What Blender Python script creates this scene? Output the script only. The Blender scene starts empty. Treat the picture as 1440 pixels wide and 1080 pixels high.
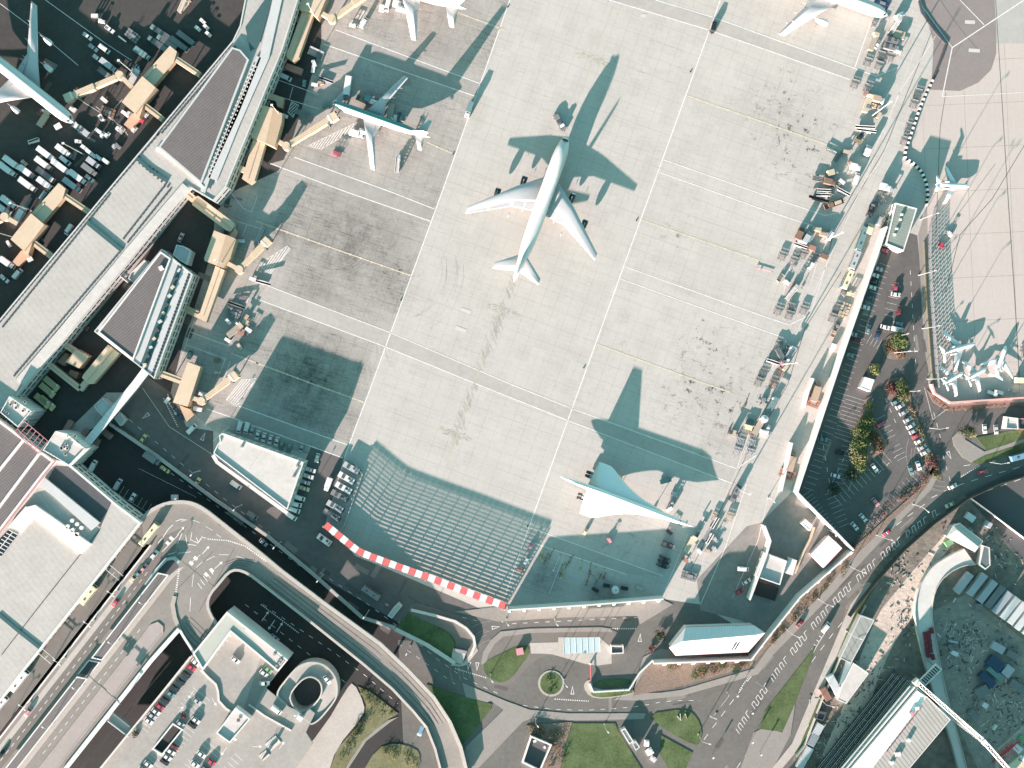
import bpy, math, random
from mathutils import Vector
R = random.Random(7)
S, H = 0.32, 480.0
scene = bpy.context.scene
COL = scene.collection
rad = math.radians

def V(px, py, h=0.0):
    k = S*(H-h)/H
    return ((px-720)*k, (540-py)*k)
def VP(pts, h=0.0):
    return [V(p[0], p[1], h) for p in pts]

# ------------------------------------------------------------------ materials
MATS = {}
def nodes_of(name):
    m = bpy.data.materials.new(name); m.use_nodes = True
    nt = m.node_tree; b = nt.nodes['Principled BSDF']
    return m, nt, b
def mathn(nt, op, a, b=None, c=None, clamp=False):
    n = nt.nodes.new('ShaderNodeMath'); n.operation = op; n.use_clamp = clamp
    for i, v in enumerate((a, b, c)):
        if v is None: continue
        if isinstance(v, (int, float)): n.inputs[i].default_value = v
        else: nt.links.new(v, n.inputs[i])
    return n.outputs[0]
def noise(nt, vec, scale, detail=4, rough=.6):
    n = nt.nodes.new('ShaderNodeTexNoise'); n.inputs['Scale'].default_value = scale
    n.inputs['Detail'].default_value = detail; n.inputs['Roughness'].default_value = rough
    nt.links.new(vec, n.inputs['Vector']); return n.outputs[0]
def wpos(nt):
    return nt.nodes.new('ShaderNodeNewGeometry').outputs['Position']
def mixc(nt, f, a, b):
    n = nt.nodes.new('ShaderNodeMix'); n.data_type = 'RGBA'
    if isinstance(f, (int, float)): n.inputs[0].default_value = f
    else: nt.links.new(f, n.inputs[0])
    for i, v in ((6, a), (7, b)):
        if isinstance(v, tuple): n.inputs[i].default_value = (*v[:3], 1)
        else: nt.links.new(v, n.inputs[i])
    return n.outputs[2]
def scalec(nt, col, f):
    n = nt.nodes.new('ShaderNodeVectorMath'); n.operation = 'SCALE'
    nt.links.new(col, n.inputs[0])
    if isinstance(f, (int, float)): n.inputs['Scale'].default_value = f
    else: nt.links.new(f, n.inputs['Scale'])
    return n.outputs[0]
def mat(name, col, rough=.6, amt=.18, scale=1.5, metal=0.0, amt2=.1, scale2=.12, ribs=None, spec=.4, local=False, bump=0):
    """plain paint / concrete / metal with two octaves of real dirt; ribs=(direction deg, pitch m, depth)"""
    if name in MATS: return MATS[name]
    m, nt, b = nodes_of(name)
    pos = nt.nodes.new('ShaderNodeTexCoord').outputs['Object'] if local else wpos(nt)
    f = mathn(nt, 'ADD', mathn(nt, 'MULTIPLY', mathn(nt, 'SUBTRACT', noise(nt, pos, scale), .5), amt*2),
              mathn(nt, 'MULTIPLY', mathn(nt, 'SUBTRACT', noise(nt, pos, scale2, 3), .5), amt2*2))
    f = mathn(nt, 'ADD', f, mathn(nt, 'MULTIPLY', mathn(nt, 'SUBTRACT', noise(nt, pos, scale*.35, 6, .75), .5), amt))
    f = mathn(nt, 'ADD', f, 1.0)
    if ribs:
        a, pitch, depth = ribs
        vr = nt.nodes.new('ShaderNodeVectorRotate'); vr.rotation_type = 'Z_AXIS'; vr.inputs['Angle'].default_value = -rad(a)
        nt.links.new(pos, vr.inputs['Vector'])
        sx = nt.nodes.new('ShaderNodeSeparateXYZ'); nt.links.new(vr.outputs[0], sx.inputs[0])
        w = mathn(nt, 'PINGPONG', mathn(nt, 'DIVIDE', sx.outputs[0], pitch), .5)
        seam = mathn(nt, 'LESS_THAN', w, .14)
        f = mathn(nt, 'MULTIPLY', f, mathn(nt, 'SUBTRACT', 1.0, mathn(nt, 'MULTIPLY', seam, depth)))
    rgb = nt.nodes.new('ShaderNodeRGB'); rgb.outputs[0].default_value = (*col, 1)
    nt.links.new(scalec(nt, rgb.outputs[0], f), b.inputs['Base Color'])
    b.inputs['Roughness'].default_value = rough; b.inputs['Metallic'].default_value = metal
    b.inputs['Specular IOR Level'].default_value = spec
    if bump:
        bp = nt.nodes.new('ShaderNodeBump'); bp.inputs['Strength'].default_value = bump; bp.inputs['Distance'].default_value = .3
        nt.links.new(noise(nt, pos, scale*1.5, 5), bp.inputs['Height']); nt.links.new(bp.outputs[0], b.inputs['Normal'])
    MATS[name] = m; return m

def slab_mat(name, col, ang, pitch, joint=.16, var=.07, stains=(), specks=(), amt=.16, big=.12, scuff=0):
    """cast concrete in slabs: joints, tone per slab, oil and tyre stains where they lie, some deepening shade"""
    m, nt, b = nodes_of(name); pos = wpos(nt)
    vr = nt.nodes.new('ShaderNodeVectorRotate'); vr.rotation_type = 'Z_AXIS'; vr.inputs['Angle'].default_value = -rad(ang)
    nt.links.new(pos, vr.inputs['Vector'])
    sx = nt.nodes.new('ShaderNodeSeparateXYZ'); nt.links.new(vr.outputs[0], sx.inputs[0])
    u = mathn(nt, 'DIVIDE', sx.outputs[0], pitch[0]); v = mathn(nt, 'DIVIDE', sx.outputs[1], pitch[1])
    ju = mathn(nt, 'LESS_THAN', mathn(nt, 'PINGPONG', u, .5), .12/pitch[0])
    jv = mathn(nt, 'LESS_THAN', mathn(nt, 'PINGPONG', v, .5), .12/pitch[1])
    nj = noise(nt, pos, .03, 3)
    jj = mathn(nt, 'MULTIPLY', mathn(nt, 'MAXIMUM', ju, jv), mathn(nt, 'MULTIPLY', nj, joint*2))
    cb = nt.nodes.new('ShaderNodeCombineXYZ')
    nt.links.new(mathn(nt, 'ROUND', u), cb.inputs[0]); nt.links.new(mathn(nt, 'ROUND', v), cb.inputs[1])
    wn = nt.nodes.new('ShaderNodeTexWhiteNoise'); wn.noise_dimensions = '2D'; nt.links.new(cb.outputs[0], wn.inputs['Vector'])
    f = mathn(nt, 'ADD', 1.0, mathn(nt, 'MULTIPLY', mathn(nt, 'SUBTRACT', wn.outputs[0], .5), var))
    f = mathn(nt, 'ADD', f, mathn(nt, 'MULTIPLY', mathn(nt, 'SUBTRACT', noise(nt, pos, .6, 6, .75), .5), amt*1.5))
    f = mathn(nt, 'ADD', f, mathn(nt, 'MULTIPLY', mathn(nt, 'SUBTRACT', noise(nt, pos, 1.7, 3, .6), .5), amt*1.3))
    f = mathn(nt, 'ADD', f, mathn(nt, 'MULTIPLY', mathn(nt, 'SUBTRACT', noise(nt, pos, .02, 4), .5), big))
    # faint drag marks along the slab rows
    mp = nt.nodes.new('ShaderNodeMapping'); mp.inputs['Scale'].default_value = (1.2, .03, 1); nt.links.new(vr.outputs[0], mp.inputs['Vector'])
    f = mathn(nt, 'ADD', f, mathn(nt, 'MULTIPLY', mathn(nt, 'SUBTRACT', noise(nt, mp.outputs[0], 1, 3), .5), .12))
    if scuff:
        for an_, sc in ((.33, (.04, 1.1, 1)), (1.26, (.10, 2.4, 1)), (.1, (.12, 1.6, 1))):
            v2 = nt.nodes.new('ShaderNodeVectorRotate'); v2.rotation_type = 'Z_AXIS'; v2.inputs['Angle'].default_value = an_; nt.links.new(pos, v2.inputs['Vector'])
            m2 = nt.nodes.new('ShaderNodeMapping'); m2.inputs['Scale'].default_value = sc; nt.links.new(v2.outputs[0], m2.inputs['Vector'])
            k_ = mathn(nt, 'MULTIPLY', mathn(nt, 'SUBTRACT', noise(nt, m2.outputs[0], 1, 4, .65), .5, clamp=True), 3.2*scuff)
            f = mathn(nt, 'SUBTRACT', f, mathn(nt, 'MULTIPLY', k_, mathn(nt, 'MULTIPLY', mathn(nt, 'SUBTRACT', noise(nt, pos, .045, 5, .7), .36, clamp=True), 4.0)))
    f = mathn(nt, 'SUBTRACT', f, jj)
    def blobs(lst):
        tot = None
        for px, py, r, s in lst:
            c = V(px, py)
            d = nt.nodes.new('ShaderNodeVectorMath'); d.operation = 'DISTANCE'; nt.links.new(pos, d.inputs[0])
            d.inputs[1].default_value = (c[0], c[1], 0)
            g = mathn(nt, 'MULTIPLY', mathn(nt, 'SUBTRACT', 1.0, mathn(nt, 'DIVIDE', d.outputs['Value'], r*S), clamp=True), s)
            tot = g if tot is None else mathn(nt, 'MAXIMUM', tot, g)
        return tot
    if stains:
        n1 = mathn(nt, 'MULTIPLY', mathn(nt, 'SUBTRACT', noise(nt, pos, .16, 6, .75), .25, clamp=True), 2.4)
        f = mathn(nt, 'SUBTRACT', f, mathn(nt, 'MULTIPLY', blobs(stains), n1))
    if specks:
        n2 = mathn(nt, 'MULTIPLY', mathn(nt, 'SUBTRACT', noise(nt, pos, .23, 6, .78), .555, clamp=True), 14.0, clamp=True)
        f = mathn(nt, 'SUBTRACT', f, mathn(nt, 'MULTIPLY', blobs(specks), n2))
    f = mathn(nt, 'MAXIMUM', f, .12)
    rgb = nt.nodes.new('ShaderNodeRGB'); rgb.outputs[0].default_value = (*col, 1)
    nt.links.new(scalec(nt, rgb.outputs[0], f), b.inputs['Base Color'])
    b.inputs['Roughness'].default_value = .85; b.inputs['Specular IOR Level'].default_value = .25
    MATS[name] = m; return m

# ------------------------------------------------------------------ mesh builder
def area(p):
    return sum(p[i][0]*p[(i+1) % len(p)][1]-p[(i+1) % len(p)][0]*p[i][1] for i in range(len(p)))/2
def ccw(p):
    p = [tuple(q[:2]) for q in p]
    return p if area(p) > 0 else p[::-1]
def inset(p, d):
    p = ccw(p); n = len(p); out = []
    for i in range(n):
        a, b, c = Vector(p[i-1]), Vector(p[i]), Vector(p[(i+1) % n])
        e1 = (b-a).normalized(); e2 = (c-b).normalized()
        n1 = Vector((-e1.y, e1.x)); n2 = Vector((-e2.y, e2.x))
        m = n1+n2; L = m.length
        if L < 1e-4: out.append(tuple(b+n1*d)); continue
        m /= L; k = d/max(.35, m.dot(n1)); out.append(tuple(b+m*k))
    return out
class MB:
    def __init__(s): s.v = []; s.f = []; s.m = []
    def add(s, vs, fs, m=0):
        o = len(s.v); s.v += [tuple(v) for v in vs]
        s.f += [tuple(i+o for i in f) for f in fs]; s.m += [m]*len(fs); return s
    def flat(s, poly, z, m=0):
        p = ccw(poly); return s.add([(x, y, z) for x, y in p], [tuple(range(len(p)))], m)
    def prism(s, poly, z0, z1, m=0, mt=None, bottom=True, top=True):
        p = ccw(poly); n = len(p)
        vs = [(x, y, z0) for x, y in p]+[(x, y, z1) for x, y in p]
        s.add(vs, [(i, (i+1) % n, n+(i+1) % n, n+i) for i in range(n)], m)
        if top: s.add([(x, y, z1) for x, y in p], [tuple(range(n))], m if mt is None else mt)
        if bottom: s.add([(x, y, z0) for x, y in p], [tuple(range(n-1, -1, -1))], m)
        return s
    def box(s, x, y, z0, dx, dy, dz, a=0, m=0, mt=None):
        c, n = math.cos(a), math.sin(a)
        p = [(x+c*u-n*w, y+n*u+c*w) for u, w in ((-dx/2, -dy/2), (dx/2, -dy/2), (dx/2, dy/2), (-dx/2, dy/2))]
        return s.prism(p, z0, z0+dz, m, mt)
    def hexa(s, bot, top, m=0):
        vs = list(bot)+list(top)
        return s.add(vs, [(3, 2, 1, 0), (4, 5, 6, 7), (0, 1, 5, 4), (1, 2, 6, 5), (2, 3, 7, 6), (3, 0, 4, 7)], m)
    def loft(s, rings, m=0, caps=True, closed=True):
        o = len(s.v); n = len(rings[0])
        for r in rings: s.v += [tuple(q) for q in r]
        fs = []
        for k in range(len(rings)-1):
            for i in range(n if closed else n-1):
                j = (i+1) % n; fs.append((o+k*n+i, o+k*n+j, o+(k+1)*n+j, o+(k+1)*n+i))
        if caps and closed:
            fs.append(tuple(o+i for i in range(n-1, -1, -1))); q = o+(len(rings)-1)*n; fs.append(tuple(q+i for i in range(n)))
        s.f += fs; s.m += [m]*len(fs); return s
    def tube(s, pts, r, n=6, m=0, caps=True):
        pts = [Vector(p) for p in pts]; rings = []
        for i, p in enumerate(pts):
            d = (pts[min(i+1, len(pts)-1)]-pts[max(i-1, 0)]).normalized()
            u = d.cross(Vector((0, 0, 1)));
            if u.length < 1e-3: u = Vector((1, 0, 0))
            u.normalize(); w = u.cross(d)
            rr = r[i] if isinstance(r, (list, tuple)) else r
            rings.append([p+u*rr*math.cos(t)+w*rr*math.sin(t) for t in [2*math.pi*k/n for k in range(n)]])
        return s.loft(rings, m, caps)
    def cyl(s, x, y, z0, z1, r, n=12, m=0, r1=None):
        r1 = r if r1 is None else r1
        a = [2*math.pi*k/n for k in range(n)]
        return s.loft([[(x+r*math.cos(t), y+r*math.sin(t), z0) for t in a], [(x+r1*math.cos(t), y+r1*math.sin(t), z1) for t in a]], m)
    def wheel(s, x, y, r, w, m=0, n=12):
        a = [2*math.pi*k/n for k in range(n)]
        return s.loft([[(x+r*math.cos(t), y-w/2, r+r*math.sin(t)) for t in a], [(x+r*math.cos(t), y+w/2, r+r*math.sin(t)) for t in a]], m)
    def strip(s, pts, w, z, m=0, closed=False):
        """flat ribbon of width w along pts (world)"""
        n = len(pts); L = []; Rr = []
        for i in range(n):
            a = Vector(pts[i-1][:2]) if i or closed else Vector(pts[i][:2]); b = Vector(pts[(i+1) % n][:2]) if i < n-1 or closed else Vector(pts[i][:2])
            c = Vector(pts[i][:2])
            d1 = (c-a); d2 = (b-c)
            if d1.length < 1e-6: d1 = d2
            if d2.length < 1e-6: d2 = d1
            d1.normalize(); d2.normalize(); m_ = (d1+d2)
            if m_.length < 1e-4: m_ = d1
            m_.normalize(); nn = Vector((-m_.y, m_.x)); k = w/2/max(.4, m_.dot(d1))
            zz = pts[i][2] if len(pts[i]) > 2 else z
            L.append((*(c+nn*k), zz)); Rr.append((*(c-nn*k), zz))
        o = len(s.v); s.v += L+Rr
        rng = range(n if closed else n-1)
        s.f += [(o+i, o+n+i, o+n+(i+1) % n, o+(i+1) % n) for i in rng]; s.m += [m]*len(rng); return s
    def wall(s, pts, w, z0, z1, m=0, mt=None, closed=False):
        """upright wall of thickness w along pts (world)"""
        t = MB().strip(pts, w, 0, 0, closed); n = len(pts)
        P = [v[:2] for v in t.v]; Lf, Rt = P[:n], P[n:]
        za = [p[2] if len(p) > 2 else 0 for p in pts]
        rings = [[(Lf[i][0], Lf[i][1], za[i]+z0), (Rt[i][0], Rt[i][1], za[i]+z0), (Rt[i][0], Rt[i][1], za[i]+z1), (Lf[i][0], Lf[i][1], za[i]+z1)] for i in range(n)]
        if closed: rings.append(rings[0])
        return s.loft(rings, m, caps=not closed)
    def build(s, name, mats, parent=None, org=(0, 0, 0), smooth=False):
        if not isinstance(mats, (list, tuple)): mats = [mats]
        me = bpy.data.meshes.new(name)
        me.from_pydata([(x-org[0], y-org[1], z-org[2]) for x, y, z in s.v], [], s.f)
        for m in mats: me.materials.append(m)
        me.polygons.foreach_set('material_index', s.m)
        if smooth: me.polygons.foreach_set('use_smooth', [True]*len(s.f))
        me.update()
        o = bpy.data.objects.new(name, me); COL.objects.link(o)
        if parent: o.parent = parent
        elif org != (0, 0, 0): o.location = org
        return o
def tag(o, label=None, cat=None, group=None, kind=None):
    if label: o['label'] = label
    if cat: o['category'] = cat
    if group: o['group'] = group
    if kind: o['kind'] = kind
    return o
def thing(name, label, cat, loc=(0, 0, 0), a=0, group=None):
    o = bpy.data.objects.new(name, None); COL.objects.link(o)
    o.location = loc; o.rotation_euler = (0, 0, a); o.empty_display_size = .5
    return tag(o, label, cat, group)
def struct(name, mb, m, kind='structure', label=None):
    o = mb.build(name, m); o['kind'] = kind
    if label: o['label'] = label
    return o
def cen(poly):
    return (sum(p[0] for p in poly)/len(poly), sum(p[1] for p in poly)/len(poly), 0)
def lerp(a, b, t): return tuple(a[i]+(b[i]-a[i])*t for i in range(len(a)))
def resample(pts, step):
    out = []; acc = 0
    for i in range(len(pts)-1):
        a, b = pts[i], pts[i+1]; L = math.dist(a[:2], b[:2]); t = acc
        while t < L: out.append(lerp(a, b, t/L)); t += step
        acc = t-L
    out.append(pts[-1]); return out
def dashes(mb, pts, on, off, w, z, m=0):
    fine = resample(pts, .5); k = int((on+off)/.5); q = max(1, int(on/.5))
    for i in range(0, len(fine)-1, k):
        seg = fine[i:i+q+1]
        if len(seg) > 1: mb.strip(seg, w, z, m)
def arc(cx, cy, r, a0, a1, n=14, ry=None):
    ry = r if ry is None else ry
    return [(cx+r*math.cos(rad(a0+(a1-a0)*i/n)), cy+ry*math.sin(rad(a0+(a1-a0)*i/n))) for i in range(n+1)]
def smooth_pts(p, it=2, closed=False):
    for _ in range(it):
        q = [] if closed else [p[0]]
        n = len(p)
        for i in range(n if closed else n-1):
            a, b = p[i], p[(i+1) % n]; q += [lerp(a, b, .25), lerp(a, b, .75)]
        if not closed: q.append(p[-1])
        p = q
    return p
ORD = ['first', 'second', 'third', 'fourth', 'fifth', 'sixth', 'seventh', 'eighth', 'ninth', 'tenth', 'eleventh', 'twelfth', 'thirteenth', 'fourteenth', 'fifteenth', 'sixteenth', 'seventeenth', 'eighteenth']

# ------------------------------------------------------------------ camera, sun, sky
cam = bpy.data.objects.new('camera', bpy.data.cameras.new('camera')); COL.objects.link(cam)
cam.location = (0, 0, H); cam.data.sensor_width = 36; cam.data.lens = 36*H/(1440*S); cam.data.clip_end = 3000; cam.data.clip_start = 1
scene.camera = cam
ELEV = 11.6; AZ = (0.5, 0.866)
sun = bpy.data.objects.new('sun', bpy.data.lights.new('sun', 'SUN')); COL.objects.link(sun)
sun.data.energy = 4.6; sun.data.angle = rad(.5); sun.data.color = (1.0, .762, .742)
d = Vector((AZ[0]*math.cos(rad(ELEV)), AZ[1]*math.cos(rad(ELEV)), -math.sin(rad(ELEV))))
sun.rotation_euler = d.to_track_quat('-Z', 'Y').to_euler(); sun.location = (-150, -260, 120)
w = bpy.data.worlds.new('World'); scene.world = w; w.use_nodes = True
wt = w.node_tree; bg = wt.nodes['Background']
sky = wt.nodes.new('ShaderNodeTexSky'); sky.sky_type = 'NISHITA'; sky.sun_disc = False
sky.sun_elevation = rad(ELEV); sky.sun_rotation = math.atan2(-AZ[0], -AZ[1])
tint = wt.nodes.new('ShaderNodeMix'); tint.data_type = 'RGBA'; tint.blend_type = 'MULTIPLY'; tint.inputs[0].default_value = 1
tint.inputs[7].default_value = (.62, .99, .82, 1)
wt.links.new(sky.outputs[0], tint.inputs[6]); wt.links.new(tint.outputs[2], bg.inputs['Color'])
bg.inputs['Strength'].default_value = .08
scene.view_settings.view_transform = 'Standard'; scene.view_settings.look = 'None'
scene.view_settings.exposure = 2.38; scene.view_settings.gamma = 1
# ------------------------------------------------------------------ ground materials
AP_STAINS_SHADE = [(490,345,95,.62),(470,300,70,.4),(540,390,70,.35),(455,400,60,.5),(430,535,85,.85),(610,35,70,.4),(560,25,60,.3),(585,215,70,.28),(470,240,60,.3),
             (765,815,38,.75),(1000,560,80,.22),(1110,180,80,.22),(850,840,40,.6),(1130,290,60,.12),(350,480,60,.35),(545,95,110,.55),(520,160,60,.5),(420,470,60,.4),(440,575,60,.6),(400,330,40,.5),(400,150,60,.5),(1020,620,50,.2)]  # real stains, some at the left strengthened to paint in darker shadow
AP_SPECKS = [(1108,110,26,.8),(1062,238,12,1.3),(1110,165,75,.95),(1130,215,65,1.1),(982,465,30,1.3),(1000,500,65,1),(965,555,65,1.1),(1020,560,65,1),(1150,175,40,.9),(1060,560,40,1),(560,380,50,.6),(470,260,60,.5),(1045,545,40,.8),(1090,500,40,.6),
             (490,340,80,.35),(950,330,30,.6),(880,500,30,.5),(1000,650,50,.6),(880,770,60,.4),(1130,40,40,.4),(1250,30,60,.4),(590,30,40,.5),(1150,230,40,.9)]
apron_m = slab_mat('apron_concrete', (.40, .385, .35), 70, (7.6, 6.1), joint=.13, var=.07, stains=AP_STAINS_SHADE, specks=AP_SPECKS, scuff=.16)
stand_m = slab_mat('stand_concrete', (.325, .312, .282), 70, (7.6, 6.1), joint=.15, var=.12, stains=[(q[0],q[1],q[2]*1.15,q[3]) for q in AP_STAINS_SHADE[:11]]+AP_STAINS_SHADE[14:15]+AP_STAINS_SHADE[16:], specks=AP_SPECKS[10:11]+AP_SPECKS[17:18], amt=.26, big=.3, scuff=.42)
pink_m = slab_mat('pink_concrete', (.41, .37, .335), 2.5, (19, 19.5), joint=.3, var=.03, amt=.12)
mauve_m = mat('mauve_asphalt', (.20, .178, .168), .9, .14, .8)
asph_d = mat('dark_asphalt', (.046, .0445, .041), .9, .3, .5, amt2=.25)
asph_m = mat('grey_asphalt', (.105, .102, .096), .9, .2, .4, amt2=.3, scale2=.05)
asph_r = mat('road_asphalt', (.118, .114, .103), .9, .26, .6, amt2=.3, scale2=.05)
asph_p = mat('parking_asphalt', (.096, .092, .086), .9, .22, .7, amt2=.24)
asph_b = mat('brown_asphalt', (.142, .132, .117), .9, .14, .8, amt2=.2)
pave = mat('pale_paving', (.37, .345, .31), .85, .2, .9)
pave_g = mat('grey_paving', (.225, .212, .19), .85, .2, .9)
kerb_m = mat('kerb_concrete', (.32, .295, .255), .85, .2, 1)
paint_w = mat('white_road_paint', (.60, .585, .55), .7, .42, .9)
paint_y = mat('yellow_road_paint', (.40, .365, .27), .7, .3, .7)
paint_c = mat('cream_road_paint', (.50, .44, .33), .7, .35, .7)
paint_k = mat('black_seal', (.045, .045, .045), .9, .3, 1)
worn_s = mat('worn_stand', (.275, .265, .24), .88, .2, .5, amt2=.2)
band_m = mat('worn_concrete', (.335, .322, .292), .88, .16, .5, amt2=.14)
dirt_m = mat('pale_dirt', (.44, .375, .31), .95, .36, .5, amt2=.3, bump=.5)
dirt_d = mat('dark_dirt', (.165, .148, .122), .95, .6, .35, amt2=.4, bump=.6)
mulch_m = mat('brown_mulch', (.185, .14, .11), .95, .5, 1.6, bump=.6)
plot_m = mat('grey_gravel', (.085, .085, .085), .95, .2, 2)
def grass_mat(name, c1, c2):
    m, nt, b = nodes_of(name); pos = wpos(nt)
    f = mathn(nt, 'ADD', mathn(nt, 'MULTIPLY', noise(nt, pos, .12, 5), .6), mathn(nt, 'MULTIPLY', noise(nt, pos, 1.1, 5, .8), .7))
    f = mathn(nt, 'MULTIPLY', mathn(nt, 'SUBTRACT', f, .42), 2.9, clamp=True)
    nt.links.new(mixc(nt, f, c1, c2), b.inputs['Base Color']); b.inputs['Roughness'].default_value = .95
    b.inputs['Specular IOR Level'].default_value = .1; MATS[name] = m; return m
grass_m = grass_mat('lawn_grass', (.028, .052, .018), (.105, .14, .065))
rough_g = grass_mat('rough_grass', (.07, .08, .035), (.19, .18, .105))

# ------------------------------------------------------------------ ground sheets
Z = [0.0]
def ground(name, poly, m, kind='structure', px=True, curve=0, label=None):
    Z[0] += .001
    p = VP(poly) if px else poly
    if curve: p = smooth_pts(p, curve, True)
    return struct(name, MB().flat(p, Z[0]), m, kind, label)
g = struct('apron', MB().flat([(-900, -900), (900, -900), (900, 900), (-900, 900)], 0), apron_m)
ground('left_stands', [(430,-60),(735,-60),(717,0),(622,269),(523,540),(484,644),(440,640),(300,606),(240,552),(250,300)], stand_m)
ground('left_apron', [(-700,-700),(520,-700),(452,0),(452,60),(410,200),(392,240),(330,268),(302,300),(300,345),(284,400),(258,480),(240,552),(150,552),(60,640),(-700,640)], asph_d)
ground('service_road', [(205,528),(240,552),(262,600),(300,606),(300,640),(404,722),(428,650),(440,622),(484,642),(458,735),(500,782),(545,800),(690,862),(712,880),(700,905),(640,905),(560,875),(440,805),(300,695),(150,592)], asph_m)
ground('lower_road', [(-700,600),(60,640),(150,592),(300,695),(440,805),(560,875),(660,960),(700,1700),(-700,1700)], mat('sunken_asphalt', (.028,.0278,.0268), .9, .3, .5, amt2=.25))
ground('landside_road', [(640,905),(700,905),(712,857),(930,842),(985,850),(1060,895),(1200,775),(1350,600),(1500,560),(2300,560),(2300,1700),(600,1700),(560,900)], asph_r)
ground('car_park', [(1252,318),(1290,331),(1298,420),(1306,545),(1340,600),(1330,640),(1300,690),(1196,772),(1116,692)], asph_p)
ground('airside_yard', [(1070,735),(1113,692),(1194,772),(1076,890),(1040,872),(985,858),(980,815),(1050,740)], mat('yard_asphalt', (.20,.19,.172), .9, .26, .5, amt2=.3))
ground('business_apron', [(1326,0),(1326,60),(1312,125),(1272,222),(1300,245),(1303,290),(1312,556),(1334,569),(2300,561),(2300,-700),(1330,-700)], pink_m)
ground('fence_verge', [(1291,330),(1303,290),(1306,400),(1316,545),(1308,548),(1299,480)], pave_g)
ground('mauve_patch', [(1284,-40),(1313,60),(1310,112),(1305,126),(1350,128),(1376,116),(1394,98),(1401,75),(1401,40),(1396,-40)], mauve_m)
ground('grey_patch', [(1396,-40),(1401,40),(1401,61),(1700,61),(1700,-40)], mat('grey_concrete', (.33,.325,.3), .9, .12, .6))
ground('side_street', [(1306,548),(1334,572),(1440,566),(1500,566),(1500,608),(1415,606),(1372,615),(1330,640),(1310,600)], asph_p)
ground('construction_site', [(1190,850),(1262,762),(1356,695),(1440,745),(2300,1200),(2300,1700),(1040,1700),(1110,1080),(1165,960)], dirt_d)
ground('sand_track', [(1338,742),(1290,795),(1255,838),(1235,862),(1205,935),(1188,990),(1150,1075),(1135,1130),(1185,1130),(1215,1010),(1240,940),(1262,895),(1288,862),(1292,810),(1340,770)], dirt_m, curve=1)
ground('sunken_yard', [(1356,695),(1440,655),(1560,600),(1560,820),(1440,790)], plot_m)
ground('site_yard', [(1310,860),(1360,835),(1440,900),(1520,1000),(1440,1060),(1380,1090),(1330,985)], mat('site_gravel', (.23,.208,.18), .95, .4, .4, amt2=.35, bump=.5))
ground('lit_track', [(1400,1055),(1440,1020),(1560,930),(1560,1010),(1440,1110),(1400,1100)], dirt_m)  # pale dirt laid over the sunlit strip, light put into the colour
# worn walkways between the paired stand lines
for q in ([(472,42),(676,118),(670,136),(455,62)], [(414,221),(550,270),(611,294),(605,311),(487,270),(380,230)],
          [(377,402),(547,467),(720,541),(805,575),(1036,659),(1030,680),(800,592),(670,540),(540,487),(360,420)],
          [(857,0),(996,42),(1080,71),(1192,111),(1232,107),(1080,52),(922,0)], [(746,742),(932,810),(880,807),(740,760)],
          [(336,571),(490,626),(482,644),(291,575)]):
    ground('walkway', q, band_m if q[0][0] > 700 or q[0][0] == 377 else worn_s)
# pavements and traffic islands: real kerbs 0.12 m high
def island(name, poly, m, kind='structure', curve=1, h=.16, label=None):
    p = VP(poly, 0)
    if curve: p = smooth_pts(p, curve, True)
    o = MB().prism(p, 0, h+R.uniform(0, .01), 0, 1).build(name, [kerb_m, m]); o['kind'] = kind
    if label: o['label'] = label
    return p
island('pavement', [(572,862),(580,846),(612,856),(640,864),(660,875),(668,892),(664,915),(650,935),(638,933),(643,905),(632,888),(600,874)], asph_b)
island('pavement', [(636,932),(650,934),(659,918),(668,900),(672,915),(656,935),(647,937),(634,936)], pave, curve=0)
island('pavement', [(677,932),(680,918),(690,900),(704,889),(745,884),(790,883),(845,882),(858,884),(874,893),(884,912),(870,930),(848,938),(826,936),(800,926),(778,921),(762,922),(748,932),(733,948),(718,962),(700,964),(684,956)], asph_b)
island('pavement', [(676,934),(680,916),(690,900),(704,888),(745,884),(790,883),(845,882),(858,884),(862,889),(845,888),(790,889),(746,890),(708,895),(696,905),(687,920),(683,934)], pave_g, curve=0, h=.2)
island('pavement', [(745,904),(785,903),(785,896),(843,896),(860,911),(860,933),(839,936),(822,933),(777,920),(765,919),(747,919)], pave, curve=0, h=.2)
island('traffic_island', arc(775,961,18.5,0,360,20)[:-1], kerb_m, curve=0)
island('traffic_island', [(820,966),(824,957),(832,955),(834,970),(890,969),(892,976),(850,983),(829,980)], kerb_m)
island('pavement', [(640,860),(712,852),(930,842),(946,850),(900,878),(896,866),(800,868),(700,874)], pave_g, curve=0)
island('pavement', [(904,924),(930,912),(1000,925),(917,934),(905,945),(888,975),(930,974),(958,970),(1060,940),(1080,912),(1164,826),(1200,782),(1252,732),(1300,684),(1318,650),(1322,664),(1308,690),(1260,738),(1206,796),(1168,838),(1086,922),(1066,948),(960,978),(900,985),(862,984),(892,968)], pave_g, curve=0)
island('pavement', [(660,1000),(690,985),(708,998),(700,1006),(655,1050),(640,1085),(668,1085),(735,1015),(752,1008),(800,1013),(905,1011),(908,1003),(800,1003),(745,998),(712,986),(650,960)], pave_g, curve=0)
island('pavement', [(1060,1030),(1074,1023),(1100,1030),(1118,990),(1112,1032),(1085,1085),(1040,1085)], pave_g, curve=0)
island('pavement', [(1227,822),(1207,856),(1192,890),(1128,1047),(1096,1085),(1082,1085),(1114,1045),(1180,888),(1196,850),(1220,818)], pave, curve=0)
island('pavement', [(1339,615),(1348,606),(1357,609),(1357,618),(1384,635),(1440,614),(1440,622),(1386,641),(1366,650),(1353,643),(1341,626)], pave_g, curve=0)
island('pavement', [(497,958),(513,991),(511,1006),(473,1052),(461,1090),(400,1090),(458,1019),(487,969)], pave)
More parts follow.
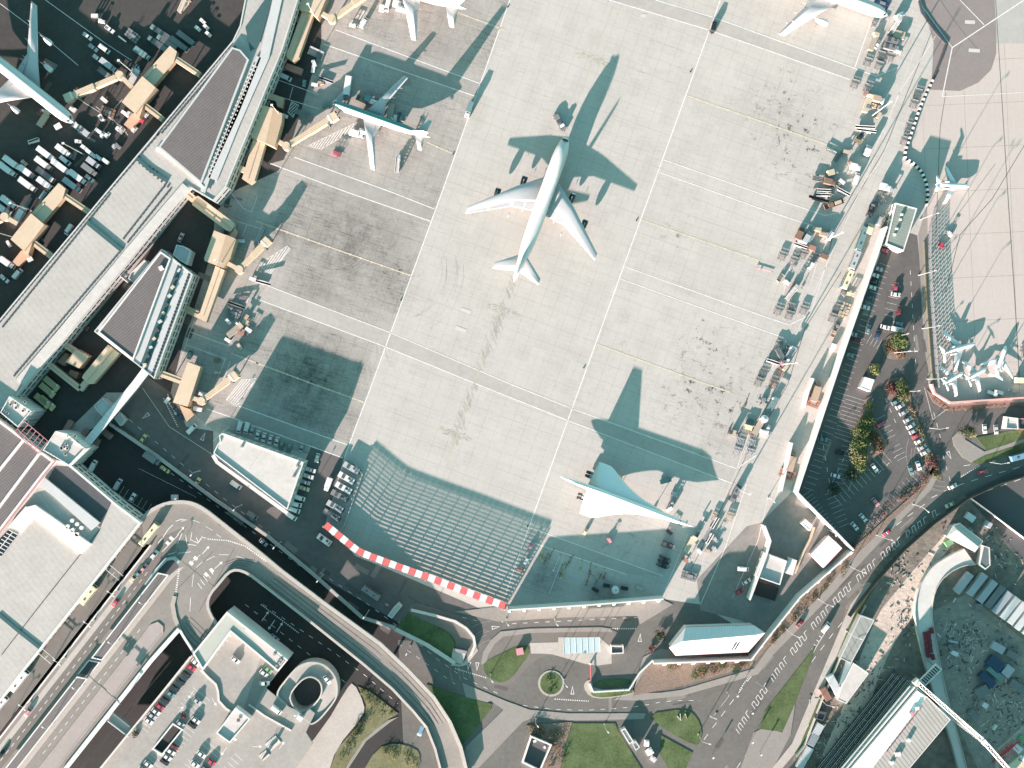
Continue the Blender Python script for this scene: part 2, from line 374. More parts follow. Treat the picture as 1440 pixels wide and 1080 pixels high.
island('pavement', [(560,1008),(548,1016),(515,1042),(487,1085),(483,1085),(510,1040),(545,1013)], pave_g, curve=0)

def grass(poly, label, m=None, curve=1, z=.22, name='grass'):
    p = VP(poly)
    if curve: p = smooth_pts(p, curve, True)
    o = MB().prism(p, 0, z, 0, bottom=False).build(name, m or grass_m); tag(o, label, None, None, 'stuff'); return p
LAWNS = [grass([(575,862),(632,890),(641,906),(633,927),(556,884)], 'dark green lawn between the perimeter road and the tunnel mouth', curve=0),
 grass([(680,931),(704,919),(729,907),(744,907),(744,921),(732,936),(726,946),(713,958),(701,960),(687,953),(680,943)], 'curved green lawn with a red box on it', z=.25),
 grass(arc(775,961,15.5,0,360,20)[:-1], 'round green lawn of the small traffic circle', curve=0, z=.25),
 grass([(836,957),(888,954),(886,964),(838,967)], 'narrow grass strip inside the white low wall', z=.24),
 grass([(830,973),(888,970),(890,975),(850,981),(833,979)], 'narrow grass strip outside the white low wall', z=.25),
 grass([(805,1017),(865,1017),(870,1030),(905,1085),(785,1085),(795,1045)], 'large bright green lawn at the bottom edge', curve=0),
 grass([(908,1004),(965,996),(980,1008),(988,1028),(984,1044),(978,1049),(935,1026)], 'rounded lawn with white angle marks'),
 grass([(930,1034),(974,1058),(962,1085),(942,1085),(928,1060)], 'dark lawn below the footpath', curve=0),
 grass([(1146,909),(1075,1000),(1068,1025),(1100,1029),(1117,990),(1140,930)], 'long triangular lawn between the two carriageways', curve=0),
 grass([(1372,615),(1440,603),(1440,617),(1388,634)], 'lawn beside the gatehouse drive', curve=0),
 grass([(1367,650),(1383,641),(1440,623),(1440,632),(1377,653)], 'thin lawn between the footpath and the main road', curve=0),
 grass([(600,962),(655,980),(692,990),(690,998),(650,1047),(638,1030),(615,985)], 'shaded lawn under the elevated road', curve=0),
 grass([(507,1090),(530,1052),(555,1044),(585,1052),(592,1065),(585,1090)], 'rough pale grass inside the loop road', rough_g),
 grass([(503,965),(520,972),(560,1003),(545,1012),(512,1040),(482,1085),(463,1085),(474,1054),(514,1006),(515,990)], 'scrubby grass beside the pale paved yard', rough_g, curve=0),
 grass([(1225,822),(1205,855),(1190,890),(1125,1047),(1117,1059),(1124,1060),(1132,1048),(1196,890),(1210,857),(1229,828)], 'narrow green verge along the hoarding', curve=0, z=.24)]
def bank(poly, label, z=.3): 
    o = MB().prism(VP(poly), 0, z, 0, bottom=False).build('planting_bed', mulch_m); tag(o, label, None, None, 'stuff')
bank([(910,935),(930,929),(1050,929),(1079,898),(1080,908),(1057,936),(957,965),(890,978)], 'brown mulched bank below the buttressed wall')
bank([(1079,898),(1120,845),(1190,785),(1200,770),(1296,684),(1312,655),(1316,660),(1300,688),(1200,784),(1162,826),(1080,910)], 'strip of brown planting between wall and main road')
bank([(1308,552),(1332,572),(1440,565),(1440,570),(1334,578),(1312,566),(1303,548)], 'brown planting outside the pink wall')
bank([(1216,562),(1226,555),(1222,580),(1246,620),(1247,628),(1215,655),(1208,668),(1198,660),(1194,640),(1200,620),(1205,600)], 'shrub bed in the middle of the car park')
bank(arc(1259,488,18,0,360,18)[:-1], 'round bed at the end of the parking island')
bank([(1242,545),(1252,532),(1268,530),(1279,545),(1282,570),(1312,640),(1322,668),(1308,668),(1296,632),(1276,580),(1262,560),(1248,562)], 'long bed beside the car park row')
bank([(740,1020),(805,1015),(795,1045),(787,1085),(760,1085),(776,1048),(745,1034)], 'dark leafy bed beside the sunken yard')
bank([(1218,520),(1224,510),(1238,512),(1236,528),(1220,535)], 'small bed beside the white hut')

# ------------------------------------------------------------------ painted markings
MZ = .032
mk = MB(); mky = MB(); mkk = MB(); mkc = MB()
def line(mb, pts, w, z=None, m=0): mb.strip(VP(pts), w, MZ if z is None else z)
for p, w_ in [([(717,0),(622,269),(523,540),(484,644)], .5), ([(1013,0),(915,270),(817,540),(737,760),(711,836)], .5),
    ([(472,42),(676,118)], .5), ([(455,62),(670,136)], .5), ([(414,221),(550,270),(611,294)], .5), ([(380,230),(487,270),(605,311)], .5),
    ([(377,402),(547,467),(720,541),(805,575),(1036,659),(1064,640)], .45), ([(360,420),(540,487),(670,540),(800,592),(1030,680)], .45),
    ([(879,375),(1080,447),(1110,457),(1140,442)], .45), ([(872,392),(1080,467),(1100,474)], .45), ([(934,225),(1080,276),(1160,303),(1176,300)], .45), ([(927,242),(1080,297),(1142,317)], .45),
    ([(857,0),(996,42),(1080,71),(1195,112)], .5), ([(922,0),(1005,25),(1080,52),(1232,107),(1266,94)], .5), ([(746,742),(932,810)], .45), ([(740,760),(882,808)], .45),
    ([(336,571),(490,626)], .5), ([(291,575),(320,585),(482,644)], .5), ([(1225,30),(1202,95)], .4), ([(1287,-5),(1339,67)], .4), ([(1440,0),(1339,67),(1325,136)], .55), ([(1325,136),(1440,130)], .3),
    ([(1350,0),(1384,35)], .4), ([(1316,50),(1265,130),(1230,210)], .25), ([(1290,60),(1240,200),(1150,400),(1080,560),(1010,720),(985,800)], .14), ([(1140,400),(1160,330)],.2),
    ([(1110,457),(1095,440),(1110,380),(1120,340)], .25), ([(1140,442),(1175,330)], .25), ([(1036,659),(1056,600)], .25), ([(998,705),(975,770),(960,815)], .25), ([(1050,680),(1020,770),(985,850)], .3),
    ([(968,750),(935,830)], .3), ([(793,782),(772,836)], .25), ([(324,270),(342,293),(354,298),(362,275)], .3), ([(323,308),(368,322)], .3), ([(347,316),(341,332)], .3),
    ([(268,467),(323,487)], .3), ([(262,485),(317,505),(305,535)], .3), ([(278,440),(266,470),(248,525)], .25), ([(350,418),(340,445),(323,487)], .3), ([(324,508),(312,540)], .3),
    ([(384,100),(390,112),(448,133)], .3), ([(396,137),(448,153)], .3), ([(412,122),(407,140)], .25), ([(0,5),(60,50),(110,92)], .3), ([(64,0),(150,62),(185,85)], .3), ([(100,133),(160,170),(178,186)], .25),
    ([(150,165),(172,140)], .25), ([(155,163),(180,190)], .25), ([(135,150),(170,178)], .25), ([(200,545),(238,600),(300,640)], .2), ([(1250,200),(1236,230),(1210,262)], .2),
    ([(1336,572),(1312,590),(1300,545)], .2), ([(1080,700),(1066,760),(1030,840)], .22), ([(1070,595),(1056,640)], .2)]:
    line(mk, p, w_*.82)
for p in ([(965,134),(1080,174),(1195,215)], [(902,309),(1070,367)], [(840,484),(985,537),(1025,551)], [(360,311),(576,387)], [(360,510),(440,540),(510,565)], [(600,200),(637,216)], [(642,17),(707,41)], [(325,497),(365,512)]):
    line(mkc, p, .5); 
    for q in resample(VP(p), 5.0)[1:]: mkc.box(q[0], q[1], MZ-.01, .9, .9, .03, .3)
for p in ([(862,8),(790,200)], [(717,395),(670,532),(627,660)]):
    line(mky, p, .3)
for cx, cy in ((833,83), (708,437), (640,611)):
    for k in range(60):
        px, py = cx+R.uniform(-20,20), cy+R.uniform(-5,5)+R.uniform(-20,20)*.0; py += (px-cx)*.32
        mky.box(*V(px, py), .028, R.uniform(.3,1.2), .16, .003+k*5e-5, -.31)
    for s_ in (-1, 1): mky.flat(VP([(cx+s_*24, cy+s_*7.5), (cx+s_*19, cy+s_*4), (cx+s_*18, cy+s_*8.5)]), .036)
def hatch(mb, poly, ang, pitch, w, z=None):
    """bars clipped to a convex quad"""
    p = ccw(VP(poly)); c = Vector(cen(p)[:2]); a = rad(ang); d = Vector((math.cos(a), math.sin(a))); n = Vector((-d.y, d.x))
    for k in range(-40, 41):
        t0, t1 = -1e3, 1e3; o = c+n*pitch*k
        for i in range(len(p)):
            e0, e1 = Vector(p[i]), Vector(p[(i+1) % len(p)]); e = e1-e0; nn = Vector((-e.y, e.x))
            den = nn.dot(d); num = nn.dot(e0-o)
            if abs(den) < 1e-6:
                if num > 0: t0, t1 = 1, 0
                continue
            t = num/den
            if den > 0: t0 = max(t0, t)
            else: t1 = min(t1, t)
        if t1-t0 > .4: mb.strip([tuple(o+d*t0), tuple(o+d*t1)], w, MZ if z is None else z)
def outline(mb, poly, w, z=None): mb.strip(VP(poly), w, MZ if z is None else z, closed=True)
for q, a in (([(433,205),(502,172),(498,182),(452,210)], 55), ([(363,372),(404,346),(408,350),(380,385)], 55), ([(318,562),(340,534),(361,532),(333,572)], 50), ([(492,33),(512,14),(517,20),(502,38)], 60), ([(410,143),(420,148),(412,165),(405,158)], 45), ([(384,92),(400,88),(402,98),(386,100)], 60)):
    hatch(mk, q, a, .95, .32); outline(mk, q, .28)
# main road: hatched centre reserve, lane dashes, edge lines, zig-zags
med = smooth_pts([(1010,1072),(1082,957),(1162,857),(1215,805),(1270,755),(1328,712)], 2)
pts_ = resample(VP(med), 1.65)
for i in range(10, len(pts_)-3):
    if i % 9 in (7, 8): continue
    q, nx = pts_[i], pts_[i+1]; a = math.atan2(nx[1]-q[1], nx[0]-q[0]); c, s_ = math.cos(a), math.sin(a)
    P_ = lambda u, v: (q[0]+c*u-s_*v, q[1]+s_*u+c*v)
    mk.strip([P_(-.5, -1.25), P_(.5, 1.25)], .26, MZ)
    if i % 9 in (0, 2, 4, 6): mk.strip([P_(.5, 1.25), P_(2.1, 1.25)], .26, MZ+.002)
    elif i % 9 in (1, 3, 5) and i % 2: mk.strip([P_(-.5, -1.25), P_(1.1, -1.25)], .26, MZ+.002)
for p in ([(1036,1080),(1110,975),(1160,905),(1195,862)], [(990,1040),(1060,945),(1140,850),(1200,790),(1260,738),(1306,705)], [(1310,700),(1345,682),(1440,655)], [(1335,720),(1360,700),(1440,672)], [(1355,655),(1400,648)]):
    dashes(mk, VP(smooth_pts(p, 2)), 3.2, 3.4, .24, MZ)
for p in ([(1068,1060),(1112,985),(1146,912),(1160,890)],):
    fine = resample(VP(smooth_pts(p, 1)), 2.2)
    for i in range(len(fine)-1):
        a, b = fine[i], fine[i+1]; dx, dy = b[0]-a[0], b[1]-a[1]
        mk.strip([a, (a[0]-dy*.7, a[1]+dx*.7)], .28, MZ); mk.strip([a, b], .24, MZ)
for p in ([(720,990),(800,1000),(890,995),(940,985),(985,985)], [(450,805),(545,868),(640,948),(700,975)], [(560,905),(640,962)], [(720,877),(900,868)], [(650,868),(680,875)], [(240,665),(400,780),(470,830)], [(170,580),(300,690),(380,750)],
          [(1326,640),(1340,690)], [(1313,580),(1325,625)], [(1280,380),(1288,520)], [(1228,560),(1208,600),(1160,700)], [(1150,580),(1170,700)], [(1245,560),(1262,600)], [(1262,640),(1230,670)], [(370,850),(500,938),(560,990)], [(345,850),(470,948),(520,985)], [(60,620),(150,700)]):
    dashes(mk, VP(smooth_pts(p, 1)), 2.2, 3.2, .2, MZ)
for p in ([(780,983),(828,986)], [(1352,670),(1378,655)], [(640,940),(690,955)], [(855,884),(895,884)], [(1040,970),(1065,935)], [(230,560),(250,600)], [(322,600),(300,620)], [(367,850),(420,890)]):
    dashes(mk, VP(p), .6, .5, .5, MZ)
def arrow(px, py, ang, L=4.0, w=.3, z=None, mb=mk):
    z = MZ if z is None else z; c = V(px, py, 0 if z < 1 else z); a = -rad(ang); ca, sa = math.cos(a), math.sin(a)
    f = lambda u, v: (c[0]+ca*u-sa*v, c[1]+sa*u+ca*v)
    mb.strip([f(-L/2, 0), f(L/2, 0)], w, z); mb.flat([f(L/2, -.7), f(L/2+1.3, 0), f(L/2, .7)], z+.004)
def yieldtri(px, py, ang, z=None):
    z = MZ if z is None else z; c = V(px, py); a = -rad(ang); ca, sa = math.cos(a), math.sin(a)
    f = lambda u, v: (c[0]+ca*u-sa*v, c[1]+sa*u+ca*v)
    mk.strip([f(-1.6, -.7), f(1.8, 0), f(-1.6, .7)], .28, z, closed=True)
for q in ((659,936,100), (671,937,95), (805,971,-90), (286,614,-65), (205,585,145), (900,897,-85), (672,859,190), (697,882,-10), (1335,640,65)): yieldtri(*q)
for q in ((372,868,-55), (383,877,125), (392,884,-58), (243,575,60), (237,560,80), (1255,735,135)): arrow(*q)
# car park bays
def bays(p0, p1, n, depth, side=1, w=.1, ends=False, mb=mk, z=None, h=0, skew=0):
    z = MZ if z is None else z
    a, b = Vector(V(*p0, h)), Vector(V(*p1, h)); d = (b-a).normalized(); nn = Vector((-d.y, d.x))*side
    for i in range(n+1):
        q = a+(b-a)*i/n; mb.strip([tuple(q), tuple(q+nn*depth+d*skew)], w, z)
    if ends: mb.strip([tuple(a+nn*depth), tuple(b+nn*depth)], w, z)
bays((1237,370), (1130,685), 40, 5, 1); bays((1253,400), (1243,442), 5, 4.6, 1); bays((1204,560), (1186,618), 11, 5, 1); bays((1204,560), (1186,618), 11, 4.6, -1); bays((1186,620), (1170,690), 11, 4.6, 1)
bays((1160,696), (1180,742), 7, 5, 1); bays((1140,690), (1178,745), 12, 4.4, -1); bays((1175,700), (1245,640), 12, 4.5, 1); bays((1175,700), (1245,640), 12, 4.5, -1); bays((1268,553), (1312,650), 15, 4.6, -1)
bays((1290,655), (1215,735), 14, 5, 1); bays((1232,590), (1250,625), 5, 4.6, 1); bays((1250,625),(1262,648), 4, 4.6, 1); bays((1226,470),(1240,478),3,4.6,-1)
bays((168,680), (220,712), 8, 4.5, -1, ends=True); bays((195,660), (275,700), 2, .4, 1, ends=True)
# slot drains, tar lines, tyre tracks
for p, w_ in (([(1316,30),(1244,210),(1170,335),(1166,352)], .3), ([(1183,382),(1132,462),(1108,540),(1050,640),(1000,745),(972,800)], .28), ([(1417,270),(1427,420),(1434,540)], .35), ([(1417,270),(1400,0)], .3), ([(1440,205),(1395,280),(1350,330),(1330,410)], .3), ([(1400,230),(1348,300),(1330,350)], .2),
    ([(1330,130),(1322,180),(1316,330)], .25), ([(640,905),(700,985)], .15), ([(1322,0),(1350,40),(1375,70)], .2), ([(1340,80),(1353,60)],.2)):
    line(mkk, p, w_, .029)
tyr = MB()
for cx, cy, r0, n, a0, a1 in ((650,500,120,7,170,215), (640,480,90,4,165,205), (560,380,60,6,-10,60), (700,940,40,5,160,260), (1330,640,30,5,90,200), (560,90,40,5,200,280), (470,330,40,5,20,120)):
    for k in range(n): tyr.strip(VP(arc(cx+R.uniform(-4,4), cy+R.uniform(-4,4), r0+k*6, a0+R.uniform(-6,6), a1+R.uniform(-12,12), 9)), .12, .028)
for k in range(110):
    q = lerp((722,392), (636,625), R.random()); x_, y_ = V(q[0]+R.gauss(0,2.2), q[1]); tyr.box(x_, y_, .0268, R.uniform(1.5, 7), R.uniform(.12,.35), .0006+k*2e-5, -1.22+R.uniform(-.06,.06))
struct('tyre_marks', tyr, mat('tyre_marks', (.345,.325,.285), .9, .3, .6))
struct('apron_markings', mk, paint_w); struct('stand_centrelines', mkc, paint_c); struct('taxi_markings', mky, paint_y); struct('tar_seams', mkk, mat('tar', (.11,.105,.1), .9, .3, 1))
pm = MB()
for line_, nn, wid in (([(1000,1075),(1082,957),(1162,857),(1215,805),(1300,730),(1400,672)], 22, 7), ([(700,960),(800,990),(900,990),(980,975)], 10, 4), ([(165,585),(300,690),(440,800),(560,885)], 16, 4), ([(720,872),(900,862)], 6, 3), ([(1245,400),(1215,560),(1165,700)], 12, 9), ([(1300,480),(1320,600),(1335,680)], 8, 4), ([(500,790),(640,870)], 5, 2), ([(330,240),(300,380),(255,500)], 8, 3), ([(40,120),(150,180),(60,260)], 12, 18)):
    fine = resample(VP(line_), 2)
    for _ in range(nn):
        k = R.randrange(len(fine)-2); a, b = fine[k], fine[k+1]; an = math.atan2(b[1]-a[1], b[0]-a[0]); o_ = R.uniform(-wid, wid)
        pm.box(a[0]-math.sin(an)*o_, a[1]+math.cos(an)*o_, 0, R.uniform(2, 9), R.uniform(.5, 2.6), R.uniform(.027, .0295), an+R.choice((0, 0, 0, 1.571)), R.choice((0, 0, 1)))
struct('road_patches', pm, None) if 0 else None
o = pm.build('road_patches', [mat('patch_dark', (.085,.08,.075), .9, .2, .8), mat('patch_light', (.175,.166,.15), .9, .2, .8)]); o['kind'] = 'structure'
# concrete gable of small rectangular patches
pt = MB()
for px, py, a, L in ((1364,31,3,4.5), (1370,71,3,5), (648,463,20,5), (655,437,20,4.5), (905,22,0,2.5)): pt.box(*V(px, py), MZ, L, 1.6, .01, -rad(a))
struct('patches', pt, mat('pale_patch', (.45,.435,.40), .8, .15, 1))
# ------------------------------------------------------------------ building materials
wall_w = mat('white_wall', (.56,.55,.525), .7, .1, .8)
wall_g = mat('pale_grey_wall', (.45,.45,.43), .75, .12, .8)
roof_c = mat('concrete_roof', (.365,.352,.322), .85, .16, .7, amt2=.16, ribs=(38.5, 2.4, .05))
roof_w = mat('white_roof', (.45,.43,.40), .8, .16, .5, amt2=.16)
roof_d = mat('ribbed_dark_roof', (.128,.116,.112), .75, .2, .8, amt2=.16, ribs=(128, 1.15, .24))
roof_r = mat('ribbed_grey_roof', (.27,.265,.25), .75, .08, .8, ribs=(150, 1.3, .2))
roof_n = mat('dark_felt_roof', (.07,.075,.08), .9, .25, .5)
metal_l = mat('light_metal', (.42,.43,.42), .6, .1, 1)
glass_d = mat('dark_glass', (.02,.03,.035), .15, .05, 1, spec=.6)
glass_t = mat('teal_glass', (.05,.10,.10), .12, .1, .6, spec=.6)
pinkp = mat('red_trim', (.44,.20,.21), .6, .15, 1)
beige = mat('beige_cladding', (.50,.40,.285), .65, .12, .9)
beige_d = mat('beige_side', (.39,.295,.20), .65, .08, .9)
beige_r = mat('orange_cladding', (.46,.31,.21), .65, .1, .9)
beige_c = mat('corrugated_beige', (.50,.40,.28), .6, .06, 1, ribs=(60, .9, .3))
brown_c = mat('brown_cladding', (.22,.13,.085), .7, .15, 1)
conc = mat('cast_concrete', (.36,.35,.32), .85, .14, .7)
conc_l = mat('light_concrete', (.50,.48,.44), .85, .14, .7)
black_m = mat('black_rubber', (.02,.02,.02), .8, .2, 2)
steel_d = mat('dark_steel', (.06,.065,.07), .6, .2, 1.5)
steel_m = mat('grey_steel', (.25,.26,.26), .5, .2, 1.5, metal=.3)
red_p = mat('red_paint', (.50,.03,.05), .4, .12, 2)
white_p = mat('white_paint', (.74,.74,.72), .35, .06, 2)

def block(root, poly, z0, z1, wm, rm, par=.5, pw=.45, roofname='roof', wallname='wall', win=None, pm=None):
    """walls with a parapet and a sunk roof, as two or three parts under root; poly in world xy"""
    c = root.location; p = ccw(poly); n = len(p); q = inset(p, pw)
    w = MB(); vs = [(x, y, z0) for x, y in p]+[(x, y, z1) for x, y in p]
    w.add(vs, [(i, (i+1) % n, n+(i+1) % n, n+i) for i in range(n)], 0)
    w.add([(x, y, z1) for x, y in p]+[(x, y, z1) for x, y in q]+[(x, y, z1-par) for x, y in q],
          [(i, (i+1) % n, n+(i+1) % n, n+i) for i in range(n)]+[(n+i, n+(i+1) % n, 2*n+(i+1) % n, 2*n+i) for i in range(n)], 1)
    w.build(wallname, [wm, pm or wm], root, c)
    MB().flat(q, z1-par).build(roofname, rm, root, c)
    for z in (win or []):
        g = MB(); o = inset(p, -.05)
        for i in range(n):
            a, b = Vector(o[i]), Vector(o[(i+1) % n]); L = (b-a).length
            if L < 4: continue
            k = int(L/3.2); dd = (b-a)/k
            for j in range(k):
                u, v_ = a+dd*(j+.12), a+dd*(j+.88); g.add([(*u, z), (*v_, z), (*v_, z+1.3), (*u, z+1.3)], [(0, 1, 2, 3)])
        g.build('window_row', glass_d, root, c)
def house(name, label, poly, h, wm=wall_w, rm=roof_w, cat='building', z0=0, group=None, **k):
    p = VP(poly, h); c = cen(p); t = thing(name, label, cat, (c[0], c[1], z0), 0, group)
    t.location = (c[0], c[1], z0); block(t, p, z0, h, wm, rm, **k); return t
def part(t, name, mb, m, smooth=False): return mb.build(name, m, t, tuple(t.location), smooth)
def units(t, name, pts, h, sz=(1.2, 1.2, .9), m=None, a=0):
    for p in pts:
        b = MB().box(*V(p[0], p[1], h), h-.5, *sz, a); b.build(name, m or metal_l, t, tuple(t.location))

# ------------------------------------------------------------------ the long pier building on the left
pier = house('pier_building', 'long pale concrete pier building with double rows of roof vents, running up the left side',
    [(-40,496),(147,272),(327,57),(337,36),(348,-20),(425,-20),(397,70),(318,262),(300,283),(264,262),(184,362),(90,476),(40,536),(15,566),(-40,600)], 12, wall_g, roof_c, win=(3.5, 7.5), par=.35, pw=.6)
hz = 12.06
b = MB()
part(pier, 'lit_eaves', MB().wall(VP([(262,262),(182,355),(86,470),(28,537)], hz), 4.2, hz-.4, hz+.15), roof_w)  # paler than the other eaves, sunlight put into its colour
for p, w_ in (([(392,-10),(372,80),(330,175),(299,252)], 4.0), ([(364,80),(332,160),(296,238),(285,270)], 2.2)):
    b.wall(VP(p, hz), w_, hz-.4, hz+.15)
part(pier, 'eaves_band', b, metal_l)
b = MB()
for p in ([(0,452),(147,276),(222,189)], [(152,276),(4,459)], [(222,187),(324,64)], [(228,186),(330,66)], [(172,350),(20,528)], [(176,353),(24,532)], [(238,268),(180,340)], [(230,263),(174,335)], [(192,224),(215,238),(232,252)], [(196,229),(236,262)]):
    for q in resample(VP(p, hz), 2.1): b.box(q[0], q[1], hz-.35, 1.0, .8, .28, .87)
part(pier, 'roof_vent', b, steel_d)['kind'] = 'stuff'
b = MB().wall(VP([(122,312),(171,352)], hz), 1.9, hz-.35, hz+.12); part(pier, 'roof_joint', b, glass_t)
b = MB().wall(VP([(192,222),(212,240),(236,255)], hz), 1.6, hz-.35, hz+.1); part(pier, 'roof_gutter', b, glass_t)
b = MB().wall(VP([(220,208),(262,236),(286,264)], hz), 1.2, hz-.35, hz+.35); part(pier, 'roof_step', b, wall_w)
# the raised dark wedge roof on the pier and its glazed flank
wedge = [(222,207),(326,66),(338,70),(350,84),(283,259)]
b = MB(); wp = VP(wedge, 13.2)
b.prism(wp, 11.2, 13.2, 0); part(pier, 'wedge_wall', b, metal_l)
b = MB().flat(inset(wp, .9), 13.23); part(pier, 'wedge_roof', b, roof_d)
b = MB().flat(VP([(356,96),(338,150),(300,240),(292,262),(296,266),(305,246),(346,152),(366,100)], 12.1), 12.1); part(pier, 'roof_glazing', b, glass_t)
b = MB()
for p in ([(360,94),(330,165),(296,244)], [(356,92),(326,162),(293,240)]):
    for q in resample(VP(p, 12.1), 1.9): b.box(q[0], q[1], 12.12, .5, .5, .4)
part(pier, 'roof_light', b, conc_l)['kind'] = 'stuff'
b = MB().flat(VP([(372,0),(345,38),(352,72),(364,64),(382,0)], 12.1), 12.1); part(pier, 'roof_glazing', b, glass_t)

# ------------------------------------------------------------------ wedge-roofed gate building
gate = house('gate_building', 'wedge shaped gate building with a dark ribbed roof and pale parapet, right of the pier',
    [(132,466),(227,350),(271,386),(217,533),(194,514)], 11, wall_g, metal_l, win=(3, 6.5), par=.25, pw=.5)
b = MB().prism(inset(VP([(139,467),(226,355),(239,364),(187,505)], 11.4), .5), 10.7, 11.4); part(gate, 'wedge_roof', b, [roof_d])
b = MB().wall(VP([(139,467),(226,355),(239,364),(187,505)], 11.5), .7, 10.6, 11.7, closed=True); part(gate, 'parapet', b, wall_w)
b = MB().flat(VP([(250,372),(256,377),(206,524),(196,515)], 10.8), 10.8); part(gate, 'roof_well', b, glass_t)
b = MB()
for q in resample(VP([(266,386),(214,528)], 10.9), 1.6): b.box(q[0], q[1], 10.76, 1.1, .8, .2, -1.2)
part(gate, 'roof_light', b, black_m)['kind'] = 'stuff'
for i, q in enumerate(resample(VP([(252,380),(203,515)], 11), 4)):
    b = MB().box(q[0], q[1], 10.8, R.uniform(1, 2.2), R.uniform(.8, 1.4), R.uniform(.6, 1.5), R.uniform(0, 1)); b.build('roof_unit', [metal_l, steel_d, beige][i % 3], gate, tuple(gate.location))
b = MB().box(*V(227,377, 11.4), 11.3, 1.8, 1.8, 1.0, .5); part(gate, 'skylight', b, wall_w)
stair = house('stair_block', 'small white ribbed stair block beside the dark wedge roof', [(243,358),(248,344),(258,346),(268,353),(262,372),(252,366)], 7.5, mat('ribbed_white', (.6,.6,.57), .6, .06, 1, ribs=(30,.9,.2)), metal_l)
house('link_block', 'small flat pale link block between the pier and the wedge roofed gate building', [(184,383),(203,365),(209,372),(188,398),(180,392)], 7, wall_g, roof_w)
for (p0, p1), lab in ((((171,382),(186,390)), 'upper of two short white footbridges off the pier'), (((169,387),(181,397)), 'lower of two short white footbridges off the pier')):
    t = thing('footbridge', lab, 'footbridge', (*V(*p0, 6), 0)); part(t, 'deck', MB().wall(VP([p0, p1], 6), 1.2, 5.4, 6), wall_w)
    part(t, 'railing', MB().wall(VP([p0, p1], 6), .1, 6, 7), steel_m)

# covered walkway to the terminal
t = thing('covered_walkway', 'long narrow pale covered walkway between the gate building and the terminal tower', 'walkway', (*V(160,580,8), 0))
line_ = VP([(205,521),(190,541),(150,589),(118,628)], 8); part(t, 'roof', MB().wall(line_, 3.6, 7.7, 8.0), mat('walkway_roof', (.56,.56,.54), .7, .08, .8, ribs=(51,2,.08)))
part(t, 'wall', MB().wall(line_, 3.2, 4.6, 7.7), glass_t)
for q in resample(line_, 9)[1:-1]: part(t, 'support_column', MB().cyl(q[0], q[1], 0, 4.6, .3, 8), conc)
t = house('stair_tower', 'teal flat roofed block under the covered walkway', [(132,570),(144,560),(160,575),(146,587),(136,578)], 6.5, wall_g, metal_l)
house('plant_hut', 'small pale flat roofed hut just right of the covered walkway', [(160,588),(167,580),(177,590),(169,599)], 3.2, wall_g, metal_l)

# ------------------------------------------------------------------ terminal
term = house('terminal_building', 'big terminal with a dark ribbed roof and red edge trim at the left edge', [(-160,480),(0,592),(76,649),(60,668),(-20,772),(-160,960)], 14.5, wall_w, roof_d, win=(4, 8), pw=.9, par=.6)
part(term, 'edge_trim', MB().wall(VP([(79,647),(62,669),(-20,775)], 14.5), .5, 14.1, 14.65), pinkp)
for p in ([(34,617),(-30,697)], [(57,635),(-20,738)]):
    part(term, 'roof_ridge', MB().wall(VP(p, 14.8), 1.1, 13.9, 14.8), wall_w)
low = house('terminal_wing', 'broad pale concrete flat roofed terminal wing with a sunken yard and six vents', [(62,669),(78,647),(97,652),(160,706),(198,735),(138,811),(36,940),(-75,1085),(-160,1085),(-160,960),(-20,772)], 12, wall_w, roof_c, win=(3.5, 7.5), pw=.8, par=.3)
part(low, 'upper_roof', MB().prism(VP([(37,713),(49,710),(128,765),(113,779),(48,728)], 13.2), 11.5, 13.2).prism(VP([(10,742),(36,712),(48,728),(29,750),(24,745)], 13.2), 11.5, 13.1), wall_w)
part(low, 'light_court', MB().prism(VP([(56,681),(63,672),(140,735),(128,746)], 13), 11.5, 13), metal_l)
part(low, 'lower_roof_shade', MB().flat(VP([(78,655),(96,656),(157,706),(141,742),(64,680)], 11.75), 11.75), roof_n)  # flat dark sheet paints the shade of the recessed roof
for q in ((102,732),(109,737),(115,742),(96,740),(103,745),(109,751)):
    part(low, 'roof_vent', MB().cyl(*V(*q, 12.5), 11.6, 13.2, .9, 12), wall_w)
part(low, 'skylight_grid', MB().flat(VP([(12,745),(25,752),(2,782),(-20,778),(-10,768)], 11.9), 11.9), glass_d)
b = MB()
for k in range(9): b.strip(VP([(12-k*3.5,745+k*4.4),(25-k*3.5,752+k*4.4)], 11.95), .35, 11.95)
b.strip(VP([(18,748),(-12,786)], 11.95), .35, 11.97); part(low, 'glazing_bar', b, wall_w)
part(low, 'roof_joint', MB().wall(VP([(-2,864),(28,889),(56,911)], 12), 1.6, 11.5, 12.05), glass_t)
part(low, 'roof_joint', MB().wall(VP([(140,745),(92,806),(47,863),(2,921)], 12), .3, 11.5, 11.9), steel_d)
ribw = mat('ribbed_tower_wall', (.55,.56,.54), .6, .06, 1, ribs=(0, 1.4, .25))
for poly, lab in (([(0,580),(13,557),(44,578),(25,601)], 'upper of two pale plant towers with roof fans at the terminal corner'), ([(60,633),(78,606),(94,610),(120,631),(97,655)], 'lower of two pale plant towers with roof fans, by the covered walkway')):
    t = house('plant_tower', lab, poly, 15.5, ribw, roof_w, pw=.4, par=.9)
    c = V(*[sum(q[i] for q in poly)/len(poly) for i in (0, 1)], 16)
    for k in range(9):
        x, y = c[0]+R.uniform(-6, 6), c[1]+R.uniform(-4.5, 4.5)
        part(t, 'roof_fan', MB().cyl(x, y, 14.6, 15.3, .7, 10).cyl(x, y, 15.3, 15.34, .5, 10, 1), [wall_g, black_m])
t = thing('roof_gantry', 'open red and white steel frame with six bays between the two plant towers', 'frame', (*V(50,610,15), 0))
b = MB(); A, B = [(24,603),(57,634)], [(34,592),(67,620)]
